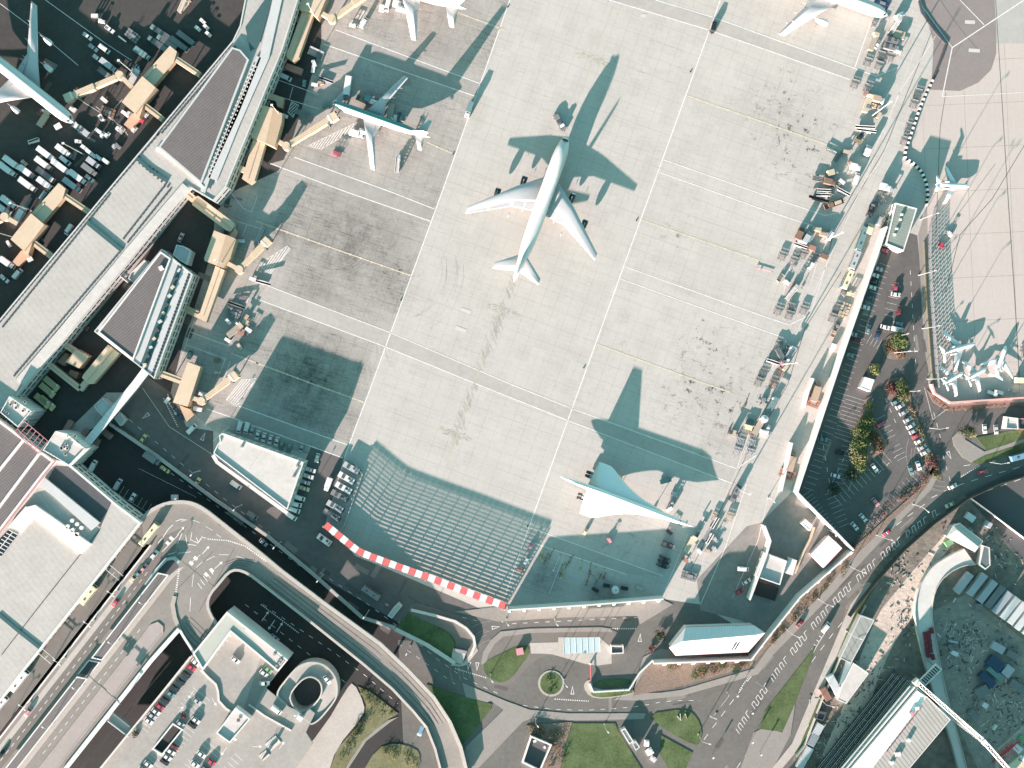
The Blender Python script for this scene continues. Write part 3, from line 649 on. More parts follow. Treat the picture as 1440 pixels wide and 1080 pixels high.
for (p, q) in ((A[0], A[1]), (B[0], B[1]), ((21,607),(54,638))): b.wall(VP([p, q], 15.5), .25, 15.2, 15.6)
for k in range(7): b.wall(VP([lerp((21,607),(54,638),k/6), lerp(B[0],B[1],k/6)], 15.5), .2, 15.2, 15.58)
part(t, 'top_frame', b, pinkp)
for q in ((24,605),(57,636),(34,592),(67,620)): part(t, 'post', MB().cyl(*V(*q, 15.3), 0, 15.2, .18, 6), steel_m)

# ------------------------------------------------------------------ other buildings
t = house('operations_building', 'wedge shaped white roofed building with vans parked along two sides', [(313,609),(427,650),(404,717),(303,640),(300,637),(305,626),(309,621),(308,612)], 10.3, wall_w, roof_w, win=(3, 6.5), par=.5)
part(t, 'ledge', MB().wall(VP([(299,640),(305,650),(404,722)], 8), 1.5, 7.6, 8), metal_l)
units(t, 'roof_vent', [(340,628),(418,655),(413,670)], 10.3, (1, .8, 1.1), steel_m)
part(t, 'roof_seam', MB().strip(VP([(369,632),(350,660)], 9.85), .25, 9.85), conc)
def hip(name, label, poly, ridge, eave, top, wm, r1, trim, cat='building'):
    p = ccw(VP(poly, eave)); c = cen(p); t = thing(name, label, cat, (c[0], c[1], 0)); part(t, 'wall', MB().prism(inset(p, .5), 0, eave-.01, top=False, bottom=False), wm)
    a, b_ = V(*ridge[0], top), V(*ridge[1], top); rb = MB(); n = len(p)
    for i in range(n):
        u, v_ = p[i], p[(i+1) % n]
        ku = a if math.dist(u, a) < math.dist(u, b_) else b_; kv = a if math.dist(v_, a) < math.dist(v_, b_) else b_
        if ku == kv: rb.add([(*u, eave), (*v_, eave), (*ku, top)], [(0, 1, 2)])
        else: rb.add([(*u, eave), (*v_, eave), (*kv, top), (*ku, top)], [(0, 1, 2, 3)])
    part(t, 'roof', rb, r1); part(t, 'fascia', MB().wall(p+[p[0]], .25, eave-.5, eave+.02), trim); return t
shed_roof = mat('white_sheet_roof', (.62,.61,.60), .6, .05, 1, ribs=(4, 1.2, .1))
t = hip('customs_shed', 'long white hipped roof shed with red fascia inside the buttressed wall', [(941,911),(964,882),(1060,879),(1076,890),(1052,917),(950,922)], [(960,902),(1062,893)], 7, 9, wall_w, shed_roof, pinkp)
part(t, 'skylight', MB().strip(VP([(1029,914),(1036,903)], 8.3), .6, 8.3).strip(VP([(1033,914),(1040,903)], 8.3), .6, 8.3), glass_t)
t = house('guard_post', 'square pale roofed guard post with a sunk roof beside the angled white wall', [(1075,777),(1107,789),(1097,823),(1062,811)], 5.2, wall_w, roof_w, par=1.0, pw=.5, win=(1.2,))
part(t, 'annex', MB().box(*V(1112,797,3), 0, 4, 7, 3, -.3), wall_w)
part(t, 'open_bay', MB().box(*V(1078,832,3), .1, 10, 6, 2.5, -.3), black_m)
t = hip('sheet_roof_store', 'small white ribbed roof store with red eaves in the corner of the white wall', [(1165,753),(1184,771),(1158,799),(1139,780)], [(1175,762),(1149,789)], 5, 6, wall_w, mat('white_ribbed_sheet', (.68,.66,.65), .6, .05, 1, ribs=(48,1.3,.1)), pinkp)
house('white_hut', 'small white flat roofed hut in the yard inside the corner wall', [(1133,730),(1143,739),(1139,747),(1126,736)], 3, wall_w, wall_w, par=.1)
t = house('green_roof_office', 'office with ribbed grey green roof and white end wall, at the car park top', [(1260,285),(1290,293),(1271,353),(1246,343)], 7.5, wall_w, mat('grey_green_roof', (.20,.235,.205), .7, .08, 1, ribs=(72,1.3,.15)), par=.25, win=(1, 4.2))
units(t, 'roof_vent', [(1268,302),(1266,309),(1261,322),(1258,330)], 7.5, (.9, .9, 1.3), wall_w)
house('ticket_hut', 'white flat topped hut in the middle of the car park', [(1216,530),(1230,534),(1224,551),(1209,545)], 3.2, wall_w, white_p, par=.1)
t = house('gatehouse', 'low white and dark roofed gatehouse at the right edge', [(1416,586),(1432,588),(1432,604),(1414,603)], 4, wall_w, roof_w)
house('gatehouse_store', 'dark flat roofed store behind the gatehouse at the right edge', [(1432,588),(1470,590),(1470,606),(1432,604)], 3.5, pinkp, roof_n)
t = thing('security_canopy', 'pale glass canopy of six panels over the checkpoint pavement', 'canopy', (*V(817,908), 0))
cp = VP([(792,897),(843,896),(844,917),(793,920)], 5); part(t, 'roof', MB().prism(cp, 4.75, 5), mat('pale_glass', (.40,.48,.48), .25, .06, 1))
b = MB()
for k in range(7): b.wall([lerp(cp[0], cp[1], k/6), lerp(cp[3], cp[2], k/6)], .22, 5.0, 5.12)
part(t, 'frame', b, wall_w)
for q in inset(cp, .8): part(t, 'post', MB().cyl(q[0], q[1], .16, 4.75, .12, 8), steel_m)
t = house('checkpoint_booth', 'small flat roofed booth at the right end of the checkpoint pavement', [(859,908),(877,908),(877,919),(859,920)], 3, wall_w, roof_d, z0=.16, win=(1,))
t = house('gate_kiosk', 'slim pale kiosk beside the perimeter road near the blast fence', [(553,855),(560,848),(565,853),(551,870),(545,866)], 3.4, wall_g, roof_w)
house('cabin', 'long thin pale cabin along the edge of the large lawn', [(873,1027),(879,1024),(891,1043),(885,1047)], 3, wall_w, roof_w)
house('cabin', 'squat grey cabin at the end of the long thin pale cabin', [(889,1046),(894,1042),(900,1051),(894,1056)], 3, wall_g, roof_w)
for k, (x, y, s) in enumerate(((913,1056,3.2), (909,1044,2.6), (918,1066,2.8))):
    tag(MB().box(*V(x, y), .1, s, s*.8, 1.5, .5+k).box(*V(x+1, y-1), 1.6, s*.5, s*.5, .4, .2).build('equipment_crate', white_p if k < 2 else metal_l), ['larger white crate among clutter by the large lawn', 'upper white crate among clutter by the large lawn', 'grey crate lowest among clutter by the large lawn'][k], 'crate')
t = thing('sunken_plant_yard', 'square white rimmed sunken plant yard with dark floor at the bottom edge', 'yard', (*V(755,1060), 0))
yp = VP([(747,1036),(775,1048),(759,1084),(735,1072)], 2); part(t, 'rim_wall', MB().wall(yp, .7, 0, 2, closed=True), wall_w); part(t, 'floor', MB().flat(inset(yp, .4), .4), plot_m)
part(t, 'vent', MB().box(*V(752,1043,2), .4, 1.4, 1, 1.2, .4), wall_w); part(t, 'vent', MB().box(*V(766,1052,2), .4, 1, 1, 1, .4), wall_w)
t = thing('tunnel_portal', 'curved teal parapet and pale slab of the service tunnel mouth', 'tunnel', (*V(648,905), 0))
part(t, 'parapet', MB().wall(VP([(578,858),(612,866),(640,874),(656,884),(666,896),(668,908),(662,922)], 1.2), 1.1, 0, 1.3), conc_l)
part(t, 'roof_slab', MB().prism(VP([(637,912),(656,916),(650,934),(634,930)], .6), .16, .7), pave)
part(t, 'beam', MB().box(*V(648,915), .7, 5.5, 1.4, .6, -.2), steel_m)

# ------------------------------------------------------------------ unseen off-frame block, added so its shade lies over the left stands
house('left_shade_block', 'unseen block added beyond the left edge to shade the stands', [(-470,880),(-230,560),(-120,440),(-44,330),(-34,300),(-60,290),(-150,380),(-300,560),(-520,860)], 17, wall_g, roof_c)

# ------------------------------------------------------------------ walls and fences
def fence(name, label, pts, h, w, m, cat='wall', butt=0, side=1, bm=None, group=None):
    p = VP(pts, 0); t = thing(name, label, cat, (p[0][0], p[0][1], 0), 0, group); part(t, 'panel', MB().wall(p, w, 0, h), m)
    if butt:
        b = MB(); fine = resample(p, butt)
        for i in range(len(fine)-1):
            a, c = Vector(fine[i][:2]), Vector(fine[i+1][:2]); d = (c-a).normalized(); n = Vector((-d.y, d.x))*side; o = a+n*(w/2+.01)
            u = d*.55
            b.hexa([(*(o-u), 0), (*(o+u), 0), (*(o+u+n*2.4), 0), (*(o-u+n*2.4), 0)], [(*(o-u), h*.92), (*(o+u), h*.92), (*(o+u+n*1.2), h*.5), (*(o-u+n*1.2), h*.5)])
        for_b = part(t, 'buttress', b, bm or m); for_b['kind'] = 'stuff'
    return t
fence('apron_wall', 'white buttressed wall along the bottom of the main apron', [(716,853),(828,846),(930,838)], 7.4, .6, wall_w, butt=6.7, side=-1)
fence('perimeter_wall', 'very long tall white wall between the service road and the car park', [(1239,322),(1175,508),(1115,690),(1193,770)], 8, .7, wall_w)
fence('perimeter_wall', 'white buttressed wall beside the main road, from red eaved store to customs shed', [(1192,773),(1120,836),(1078,889),(1052,923),(917,928)], 6.5, .7, wall_w, butt=6.5, side=1)
fence('angled_wall', 'free standing white wall with an angle, left of the guard post', [(1071,737),(1079,758),(1073,778),(1050,840)], 6.5, .7, wall_w)
fence('low_wall', 'low white wall around the narrow grass strip by the checkpoint', [(917,928),(899,945),(884,969),(834,972),(829,960)], 1.6, .6, wall_w)
fence('low_wall', 'white wall along the orange truck nearest the white hut', [(1111,622),(1100,672),(1096,690)], 3.2, 1.2, wall_w)
fence('low_wall', 'white wall along the orange truck midway down the service road', [(1141,532),(1134,550),(1128,572)], 3.2, 1.2, wall_w)
fence('pink_wall', 'low salmon pink wall around the corner of the business jet apron', [(1308,540),(1312,553),(1334,566),(1440,559),(1500,556)], 2.4, .8, mat('salmon_wall', (.60,.33,.29), .75, .12, 1))
fence('hoarding', 'dark hoarding between main road and construction site', [(1192,865),(1228,818),(1268,772),(1310,735),(1358,700),(1400,680),(1440,668)], 4.2, .3, mat('dark_hoarding', (.05,.055,.05), .8, .2, 1))
fence('hoarding', 'pale hoarding along the green verge of the construction site', [(1216,850),(1194,892),(1158,975),(1130,1047),(1118,1062)], 2.2, .25, wall_g)
fence('site_fence', 'dark fence between the construction site and the dark sunken yard', [(1362,700),(1400,728),(1440,758)], 3, .3, conc_l)
fence('car_park_kerb', 'low dark retaining edge along the planted bed right of the car park', [(1299,340),(1302,420),(1308,500),(1312,545)], .9, .4, mat('mossy_kerb', (.13,.12,.075), .9, .3, 1))
fence('yard_fence', 'thin pale fence across the corner yard beside the red eaved store', [(1144,741),(1139,756),(1125,784),(1117,806)], 1.4, .9, beige)
fence('parapet', 'pale teal parapet along the perimeter road above the sunken road', [(150,592),(220,640),(300,700),(375,752),(440,806),(510,868),(556,882)], 1.6, 1.3, conc)
fence('parapet', 'pale parapet along the bottom of the perimeter road by the shaded lawn', [(556,884),(600,906),(640,932)], 1.2, 1.6, conc_l)
# black and white barrier
t = thing('striped_barrier', 'black and white blocked barrier between the service road and the right apron', 'barrier', (*V(1285,160), 0))
bp_ = resample(VP([(1311,113),(1300,135),(1290,160),(1280,190),(1272,215),(1272,223),(1285,231),(1296,243),(1302,258),(1304,275),(1302,287)]), 1.15)
for i in range(len(bp_)-1):
    a, c = bp_[i], bp_[i+1]; an = math.atan2(c[1]-a[1], c[0]-a[0])
    MB().box((a[0]+c[0])/2, (a[1]+c[1])/2, .08, 1.1, 1.0, 1.1, an).build('block', black_m if i % 2 else white_p, t, tuple(t.location))
t = thing('earth_screen', 'low dark curved wall along the service road above the striped barrier', 'wall', (*V(1320,60), 0))
part(t, 'panel', MB().wall(VP([(1292,2),(1296,18),(1312,42),(1330,62),(1322,85),(1311,112)]), .9, 0, .7), steel_d)
# lattice fence of the business apron
t = thing('lattice_fence', 'long openwork lattice blast screen along the business jet apron', 'fence', (*V(1305,420), 0))
lp = resample(VP([(1314,292),(1306,320),(1305,360),(1308,420),(1312,480),(1317,545)]), .95); b = MB(); bp = MB()
for i in range(len(lp)-1):
    a, c = lp[i], lp[i+1]
    for r in range(6):
        if (i+r) % 2 == 0: b.wall([a, c], .06, .25+r*.62, .25+r*.62+.5)
    if i % 6 == 0: bp.box(a[0], a[1], 0, .16, .16, 3.9)
for r in range(7): b.wall(lp, .05, .15+r*.62, .23+r*.62)
part(t, 'screen', b, steel_m); part(t, 'post', bp, steel_d)['kind'] = 'stuff'

# ------------------------------------------------------------------ louvred blast fence
FP = [(458,736),(480,754),(502,772),(514,778),(560,795),(610,813),(660,832),(711,851)]
fp = VP(FP); t = thing('blast_fence', 'tall louvred blast fence with red and white blocked top, curving along the apron bottom', 'fence', (fp[3][0], fp[3][1], 0))
b = MB(); 
for k in range(21): b.wall(fp, .07, .3+k*.385, .3+k*.385+.25)
part(t, 'louvre', b, steel_m)
for q in resample(fp, 5.2): part(t, 'post', MB().box(q[0], q[1], 0, .28, .28, 8.35), steel_d)
rr = resample(VP([(p[0]-.6, p[1]+1.5) for p in FP], 8.4), 3.05); redw = mat('faded_red_panel', (.50,.10,.10), .7, .16, .9)
for i in range(len(rr)-1):
    a, c = rr[i], rr[i+1]; g2 = MB().wall([lerp(a, c, .02), lerp(a, c, .98)], 3.1, 8.37, 8.45); g2.build('warning_panel', redw if i % 2 == 0 else wall_w, t, tuple(t.location))
bb = MB()
for q in resample(fp, 5.2): bb.tube([(q[0], q[1], 8.2), (q[0]-.9, q[1]-2.6, 0)], .12, 5)
part(t, 'brace', bb, steel_m)
fence('guard_rail', 'teal guard rail at the end of the row of ground power units', [(458,735),(476,747),(484,739),(510,667),(497,650)], 1.1, .35, metal_l, 'rail')

# ------------------------------------------------------------------ beige gate lounges and boarding bridges
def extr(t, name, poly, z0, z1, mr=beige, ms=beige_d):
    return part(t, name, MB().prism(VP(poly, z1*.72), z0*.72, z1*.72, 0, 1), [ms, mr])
def corridor(t, p0, p1, wpx, z0, z1, name='corridor', m=beige, ridge=True):
    z0 *= .72; z1 *= .72; a, b_ = V(*p0, z1), V(*p1, z1); w_ = wpx*S; part(t, name, MB().wall([a, b_], w_, z0, z1, 0), m)
    if ridge: part(t, 'roof_rib', MB().wall([a, b_], .3, z1, z1+.15), beige_d)
    n = max(1, int(math.dist(a, b_)/12))
    for k in range(n):
        q = lerp(a, b_, (k+.5)/n); part(t, 'support_column', MB().cyl(q[0], q[1], 0, z0, .25, 8), conc)
def bridge(label, root, rot, cab, wpx=7.5, z=3.1, corr=True):
    """boarding bridge: link from the lounge, round rotunda, telescoping tunnel on a wheeled leg, cab"""
    c = V(*rot, z); t = thing('boarding_bridge', label, 'boarding bridge', (c[0], c[1], 0), 0, 'boarding bridges')
    a, e = V(*root, z), V(*cab, z); w_ = wpx*S
    part(t, 'link', MB().wall([a, c], 1.9, z, z+2.5), beige)
    part(t, 'rotunda', MB().cyl(*c, z-.2, z+2.9, 1.9, 12).cyl(*c, 0, z-.2, .5, 10), beige)
    f = lambda k: lerp(c, e, k)
    part(t, 'tunnel', MB().wall([f(.08), f(.5)], w_*.92, z, z+2.7), beige_c if corr else beige)
    part(t, 'tunnel', MB().wall([f(.48), f(.9)], w_*1.1, z-.15, z+2.95), beige_c if corr else beige)
    d_ = Vector((e[0]-c[0], e[1]-c[1])).normalized(); n = Vector((-d_.y, d_.x)); m_ = Vector(f(.82)); lg = MB(); wl = MB()
    for s in (-1, 1):
        q = m_+n*s*(w_*.5+.5); lg.box(q.x, q.y, .9, .4, .4, z+2.4, math.atan2(d_.y, d_.x))
    lg.wall([tuple(m_-n*(w_*.5+.7)), tuple(m_+n*(w_*.5+.7))], .5, .7, 1.1); lp_ = part(t, 'drive_column', lg, steel_m)
    for s in (-1, 1): wl.cyl((m_+n*s*1.2).x, (m_+n*s*1.2).y, 0.1, .75, .5, 10)
    wl.build('wheel', black_m, lp_, tuple(t.location))
    cb = MB().box(*f(.97), z-.3, 3.4, 3.6, 3.4, math.atan2(d_.y, d_.x)); part(t, 'cab', cb, beige)
    for s in (-1, 1): part(t, 'canopy_bellows', MB().wall([tuple(Vector(f(1.0))+n*s*1.7), tuple(Vector(f(1.0))+n*s*1.5+d_*1.6)], .12, z, z+2.9), black_m)
    part(t, 'cab_roof', MB().box(*f(.9), z+2.96, 1.0, w_*1.5, .2, math.atan2(d_.y, d_.x)), wall_w); return t
def lounge_left(dx, dy, lab):
    o = lambda P: [(x+dx, y+dy) for x, y in P]
    t = thing('gate_lounge', lab, 'gate lounge', (*V(206+dx, 130+dy), 0), 0, 'beige gate lounges')
    extr(t, 'upper_lounge', o([(238.8,64.4),(248.8,72.5),(244.5,87),(216,121),(200,108)]), 3.5, 8)
    extr(t, 'roof_rib', o([(217.5,92.5),(219,94),(206,110),(204,108)]), 8, 8.3)
    extr(t, 'lounge', o([(200,107),(218.8,123),(205,141),(190,160),(171.2,143.5),(176,137)]), 2.5, 10)
    extr(t, 'lounge_end', o([(204,142),(196,166),(188,160)]), 2.5, 8)
    extr(t, 'annex', o([(186.5,159),(196,166),(181,181),(174,175)]), 0, 5.2, beige_r, beige_r)
    corridor(t, (245+dx,81+dy), (281+dx,105+dy), 7.5, 4, 7); corridor(t, (203+dx,148+dy), (229+dx,168+dy), 8, 4, 7)
    return t
lounge_left(0, 0, 'upper left beige gate lounge with two corridors to the pier'); lounge_left(-156.5, 193, 'lower left beige gate lounge with an orange annex, beside parked box trucks')
bridge('beige boarding bridge reaching to the four engined airliner at the left edge', (186,123), (171,108), (97,140))
bridge('beige boarding bridge running out of frame at the left edge', (28,316), (10,306), (-70,345))
t = thing('gate_lounge', 'top beige gate lounge with a long ridged extension beside the pier', 'gate lounge', (*V(428,40), 0), 0, 'beige gate lounges')
extr(t, 'lounge', [(424,-25),(466,-18),(456,4),(447,26),(437,17),(422,14),(418,8)], 2.5, 10); extr(t, 'upper_lounge', [(425,16),(441,20),(420,80),(413,87),(403,80),(404,73)], 3.5, 8)
part(t, 'roof_rib', MB().wall(VP([(434,19),(412,80)], 5.9), .3, 5.76, 5.92), beige_d); corridor(t, (408,74), (390,69), 8, 4, 7, ridge=False); corridor(t, (422,28), (408,24), 8, 4, 7, m=brown_c, ridge=False)
bridge('cream boarding bridge at the top edge reaching to the cropped airliner', (449,18), (468,29), (530,-16))
t = thing('gate_lounge', 'beige gate lounge with a pitched roof, in front of the teal striped airliner', 'gate lounge', (*V(372,180), 0), 0, 'beige gate lounges')
extr(t, 'lounge', [(367,147),(384,152),(397,160),(396,172),(386,207),(354,194),(352,188)], 2.5, 10); part(t, 'roof_slope', MB().prism(VP([(384,152),(397,160),(396,172),(386,207),(373,201)], 7.28), 7.15, 7.28), beige_d)
extr(t, 'upper_lounge', [(356,196),(373,203),(358,254),(352,259),(340,251),(342,246)], 3.5, 8); part(t, 'roof_rib', MB().wall(VP([(365,200),(349,252)], 5.9), .3, 5.76, 5.92), beige_d)
extr(t, 'rear_lounge', [(370.6,127.5),(399.5,137.5),(397,152),(390,150),(388,142),(368,137)], 3, 7, beige_d, brown_c); corridor(t, (358,164), (346,160), 6, 4, 7, ridge=False); corridor(t, (346,240), (331,234), 8, 4, 7, ridge=False)
bridge('beige ribbed boarding bridge at the nose of the teal striped airliner', (388,197), (404,207), (472,165))
t = thing('gate_lounge', 'beige gate lounge with a long slanting arm to the pier and an L shaped corridor', 'gate lounge', (*V(310,350), 0), 0, 'beige gate lounges')
extr(t, 'slanting_arm', [(272,277.5),(278.8,275.6),(328.8,313),(329,319),(323.8,326),(318,324),(270,288)], 3.5, 8); part(t, 'roof_rib', MB().wall(VP([(273,282),(325,321)], 5.9), .3, 5.76, 5.92), beige_d)
corridor(t, (258,269), (273,281), 10, 4, 7.4); extr(t, 'link_block', [(330,320),(334.5,326),(329.5,338),(322,333)], 3, 7, beige_r, brown_c)
extr(t, 'lounge', [(301,324),(332,336),(324,362),(314,377),(288,367),(287,363)], 2.5, 10); part(t, 'roof_slope', MB().prism(VP([(318,330),(332,336),(324,362),(314,377),(305,373)], 7.28), 7.15, 7.28), beige_d)
extr(t, 'lower_arm', [(303,374),(316,380),(290,453),(275,446),(277,442),(281,440)], 3.5, 8); part(t, 'roof_rib', MB().wall(VP([(309,378),(286,444)], 5.9), .3, 5.76, 5.92), beige_d); corridor(t, (280,443), (255,432), 9.5, 4, 7, m=beige_d)
bridge('orange beige boarding bridge with an empty stand, right of the slanting arm', (318,369), (338,380), (377,340))
t = thing('gate_lounge', 'plain box shaped beige gate lounge with a pointed canopy, nearest the white wedge roof', 'gate lounge', (*V(262,545), 0), 0, 'beige gate lounges')
extr(t, 'lounge', [(264,509),(282,516),(264,572),(243,566)], 2, 9.5); extr(t, 'annex', [(252,570),(268,576),(272,583),(262,593)], 0, 4.5, beige_d, beige_r); corridor(t, (258,537), (222,524), 9, 4, 7)
bridge('beige ribbed boarding bridge with an empty stand, above the white wedge roof', (266,557), (285,564), (332,528))
t = thing('gate_lounge', 'cube shaped beige gate lounge with a long arm, between the pier and the gate building', 'gate lounge', (*V(110,510), 0), 0, 'beige gate lounges')
extr(t, 'lounge', [(106.7,491),(124,501),(111,518),(92,509)], 2, 9.5, beige, beige_r); extr(t, 'upper_lounge', [(151.6,485),(168,497),(131,540),(124,540),(115,531),(117,527)], 3.5, 8); part(t, 'roof_rib', MB().wall(VP([(160,492),(123,535)], 5.9), .3, 5.76, 5.92), beige_d)
corridor(t, (90,484), (108,496), 8, 4, 7); corridor(t, (67,511), (112,547), 7.5, 4, 7); corridor(t, (112,548), (121,537), 8, 4, 7, ridge=False)
extr(t, 'annex', [(92,496),(97,499),(91,515),(80,509)], 0, 5, brown_c, brown_c); extr(t, 'annex', [(99,520),(111,524),(107,533),(96,526)], 0, 5, brown_c, brown_c)
# ------------------------------------------------------------------ aircraft
plane_w = mat('aircraft_white', (.55,.55,.535), .3, .05, .6, amt2=.06, local=True)
plane_g = mat('wing_grey', (.42,.43,.43), .35, .07, .8, amt2=.06, local=True)
bright_w = mat('bright_white', (.74,.74,.72), .28, .03, .6, amt2=.03, local=True)
flap_m = mat('flap_grey', (.35,.36,.36), .45, .1, 1, local=True)
nac_m = mat('dark_nacelle', (.03,.035,.045), .35, .1, 1, local=True)
intake = mat('polished_intake', (.7,.7,.7), .2, .05, 1, metal=.6, local=True)
def ring(x, ry, rz, zc, n=18, top=0):
    out = []
    for k in range(n):
        t = 2*math.pi*k/n; z = rz*math.sin(t)
        if top and z > 0: z *= 1+top
        out.append((x, ry*math.cos(t), zc+z))
    return out
class Plane:
    def __init__(s, name, label, cat, nose, tail, hc, hn=None, ht=None):
        a, b = V(*nose, hn or hc), V(*tail, ht or hc); s.N = Vector(a); s.L = math.dist(a, b)
        s.f = (s.N-Vector(b)).normalized(); s.l = Vector((-s.f.y, s.f.x)); s.ang = math.atan2(s.f.y, s.f.x)
        s.t = thing(name, label, cat, (a[0], a[1], 0), s.ang)
    def st(s, px, py, h):
        r = Vector(V(px, py, h))-s.N; return (r.dot(s.f), r.dot(s.l))
    def part(s, name, mb, m, smooth=True, parent=None):
        return mb.build(name, m, parent or s.t, (0, 0, 0), smooth)
    def fuselage(s, prof, m, name='fuselage'):
        mb = MB(); 
        mb.loft([ring(-x*s.L, ry, rz, zc, 20, tp) for x, ry, rz, zc, tp in prof]); o = s.part(name, mb, m); s.fus = o; return o
    def wing(s, name, outline, z0, z1, th, m, mirror=True, th1=None):
        """outline: list of (le(x,y), te(x,y)) from root to tip in local coords"""
        res = []
        for sg in ((1, -1) if mirror else (1,)):
            mb = MB(); rings = []; ym = abs(outline[0][0][1]); yM = abs(outline[-1][0][1])
            for le, te in outline:
                k = (abs(le[1])-ym)/max(1e-6, yM-ym); z = z0+(z1-z0)*k; t = th+((th*.25 if th1 is None else th1)-th)*k
                P = lambda u: (le[0]+(te[0]-le[0])*u, (le[1]+(te[1]-le[1])*u)*sg)
                rr = []
                for u, v in ((0, 0), (.06, .55), (.3, 1), (.65, .7), (1, .03), (.65, -.3), (.3, -.55), (.06, -.4)):
                    q = P(u); rr.append((q[0], q[1], z+t*.5*v))
                rings.append(rr if sg > 0 else rr[::-1])
            mb.loft(rings); w_ = s.part(name, mb, m); res.append(w_)
            if ym < 3 and yM > 6 and name == 'wing':
                fl = MB(); rows = []
                for le, te in outline:
                    k = (abs(le[1])-ym)/max(1e-6, yM-ym); z = z0+(z1-z0)*k; t = th+((th*.25 if th1 is None else th1)-th)*k
                    P = lambda u: (le[0]+(te[0]-le[0])*u, (le[1]+(te[1]-le[1])*u)*sg)
                    rows.append([(*P(.76), z+t*.5*.49+.03), (*P(.985), z+t*.5*.06+.03)])
                for a, b in zip(rows, rows[1:]):
                    for u0, u1 in ((.04, .5), (.53, .96)):
                        q = [lerp(a[0], b[0], u0), lerp(a[0], b[0], u1), lerp(a[1], b[1], u1), lerp(a[1], b[1], u0)]; fl.add(q if sg < 0 else q[::-1], [(0, 1, 2, 3)])
                s.part('flap', fl, flap_m, False, w_)
        return res
    def engine(s, x, y, z, L, r, m=None, wing=None, zt=None):
        mb = MB(); n = 14
        rs = [(0, .8), (.04, .97), (.25, 1), (.6, .92), (.85, .7), (1, .5)]
        mb.loft([[(x-u*L, y+r*k*math.cos(2*math.pi*i/n), z+r*k*math.sin(2*math.pi*i/n)) for i in range(n)] for u, k in rs])
        e = s.part('engine', mb, m or nac_m)
        fr = MB(); fr.loft([[(x+.02-u*.35, y+r*k*math.cos(2*math.pi*i/n), z+r*k*math.sin(2*math.pi*i/n)) for i in range(n)] for u, k in ((0, .84), (0, 1.0), (1, 1.03), (1, .98))], caps=False)
        s.part('intake_lip', fr, intake, parent=e)
        py = MB(); zt = z+r+1 if zt is None else zt
        py.hexa([(x-L*.2, y-.15, z+r*.5), (x-L*1.1, y-.15, z+r*.5), (x-L*1.1, y+.15, z+r*.5), (x-L*.2, y+.15, z+r*.5)], [(x-L*.35, y-.12, zt), (x-L*1.35, y-.12, zt), (x-L*1.35, y+.12, zt), (x-L*.35, y+.12, zt)])
        s.part('pylon', py, plane_g, False, e); return e
    def fin(s, x0, x1, z0, tx0, tx1, z1, th, m, name='tail_fin'):
        mb = MB()
        def rg(a, b, z, t): return [(a, 0, z), (a+(b-a)*.35, t/2, z), (b, 0, z), (a+(b-a)*.35, -t/2, z)]
        mb.loft([rg(x0, x1, z0, th), rg(tx0, tx1, z1, th*.4)]); return s.part(name, mb, m, False)
    def gear(s, xs, r=.6):
        for x, y, zt in xs:
            g = MB().cyl(x, y, r, zt, .14, 8); o = s.part('landing_gear', g, steel_m, False)
            w_ = MB().wheel(x, y-.4, r, .35).wheel(x, y+.4, r, .35); s.part('wheel', w_, black_m, False, o)
    def cockpit(s, x0, x1, y, z, m=glass_d):
        mb = MB(); s.part('cockpit_window', mb.hexa([(x0, -y, z), (x1, -y*.62, z-.45), (x1, y*.62, z-.45), (x0, y, z)], [(x0-.1, -y*.85, z+.3), (x1-.2, -y*.5, z-.05), (x1-.2, y*.5, z-.05), (x0-.1, y*.85, z+.3)]), m, False)
    def windows(s, x0, x1, y, z, step=1.0):
        mb = MB(); n = int((x0-x1)/step)
        for sg in (-1, 1):
            for k in range(n):
                x = x0-k*step; mb.add([(x, sg*y, z), (x-.4, sg*y, z), (x-.4, sg*y*.995, z+.5), (x, sg*y*.995, z+.5)], [(0, 1, 2, 3)])
        o = s.part('window_row', mb, glass_d, False)
    def fairing(s, y, z, outl, n=3):
        for sg in (-1, 1):
            mb = MB()
            for le, te, k in outl:
                x, yy = te; mb.loft([[(x+1.2, yy*sg+.16*math.cos(t), k+.16*math.sin(t)) for t in [i*math.pi/3 for i in range(6)]], [(x-1.1, yy*sg+.05*math.cos(t), k+.05*math.sin(t)) for t in [i*math.pi/3 for i in range(6)]]])
            s.part('flap_fairing', mb, plane_w)

# --- four engined jumbo on the open apron
P = Plane('jumbo_airliner', 'large white four engined airliner with dark nacelles standing alone in the middle of the apron', 'airliner', (797.8,190), (722.5,396), 6, 6.3, 9)
L = P.L
P.fuselage([(0,.05,.05,5.6,0), (.012,.95,1.1,5.65,.1), (.035,1.8,2.0,5.8,.25), (.065,2.5,2.7,5.9,.42), (.11,3.05,3.15,5.9,.52), (.17,3.25,3.25,5.9,.5), (.27,3.25,3.25,5.9,.42), (.33,3.25,3.25,5.9,.05), (.62,3.25,3.25,5.9,0), (.73,2.95,3.0,6.1,0), (.84,2.1,2.25,6.9,0), (.93,1.2,1.4,7.8,0), (1,.3,.4,8.6,0)], plane_w)
f_ = lambda a, b, h=6: P.st(a, b, h)
def sym(le, te):
    return [((a[0], abs(a[1])), (b[0], abs(b[1]))) for a, b in zip(le, te)]
W = sym([f_(784,255,5), f_(806,289,6), f_(839.8,357,7.5)], [f_(767,302,5), f_(794,317,6), f_(836,366.5,7.5)])
W[0] = ((W[0][0][0]+1.5, 1.5), (W[0][1][0], 1.5))
P.wing('wing', W, 4.0, 7.6, 1.7, plane_g, th1=.4)
T_ = [((-.815*L, 1.2), (-.93*L, 1.2)), ((-.925*L, 10.6), (-.968*L, 10.8))]
P.wing('tailplane', T_, 7.2, 9.2, .8, plane_g, th1=.2)
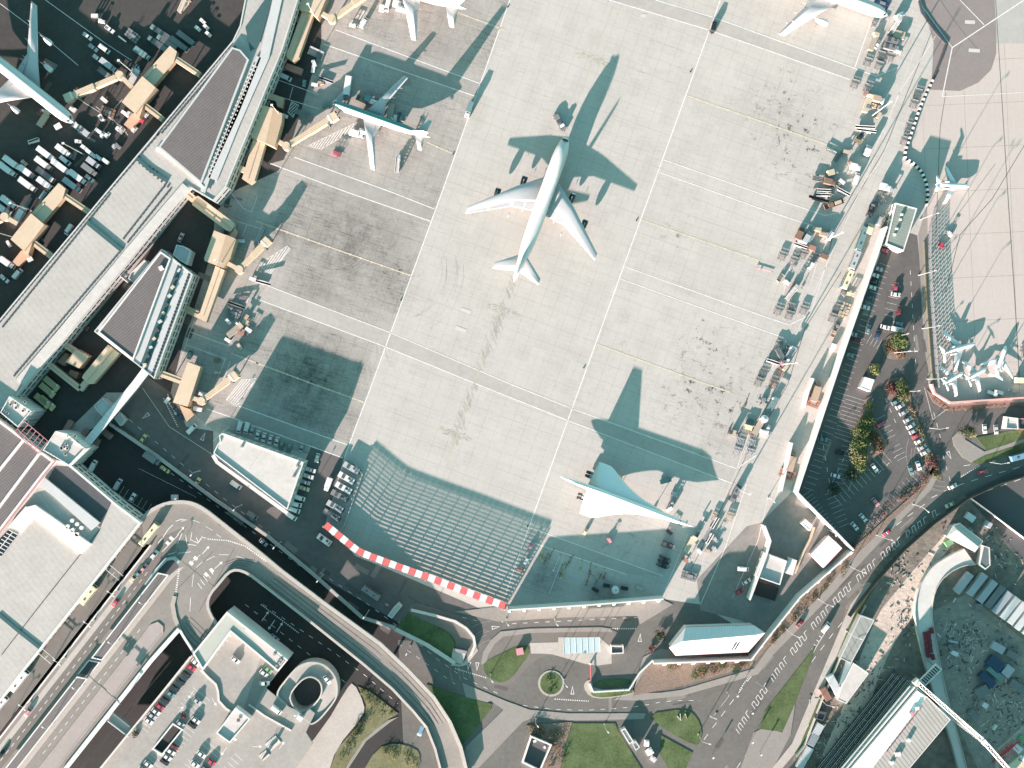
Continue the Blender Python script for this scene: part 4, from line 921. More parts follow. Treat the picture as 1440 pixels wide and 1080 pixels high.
P.fin(-.79*L, -.95*L, 8, -.955*L, -1.015*L, 19.2, .9, plane_w)
for (px, py), z in (((805,276), 2.9), ((822.5,313), 3.6)):
    x, y = P.st(px, py, 3)
    for sg in (1, -1): P.engine(x+1.2, abs(y)*sg, z, 5.2, 1.35, zt=z+2.2)
P.cockpit(-.05*L, -.035*L, 1.7, 9.3); P.windows(-.09*L, -.85*L, 3.2, 6.3, 1.2)
P.windows(-.1*L, -.28*L, 2.72, 8.9, 1.2)
P.gear([(-.1*L, 0, 3.5), (-.42*L, 5.4, 4.2), (-.42*L, -5.4, 4.2), (-.46*L, 1.9, 3.5), (-.46*L, -1.9, 3.5)], .65)
P.fairing(0, 0, [(0, (W[1][1][0]+.5, 7.5), 4.3), (0, (W[1][1][0]-4, 12.5), 4.9), (0, (W[2][1][0]+9, 18.5), 5.7)])

# --- delta airliner
P = Plane('delta_airliner', 'slender white needle nosed delta winged airliner standing in sun at the bottom of the apron', 'airliner', (976.5,741.5), (787.5,670), 5.2)
L = P.L
P.fuselage([(0,.03,.03,4.9,0), (.03,.25,.28,4.95,0), (.08,.7,.8,5.1,0), (.13,1.15,1.3,5.25,.1), (.2,1.42,1.55,5.3,.1), (.35,1.45,1.6,5.3,.05), (.6,1.45,1.55,5.3,0), (.75,1.35,1.4,5.4,0), (.88,.9,.95,5.6,0), (.96,.45,.5,5.8,0), (1,.06,.06,5.9,0)], bright_w)
half = [P.st(*q, 4.6) for q in ((943,734),(926.7,727.8),(906.7,723.8),(885,722),(860,723.5),(838,728),(826.7,728.6),(818,726),(815,722.5),(824,689))]
half = [(x, abs(y)) for x, y in half]
xin = half[-1][0]; outl = []
for x, y in half[:8]: outl.append((x, y))
mbs = []
for sg in (1, -1):
    mb = MB(); rings = []
    # chordwise lofts from the body outwards
    ys = [0.6, 2.2, 3.6, 5.2, 6.8, 8.6, 10.2, 11.4, 12.3]
    def le(y):
        pts = sorted([(q[1], q[0]) for q in half[:8]]); 
        if y <= pts[0][0]: return pts[0][1]+(pts[0][0]-y)*4.5
        for (y0, x0), (y1, x1) in zip(pts, pts[1:]):
            if y <= y1: return x0+(x1-x0)*(y-y0)/max(1e-6, y1-y0)
        return pts[-1][1]
    te0, te1 = half[9], half[8]
    for y in ys:
        a = le(y); te = te0[0]+(te1[0]-te0[0])*max(0, (y-te0[1])/(te1[1]-te0[1])); k = y/12.5
        th = .9*(1-k)+.12; zc = 4.7-.25*k
        rr = [(a+(te-a)*u, y*sg, zc+th*.5*v-.35*(1-u)*k) for u, v in ((0, 0), (.1, .6), (.4, 1), (.75, .6), (1, 0), (.75, -.5), (.4, -.8), (.1, -.5))]
        rings.append(rr if sg > 0 else rr[::-1])
    mb.loft(rings); P.part('wing', mb, bright_w)
P.fin(-.66*L, -.895*L, 6.2, -.865*L, -.93*L, 12.0, .55, bright_w)
for sg in (1, -1):
    e = MB().hexa([(half[9][0]-.4, sg*3.6, 2.7), (half[9][0]-.4, sg*7.0, 2.7), (half[9][0]+9, sg*7.0, 2.7), (half[9][0]+9, sg*3.6, 2.7)][::sg], [(half[9][0]-.6, sg*3.6, 4.35), (half[9][0]-.6, sg*7.0, 4.3), (half[9][0]+9, sg*7.0, 4.4), (half[9][0]+9, sg*3.6, 4.4)][::sg])
    o = P.part('engine_box', e, plane_g, False)
    nb = MB()
    for y in (4.45, 6.15): nb.cyl(0, 0, 0, 1, .01, 3)
    nb = MB()
    for y in (4.45, 6.15):
        nb.loft([[(half[9][0]-u, sg*y+r_*math.cos(t), 3.6+r_*math.sin(t)) for t in [i*math.pi/6 for i in range(12)]] for u, r_ in ((-.4, .8), (1.2, .78), (2.6, .62))])
    P.part('exhaust_nozzle', nb, nac_m, parent=o)
P.cockpit(-.115*L, -.09*L, .95, 5.95)
P.windows(-.17*L, -.7*L, 1.42, 5.6, 1.0)
P.gear([(-.3*L, 0, 4.2), (-.6*L, 3.9, 4.3), (-.6*L, -3.9, 4.3)], .55)

# --- narrow body: light put into the livery, shaded flank teal, lit flank white
def teal_shade_side():
    m, nt, b = nodes_of('teal_livery_shade'); tc = nt.nodes.new('ShaderNodeTexCoord'); sx = nt.nodes.new('ShaderNodeSeparateXYZ'); nt.links.new(tc.outputs['Object'], sx.inputs[0])
    k = mathn(nt, 'LESS_THAN', sx.outputs[1], .25)
    k2 = mathn(nt, 'GREATER_THAN', sx.outputs[0], -42.5)
    nt.links.new(mixc(nt, mathn(nt, 'MULTIPLY', k, k2), (.55,.55,.535), (.03,.18,.18)), b.inputs['Base Color']); b.inputs['Roughness'].default_value = .3; return m
def twin(name, label, nose, tail, hc, r, span, root, tipx, sweep_te, zfin, fm, eng_y, off=3.2, hnose=None, er=1.2, el=4.2, em=None, chord_tip=2.2, tp=7, four=None):
    P = Plane(name, label, 'airliner', nose, tail, hc); L = P.L
    P.fuselage([(0,.05,.05,hc-.4,0), (.015,r*.4,r*.4,hc-.3,0), (.04,r*.7,r*.72,hc-.15,0), (.08,r*.93,r*.95,hc-.05,0), (.13,r,r,hc,0), (.64,r,r,hc,0), (.76,r*.9,r*.92,hc+.15,0), (.88,r*.55,r*.6,hc+.7,0), (.96,r*.28,r*.33,hc+1.15,0), (1,.12,.14,hc+1.4,0)], fm)
    zw = hc-r*.55
    W = [((root[0]*L, r*.5), (root[1]*L, r*.5)), ((root[0]*L+(tipx*L-root[0]*L)*.36, span*.36), ((root[1]+sweep_te)*L, span*.36)), ((tipx*L, span), (tipx*L-chord_tip, span+.1))]
    P.wing('wing', W, zw, zw+span*.085, r*.62, plane_g, th1=.25)
    P.wing('tailplane', [((-.845*L, r*.3), (-.945*L, r*.3)), ((-.93*L, tp), (-.965*L, tp))], hc+.9, hc+1.6, .5, plane_g, th1=.15)
    P.fin(-.80*L, -.945*L, hc+r*.6, -.94*L, -.995*L, zfin, .5, plane_w)
    for i, y in enumerate(eng_y):
        k = y/span; x = root[0]*L+(tipx-root[0])*L*k
        for sg in (1, -1): P.engine(x+off, y*sg, zw+k*span*.085-er-.15, el, er, em or plane_w, zt=zw+k*span*.085)
    P.cockpit(-.036*L, -.018*L, r*.62, hc+r*.42); P.windows(-.1*L, -.82*L, r*.985, hc+.25, .9)
    P.gear([(-.11*L, 0, hc-r*.7), (-.49*L, r*1.7, zw), (-.49*L, -r*1.7, zw)], .5)
    P.fairing(0, 0, [(0, (W[1][1][0]-.5, span*.3), zw+.2), (0, (W[1][1][0]-.3-(W[1][1][0]-W[2][1][0])*.3, span*.52), zw+span*.03), (0, (W[1][1][0]-(W[1][1][0]-W[2][1][0])*.62, span*.75), zw+span*.055)])
    return P
twin('narrow_airliner', 'teal and white twin engined airliner parked at the stand left of the jumbo', (467,145), (605.5,194), 4.2, 2.0, 22, (-.315, -.515), -.56, .025, 14.2, teal_shade_side(), (7,), chord_tip=2.5)
twin('wide_airliner', 'white four engined airliner with grey wings in the left stands, cut by the left edge', (103,172), (-51,49), 5.6, 2.85, 30.5, (-.33, -.56), -.71, -.01, 17, plane_w, (11.8, 21.2), off=7.2, er=1.15, el=4.4, chord_tip=3.6, tp=9.5)
twin('wide_airliner', 'white airliner cut off by the top edge, tail and one wing showing', (470,-52), (656,14), 5.6, 2.9, 20.5, (-.50, -.665), -.70, -.005, 17.5, plane_w, (8.5,), off=4, er=1.5, el=5.5, chord_tip=2.6, tp=10)
twin('wide_airliner', 'white airliner with a silver engine, nose to the right at the top right edge', (1249,21), (1055,-50), 5.6, 2.9, 25, (-.33, -.53), -.617, -.02, 17.5, plane_w, (12,), off=7, er=1.5, el=5.5, chord_tip=2.8, tp=10)
def bizjet(label, nose, tail, wt, k=1, ttail=True):
    P = Plane('business_jet', label, 'business jet', nose, tail, 2.2); L = P.L; r = .95*k; hc = 1.9
    P.t['group'] = 'business jets on the right apron'
    P.fuselage([(0,.03,.03,hc-.3,0), (.05,r*.5,r*.5,hc-.15,0), (.12,r*.9,r*.9,hc,.1), (.2,r,r,hc,.08), (.6,r,r,hc,0), (.8,r*.7,r*.75,hc+.2,0), (1,.1,.15,hc+.5,0)], bright_w)
    x, y = P.st(*wt, 1.6); y = abs(y)
    P.wing('wing', [((-.34*L, r*.4), (-.60*L, r*.4)), ((x+.5, y), (x-.9, y))], 1.25, 1.9, .38*k, bright_w, th1=.12)
    P.fin(-.74*L, -.95*L, hc+r*.5, -.93*L, -1.04*L, hc+3.4*k, .25, bright_w)
    zt = hc+3.3*k if ttail else hc+1.5
    P.wing('tailplane', [((-.91*L, .1), (-1.02*L, .1)), ((-1.0*L, y*.42), (-1.06*L, y*.42))], zt, zt+.1, .18, bright_w, th1=.08)
    for sg in (1, -1):
        e = MB(); e.loft([[(-.60*L-u*L*.2, sg*(r+.62)+q*math.cos(t), hc+.5+q*math.sin(t)) for t in [i*math.pi/6 for i in range(12)]] for u, q in ((0, .42*k), (.1, .52*k), (.6, .5*k), (1, .3*k))]); P.part('engine', e, plane_g)
    P.cockpit(-.105*L, -.075*L, r*.68, hc+r*.45)
    P.windows(-.2*L, -.6*L, r*.99, hc+.15, 1.0)
    P.gear([(-.12*L, 0, hc-r*.6), (-.52*L, 1.5, 1.3), (-.52*L, -1.5, 1.3)], .28)
bizjet('white business jet with black wing tips standing alone at the top of the right apron', (1365,261.8), (1315,259.7), (1328,286.7), 1)
bizjet('largest white business jet of the cluster, wing over the lattice shadow', (1373,482.5), (1325,497), (1324.6,464.6), 1.05, False)
bizjet('white business jet nearest the pink wall corner', (1356,523), (1326,540), (1345,556.7), .95)
bizjet('white business jet between the corner one and the one facing up', (1388,517.5), (1358,534), (1378,550), .95)
bizjet('white business jet facing up, right hand of the cluster', (1415.5,485.5), (1399.5,529), (1424.4,530), 1.1, False)
# ------------------------------------------------------------------ vehicle and ground equipment kit
PAL = {'white': (.60,.60,.58), 'silver': (.36,.38,.39), 'grey': (.16,.17,.17), 'black': (.02,.022,.025), 'red': (.42,.05,.08), 'darkred': (.16,.02,.025), 'navy': (.03,.06,.11), 'teal': (.13,.22,.22), 'green': (.16,.30,.16),
       'yellow': (.50,.45,.20), 'cream': (.58,.53,.37), 'orange': (.38,.28,.21), 'tan': (.42,.36,.27), 'brown': (.17,.11,.08), 'olive': (.20,.17,.10), 'pink': (.50,.24,.27), 'blue': (.13,.25,.33), 'rust': (.32,.17,.13), 'lilac': (.36,.38,.40)}
def paint(c): return mat('paint_'+c, PAL[c], .32 if c not in ('brown', 'olive', 'grey') else .6, .09, 1.6, spec=.5)
tyre = mat('tyre_rubber', (.018,.018,.018), .9, .1, 3); lampm = mat('lamp_glass', (.7,.68,.6), .15, .05, 3); amber = mat('amber_lens', (.7,.25,.02), .3, .05, 3); deckm = mat('deck_plate', (.20,.20,.19), .6, .2, 1.5); galv = mat('galvanised', (.44,.45,.44), .5, .15, 2, metal=.25)
KIT = {}
def P4(mb, xs, ys, r, w_=.24):
    return [(n, MB().wheel(x, y, r, w_), tyre) for n, x, y in [('wheel', x, y) for x in xs for y in ys]]
def k_car(c):
    b = MB(); prof = [(-2.15,.32),(-2.2,.62),(-2.1,.86),(-1.3,.95),(.95,.93),(1.85,.78),(2.15,.6),(2.18,.32)]
    b.loft([[(x*(1 if abs(y) < .8 else .97), y, z) for x, z in prof] for y in (-.88,-.8,.8,.88)])
    g = MB().hexa([(-1.72,-.8,.93),(.98,-.8,.93),(.98,.8,.93),(-1.72,.8,.93)], [(-1.2,-.62,1.4),(.22,-.62,1.4),(.22,.62,1.4),(-1.2,.62,1.4)])
    r = MB().hexa([(-1.24,-.67,1.36),(.2,-.67,1.36),(.2,.67,1.36),(-1.24,.67,1.36)], [(-1.1,-.58,1.46),(.1,-.58,1.46),(.1,.58,1.46),(-1.1,.58,1.46)])
    return [('body', b, paint(c)), ('window', g, glass_d), ('roof', r, paint(c))]+P4(b, (-1.35,1.35), (-.78,.78), .32)+[('headlight', MB().box(2.1, s*.6, .55, .16, .34, .16), lampm) for s in (-1, 1)]
def k_van(c):
    b = MB(); prof = [(-2.6,.35),(-2.62,2.0),(-2.5,2.2),(1.2,2.2),(1.45,2.1),(1.95,1.2),(2.55,.95),(2.65,.35)]
    b.loft([[(x, y*(1 if z < 1.3 else .93), z) for x, z in prof] for y in (-.98,-.9,.9,.98)])
    g = MB().hexa([(1.98,-.82,1.27),(1.5,-.76,2.12),(1.5,.76,2.12),(1.98,.82,1.27)], [(2.06,-.82,1.3),(1.58,-.76,2.16),(1.58,.76,2.16),(2.06,.82,1.3)])
    rr = MB().box(-.8, 0, 2.2, 2.6, 1.2, .05)
    return [('body', b, paint(c)), ('windscreen', g, glass_d), ('side_window', MB().box(.95, -.985, 1.3, .9, .02, .6), glass_d), ('side_window', MB().box(.95, .985, 1.3, .9, .02, .6), glass_d), ('roof_panel', rr, paint(c))]+P4(b, (-1.7,1.75), (-.85,.85), .36)+[('headlight', MB().box(2.6, q*.65, .75, .14, .36, .2), lampm) for q in (-1, 1)]
def k_pickup(c):
    b = MB(); prof = [(-2.4,.4),(-2.4,.75),(.1,.8),(1.0,1.0),(2.2,.85),(2.35,.4)]
    b.loft([[(x, y, z) for x, z in prof] for y in (-.88,.88)])
    g = MB().hexa([(-.35,-.8,.8),(1.15,-.8,.98),(1.15,.8,.98),(-.35,.8,.8)], [(-.25,-.66,1.6),(.55,-.66,1.6),(.55,.66,1.6),(-.25,.66,1.6)])
    r = MB().box(.15, 0, 1.58, .95, 1.4, .1); bed = MB().wall([(-.45,-.8),(-2.3,-.8),(-2.3,.8),(-.45,.8)], .1, .75, 1.05, closed=True)
    return [('body', b, paint(c)), ('window', g, glass_d), ('roof', r, paint(c)), ('load_bed', bed, paint(c)), ('bar', MB().box(-.5, 0, 1.05, .12, 1.6, .6), steel_m)]+P4(b, (-1.5,1.5), (-.78,.78), .36)
def k_truck(c, L=8.2, cabc=None, wide=2.5):
    h = L/2; cb = cabc or c
    return [('cargo_box', MB().box(-1.0, 0, 1.0, L-2.1, wide, 2.55), paint(c)), ('cab', MB().hexa([(h-1.75,-1.1,.5),(h,-1.1,.5),(h,1.1,.5),(h-1.75,1.1,.5)], [(h-1.75,-1.05,2.5),(h-.3,-1.0,2.5),(h-.3,1.0,2.5),(h-1.75,1.05,2.5)]), paint(cb)),
            ('windscreen', MB().hexa([(h-.16,-.95,1.5),(h-.02,-.95,1.5),(h-.02,.95,1.5),(h-.16,.95,1.5)], [(h-.36,-.9,2.38),(h-.22,-.9,2.38),(h-.22,.9,2.38),(h-.36,.9,2.38)]), glass_d), ('roof_spoiler', MB().box(h-1.2, 0, 2.5, .5, 1.5, .3), paint(cb)),
            ('chassis', MB().box(-.2, 0, .55, L-.8, 1.0, .4), steel_d)]+P4(None, (-h+1.6, h-1.1), (-1.0, 1.0), .48, .34)
def k_flat(c, L=9.0):
    h = L/2; f = MB().box(-1.0, 0, 1.0, L-2.1, 2.4, .25)
    rl = MB()
    for y in (-1.1,-.4,.3,1.0): rl.box(-1.0, y, 1.25, L-2.3, .18, .12)
    return [('load_bed', f, deckm), ('roller_track', rl, steel_m)]+k_truck(c, L)[1:]
def k_hilo(c, L=8.5):
    return k_flat(c, L)
def k_bus(c, L=11, stripe=None):
    h = L/2; b = MB(); prof = [(-h,.4),(-h,2.9),(-h+.25,3.15),(h-.3,3.15),(h,2.8),(h+.05,.4)]
    b.loft([[(x, y*(1 if z < 2.9 else .94), z) for x, z in prof] for y in (-1.27,-1.2,1.2,1.27)])
    w_ = [MB(), MB()]
    for s in (0, 1):
        for k in range(int(L/1.5)-1): w_[s].box(-h+1.1+k*1.5, (2*s-1)*1.275, 1.5, 1.25, .02, 1.0)
    ws = MB().box(h+.03, 0, 1.3, .05, 2.2, 1.4)
    return [('body', b, paint(c)), ('window_row', w_[0], glass_d), ('window_row', w_[1], glass_d), ('windscreen', ws, glass_d), ('roof_hatch', MB().box(-h*.45, 0, 3.15, .9, .8, .12), steel_d), ('roof_hatch', MB().box(h*.4, 0, 3.15, .8, .7, .1), steel_d)]+P4(None, (-h+2.6, h-2.4), (-1.08,1.08), .5, .3)
def k_tug(c):
    return [('body', MB().box(0, 0, .35, 3.0, 1.55, .55).hexa([(.2,-.7,.9),(1.4,-.7,.9),(1.4,.7,.9),(.2,.7,.9)], [(.3,-.6,1.15),(1.25,-.6,1.05),(1.25,.6,1.05),(.3,.6,1.15)]), paint(c)), ('seat', MB().box(-.5, 0, .9, .5, 1.1, .35).box(-.8, 0, .9, .14, 1.1, .8), steel_d),
            ('canopy', MB().box(-.4, 0, 1.95, 1.5, 1.4, .07).box(-1.05,-.6,.9,.07,.07,1.05).box(-1.05,.6,.9,.07,.07,1.05).box(.3,-.6,.9,.07,.07,1.05).box(.3,.6,.9,.07,.07,1.05), paint(c))]+P4(None, (-.95,.95), (-.68,.68), .36)
def k_pushback(c):
    return [('body', MB().box(0, 0, .3, 8.2, 2.7, .95).box(-2.6, 0, 1.25, 2.4, 2.3, .25), paint(c)), ('cab', MB().hexa([(1.3,-1.1,1.25),(3.0,-1.1,1.25),(3.0,1.1,1.25),(1.3,1.1,1.25)], [(1.5,-1,2.2),(2.7,-1,2.2),(2.7,1,2.2),(1.5,1,2.2)]), glass_d), ('cab_roof', MB().box(2.1, 0, 2.2, 1.4, 2.1, .1), paint('white')),
            ('engine_grille', MB().box(-.4, 0, 1.26, 1.4, 1.8, .1), steel_d), ('tow_hitch', MB().box(4.3, 0, .5, .6, .5, .3), steel_d)]+P4(None, (-2.6,2.6), (-1.15,1.15), .62, .4)
def k_dolly(c, L=4.0, W_=3.3, n=6):
    r = MB()
    for k in range(n): r.box(0, -W_/2+W_*k/(n-1), .62, L, .2, .16)
    e = MB().box(-L*.42, 0, .5, .22, W_, .14).box(L*.42, 0, .5, .22, W_, .14).box(0, 0, .5, .18, W_, .14)
    en = MB().box(-L/2, 0, .62, .1, W_, .5)
    return [('roller_rail', r, paint(c)), ('cross_frame', e, steel_m), ('end_stop', en, paint(c)), ('drawbar', MB().tube([(L*.45,0,.5),(L*.45+1.4,0,.3)], .06, 6), steel_d)]+P4(None, (-L*.32,L*.32), (-W_*.36,W_*.36), .24, .16)
def k_cart(c):
    return [('deck', MB().box(0, 0, .55, 3.0, 1.6, .14), deckm), ('canopy', MB().box(0, 0, 1.95, 3.0, 1.6, .07).box(0, 0, .69, .06, 1.5, 1.26), paint(c)), ('end_panel', MB().box(-1.47, 0, .69, .05, 1.55, 1.26).box(1.47, 0, .69, .05, 1.55, 1.26), paint(c)), ('drawbar', MB().tube([(1.5,0,.55),(2.4,0,.35)], .05, 6), steel_d)]+P4(None, (-1,1), (-.65,.65), .26, .16)
def k_stairs(c):
    st = MB()
    for k in range(14): st.box(-3.4+k*.42, 0, .7+k*.26, .44, 1.5, .08)
    rl = MB()
    for s in (-1, 1): rl.hexa([(-3.6,s*.85-.04,.6),(2.3,s*.85-.04,4.3),(2.3,s*.85+.04,4.3),(-3.6,s*.85+.04,.6)], [(-3.6,s*.85-.04,1.6),(2.3,s*.85-.04,5.4),(2.3,s*.85+.04,5.4),(-3.6,s*.85+.04,1.6)])
    return [('chassis', MB().box(.2, 0, .4, 7.4, 1.9, .3), paint(c)), ('tread', st, galv), ('side_rail', rl, paint(c)), ('platform', MB().box(3.0, 0, 4.25, 1.9, 1.9, .12), galv), ('cab', MB().box(3.2, -.2, .7, 1.3, 1.2, 1.2), paint(c)), ('lift_frame', MB().tube([(-.5,-.6,.7),(2.3,-.6,4.2)], .09, 6).tube([(-.5,.6,.7),(2.3,.6,4.2)], .09, 6), steel_m)]+P4(None, (-2.4,2.6), (-.85,.85), .4)
def k_belt(c, L=8.0):
    b = MB().hexa([(-L/2,-.4,.9),(L/2,-.4,2.1),(L/2,.4,2.1),(-L/2,.4,.9)], [(-L/2,-.4,1.1),(L/2,-.4,2.3),(L/2,.4,2.3),(-L/2,.4,1.1)])
    fr = MB()
    for s in (-1, 1): fr.hexa([(-L/2,s*.52-.09,.95),(L/2,s*.52-.09,2.15),(L/2,s*.52+.09,2.15),(-L/2,s*.52+.09,.95)], [(-L/2,s*.52-.09,1.3),(L/2,s*.52-.09,2.5),(L/2,s*.52+.09,2.5),(-L/2,s*.52+.09,1.3)])
    return [('belt', b, black_m), ('side_frame', fr, paint(c)), ('chassis', MB().box(-.3, 0, .35, 5.2, 1.7, .45), paint(c)), ('driver_seat', MB().box(-1.9, .75, .8, .6, .6, .5), steel_d)]+P4(None, (-1.7,1.5), (-.75,.75), .36)
def k_loader(c):
    b = MB()
    for y in (-.9,-.3,.3,.9): b.box(-.6, y, 1.9, 6.2, .14, .08)
    return [('main_platform', MB().box(-.6, 0, 1.6, 6.4, 2.7, .28), paint(c)), ('front_platform', MB().box(3.6, 0, 2.3, 1.8, 2.9, .22), paint(c)), ('roller', b, steel_m), ('scissor', MB().tube([(-2.6,-1,.5),(2,-1,1.6)], .1, 6).tube([(-2.6,1,.5),(2,1,1.6)], .1, 6).tube([(2,-1,.5),(-2.6,-1,1.6)], .1, 6).tube([(2,1,.5),(-2.6,1,1.6)], .1, 6), steel_d), ('chassis', MB().box(0, 0, .35, 7.4, 2.3, .35), paint(c)), ('control_cab', MB().box(3.2, 1.5, 2.5, .9, .7, 1.2), paint('white'))]+P4(None, (-2.8,2.8), (-1.05,1.05), .42)
def k_gpu(c, L=7.5):
    return [('housing', MB().box(-.2, 0, .6, L-.6, 2.6, 1.7), paint(c)), ('roof_grille', MB().box(-1.6, 0, 2.3, 1.5, 1.9, .08).box(1.2, .4, 2.3, 1.2, 1.0, .08), steel_d), ('exhaust', MB().cyl(2.3, -.7, 2.3, 2.75, .14, 8), steel_m), ('cowl', MB().box(2.6, .2, 2.3, .7, 1.4, .25), paint('grey')), ('side_panel', MB().box(-.2, 1.31, 1.0, L-1.6, .03, .9).box(-.2, -1.31, 1.0, L-1.6, .03, .9), steel_m), ('chassis', MB().box(0, 0, .35, L, 2.2, .25), steel_d)]+P4(None, (-2.4,2.4), (-1.05,1.05), .36)
def k_box(c, L=3.0, W_=2.2, h=1.7):
    return [('container', MB().hexa([(-L/2,-W_/2,.3),(L/2-.4,-W_/2,.3),(L/2-.4,W_/2,.3),(-L/2,W_/2,.3)], [(-L/2,-W_/2,.7),(L/2,-W_/2,.7),(L/2,W_/2,.7),(-L/2,W_/2,.7)]).box(0, 0, .7, L, W_, h-.6), paint(c)), ('curtain', MB().box(0, W_/2+.02, .7, L*.8, .03, h-.8), steel_m), ('base', MB().box(0, 0, .02, L-.5, W_-.2, .28), deckm)]
def k_skip(c, L=6, W_=2.4, h=2.4):
    r = MB()
    n = int(L/.6)
    for k in range(n): r.box(-L/2+.3+k*.6, 0, h+.02, .12, W_-.1, .07)
    return [('shell', MB().box(0, 0, .15, L, W_, h-.13), paint(c)), ('roof_rib', r, paint(c)), ('door', MB().box(L/2+.02, 0, .3, .05, W_-.3, h-.5), steel_m), ('skid', MB().box(0, -W_*.35, 0, L, .2, .15).box(0, W_*.35, 0, L, .2, .15), steel_d)]
def k_towbar(c, L=6):
    return [('bar', MB().tube([(-L/2,0,.45),(L/2,0,.4)], .13, 6), paint(c)), ('towing_eye', MB().cyl(L/2+.15, 0, .3, .5, .25, 8), steel_d), ('head', MB().box(-L/2, 0, .35, .5, .9, .3), paint(c))]+P4(None, (-L*.2,), (-.4,.4), .25, .14)
def k_rack(c, L=5, W_=1.6):
    r = MB()
    for k in range(4): r.box(0, -W_/2+W_*k/3, .9, L, .14, .14)
    return [('rail', r, paint(c)), ('end_frame', MB().box(-L/2+.1, 0, .1, .14, W_, 1.1), steel_m), ('end_frame', MB().box(L/2-.1, 0, .1, .14, W_, 1.1), steel_m), ('shelf', MB().box(0, 0, .35, L-.3, W_-.2, .06), deckm)]
def k_tank(c):
    return [('tank', MB().cyl(0, 0, .5, 2.6, 1.7, 20).cyl(0, 0, 2.6, 2.85, 1.55, 20, 0, .5), paint(c)), ('hatch', MB().cyl(.2, .1, 2.85, 3.0, .35, 10), steel_m), ('stand', MB().box(0, 0, .05, 2.6, 2.6, .45), steel_d)]
def k_pallets(c):
    b = MB(); rr = random.Random(3)
    for i in range(5):
        for j in range(3): b.box(-2.8+i*1.4, -1.4+j*1.4, .05, 1.15, 1.15, .5+.4*rr.random(), .1*rr.random())
    return [('pallet_stack', b, paint(c)), ('sheet', MB().box(.5, 0, 1.0, 2.6, 1.4, .05), steel_m)]
def k_taxi(c):
    p = k_car(c); p.append(('roof_sign', MB().box(-.2, 0, 1.46, .25, .6, .14), amber)); return p
def k_trailer(c, L=7):
    return [('deck', MB().box(0, 0, .8, L, 2.4, .2), paint(c)), ('side_board', MB().wall([(-L/2,-1.2),(L/2,-1.2),(L/2,1.2),(-L/2,1.2)], .12, 1.0, 1.7, closed=True), paint(c)), ('load', MB().box(-1.4, 0, 1.0, 2.4, 1.9, .9).box(1.3, .2, 1.0, 2.0, 1.6, .6, .2), paint('brown')), ('drawbar', MB().tube([(L/2,0,.8),(L/2+1.6,0,.5)], .08, 6), steel_d)]+P4(None, (-2,2), (-1,1), .42)
KINDS = {'car': ('parked_car', 'car', k_car), 'taxi': ('taxi', 'taxi', k_taxi), 'van': ('van', 'van', k_van), 'pickup': ('pickup_truck', 'pickup', k_pickup), 'truck': ('box_truck', 'truck', k_truck), 'flat': ('flatbed_truck', 'truck', k_flat), 'bus': ('bus', 'bus', k_bus), 'tug': ('baggage_tug', 'tug', k_tug), 'pushback': ('pushback_tractor', 'tractor', k_pushback),
         'dolly': ('cargo_dolly', 'dolly', k_dolly), 'cart': ('baggage_cart', 'cart', k_cart), 'stairs': ('passenger_stairs', 'stairs', k_stairs), 'belt': ('belt_loader', 'loader', k_belt), 'loader': ('cargo_loader', 'loader', k_loader), 'gpu': ('ground_power_unit', 'power unit', k_gpu), 'box': ('cargo_container', 'container', k_box), 'skip': ('storage_container', 'container', k_skip), 'towbar': ('tow_bar', 'tow bar', k_towbar), 'rack': ('equipment_rack', 'rack', k_rack), 'tank': ('water_tank', 'tank', k_tank), 'pallets': ('pallet_pile', 'pallets', k_pallets), 'trailer': ('trailer', 'trailer', k_trailer)}
def veh(kind, px, py, ang, col, label, group=None, z=.03, zz=1.5, name=None, **kw):
    """place one vehicle: pixel position, heading in degrees clockwise from image right, colour, label"""
    nm, cat, fn = KINDS[kind]; key = (kind, col, tuple(sorted(kw.items()))); x, y = V(px, py, z+zz*.6)
    t = thing(name or nm, label, cat, (x, y, z), -rad(ang), group)
    if key not in KIT:
        KIT[key] = [mb.build(n, m, t) for n, mb, m in fn(col, **kw)]
    else:
        for src in KIT[key]:
            o = src.copy(); COL.objects.link(o); o.parent = t
    return t
# ------------------------------------------------------------------ elevated roads, decks
ZD = 7.5
deck_r = mat('deck_road', (.205,.192,.17), .88, .18, .7, amt2=.16)
deck_p = mat('car_park_deck', (.275,.262,.237), .88, .2, .6, amt2=.18)
X0 = lambda x0, y: (x0+(1005-y)*.78, y)
def slab(name, poly, z, th, m):
    o = MB().prism(VP(poly, z), z-th, z, 0, 1).build(name, [conc, m]); o['kind'] = 'structure'; return o
def sheet(name, poly, z, m, px=True):
    o = MB().flat(VP(poly, z) if px else poly, z).build(name, m); o['kind'] = 'structure'; return o
def parapet(label, pts, z, h=1.1, w=.7, m=None, name='parapet', below=0, closed=False):
    p = [(*V(q[0], q[1], z if len(q) < 3 else q[2]), (z if len(q) < 3 else q[2])) for q in pts]; c = p[len(p)//2]
    t = thing(name, label, 'parapet', (c[0], c[1], 0)); part(t, 'panel', MB().wall(p, w, -below, h, 0, None, closed), m or conc_l)
    part(t, 'coping', MB().wall(p, w+.25, h, h+.1, 0, None, closed), m or conc_l); return t
slab('elevated_road', [X0(-15,1090), (153,790), (199,734), (204,765), X0(18,1090)], ZD, 1, asph_b)
CURVE = smooth_pts([(199,734),(206,723),(219,714),(235,707.5),(254,705),(272,707.5),(288,716),(312,735),(340,757),(362,774),(397,803)], 1)
INNER = smooth_pts([(372,823),(350,806),(333,800),(321,805),(308,821),(296,835),(292,849),(296,863),(305,877)], 1)
slab('elevated_road', [X0(26,1090), (213,766), (204,765)]+CURVE+INNER+[(272,916),(256,891),(251,886),(213,929), X0(152,1090)], ZD, 1, deck_r)
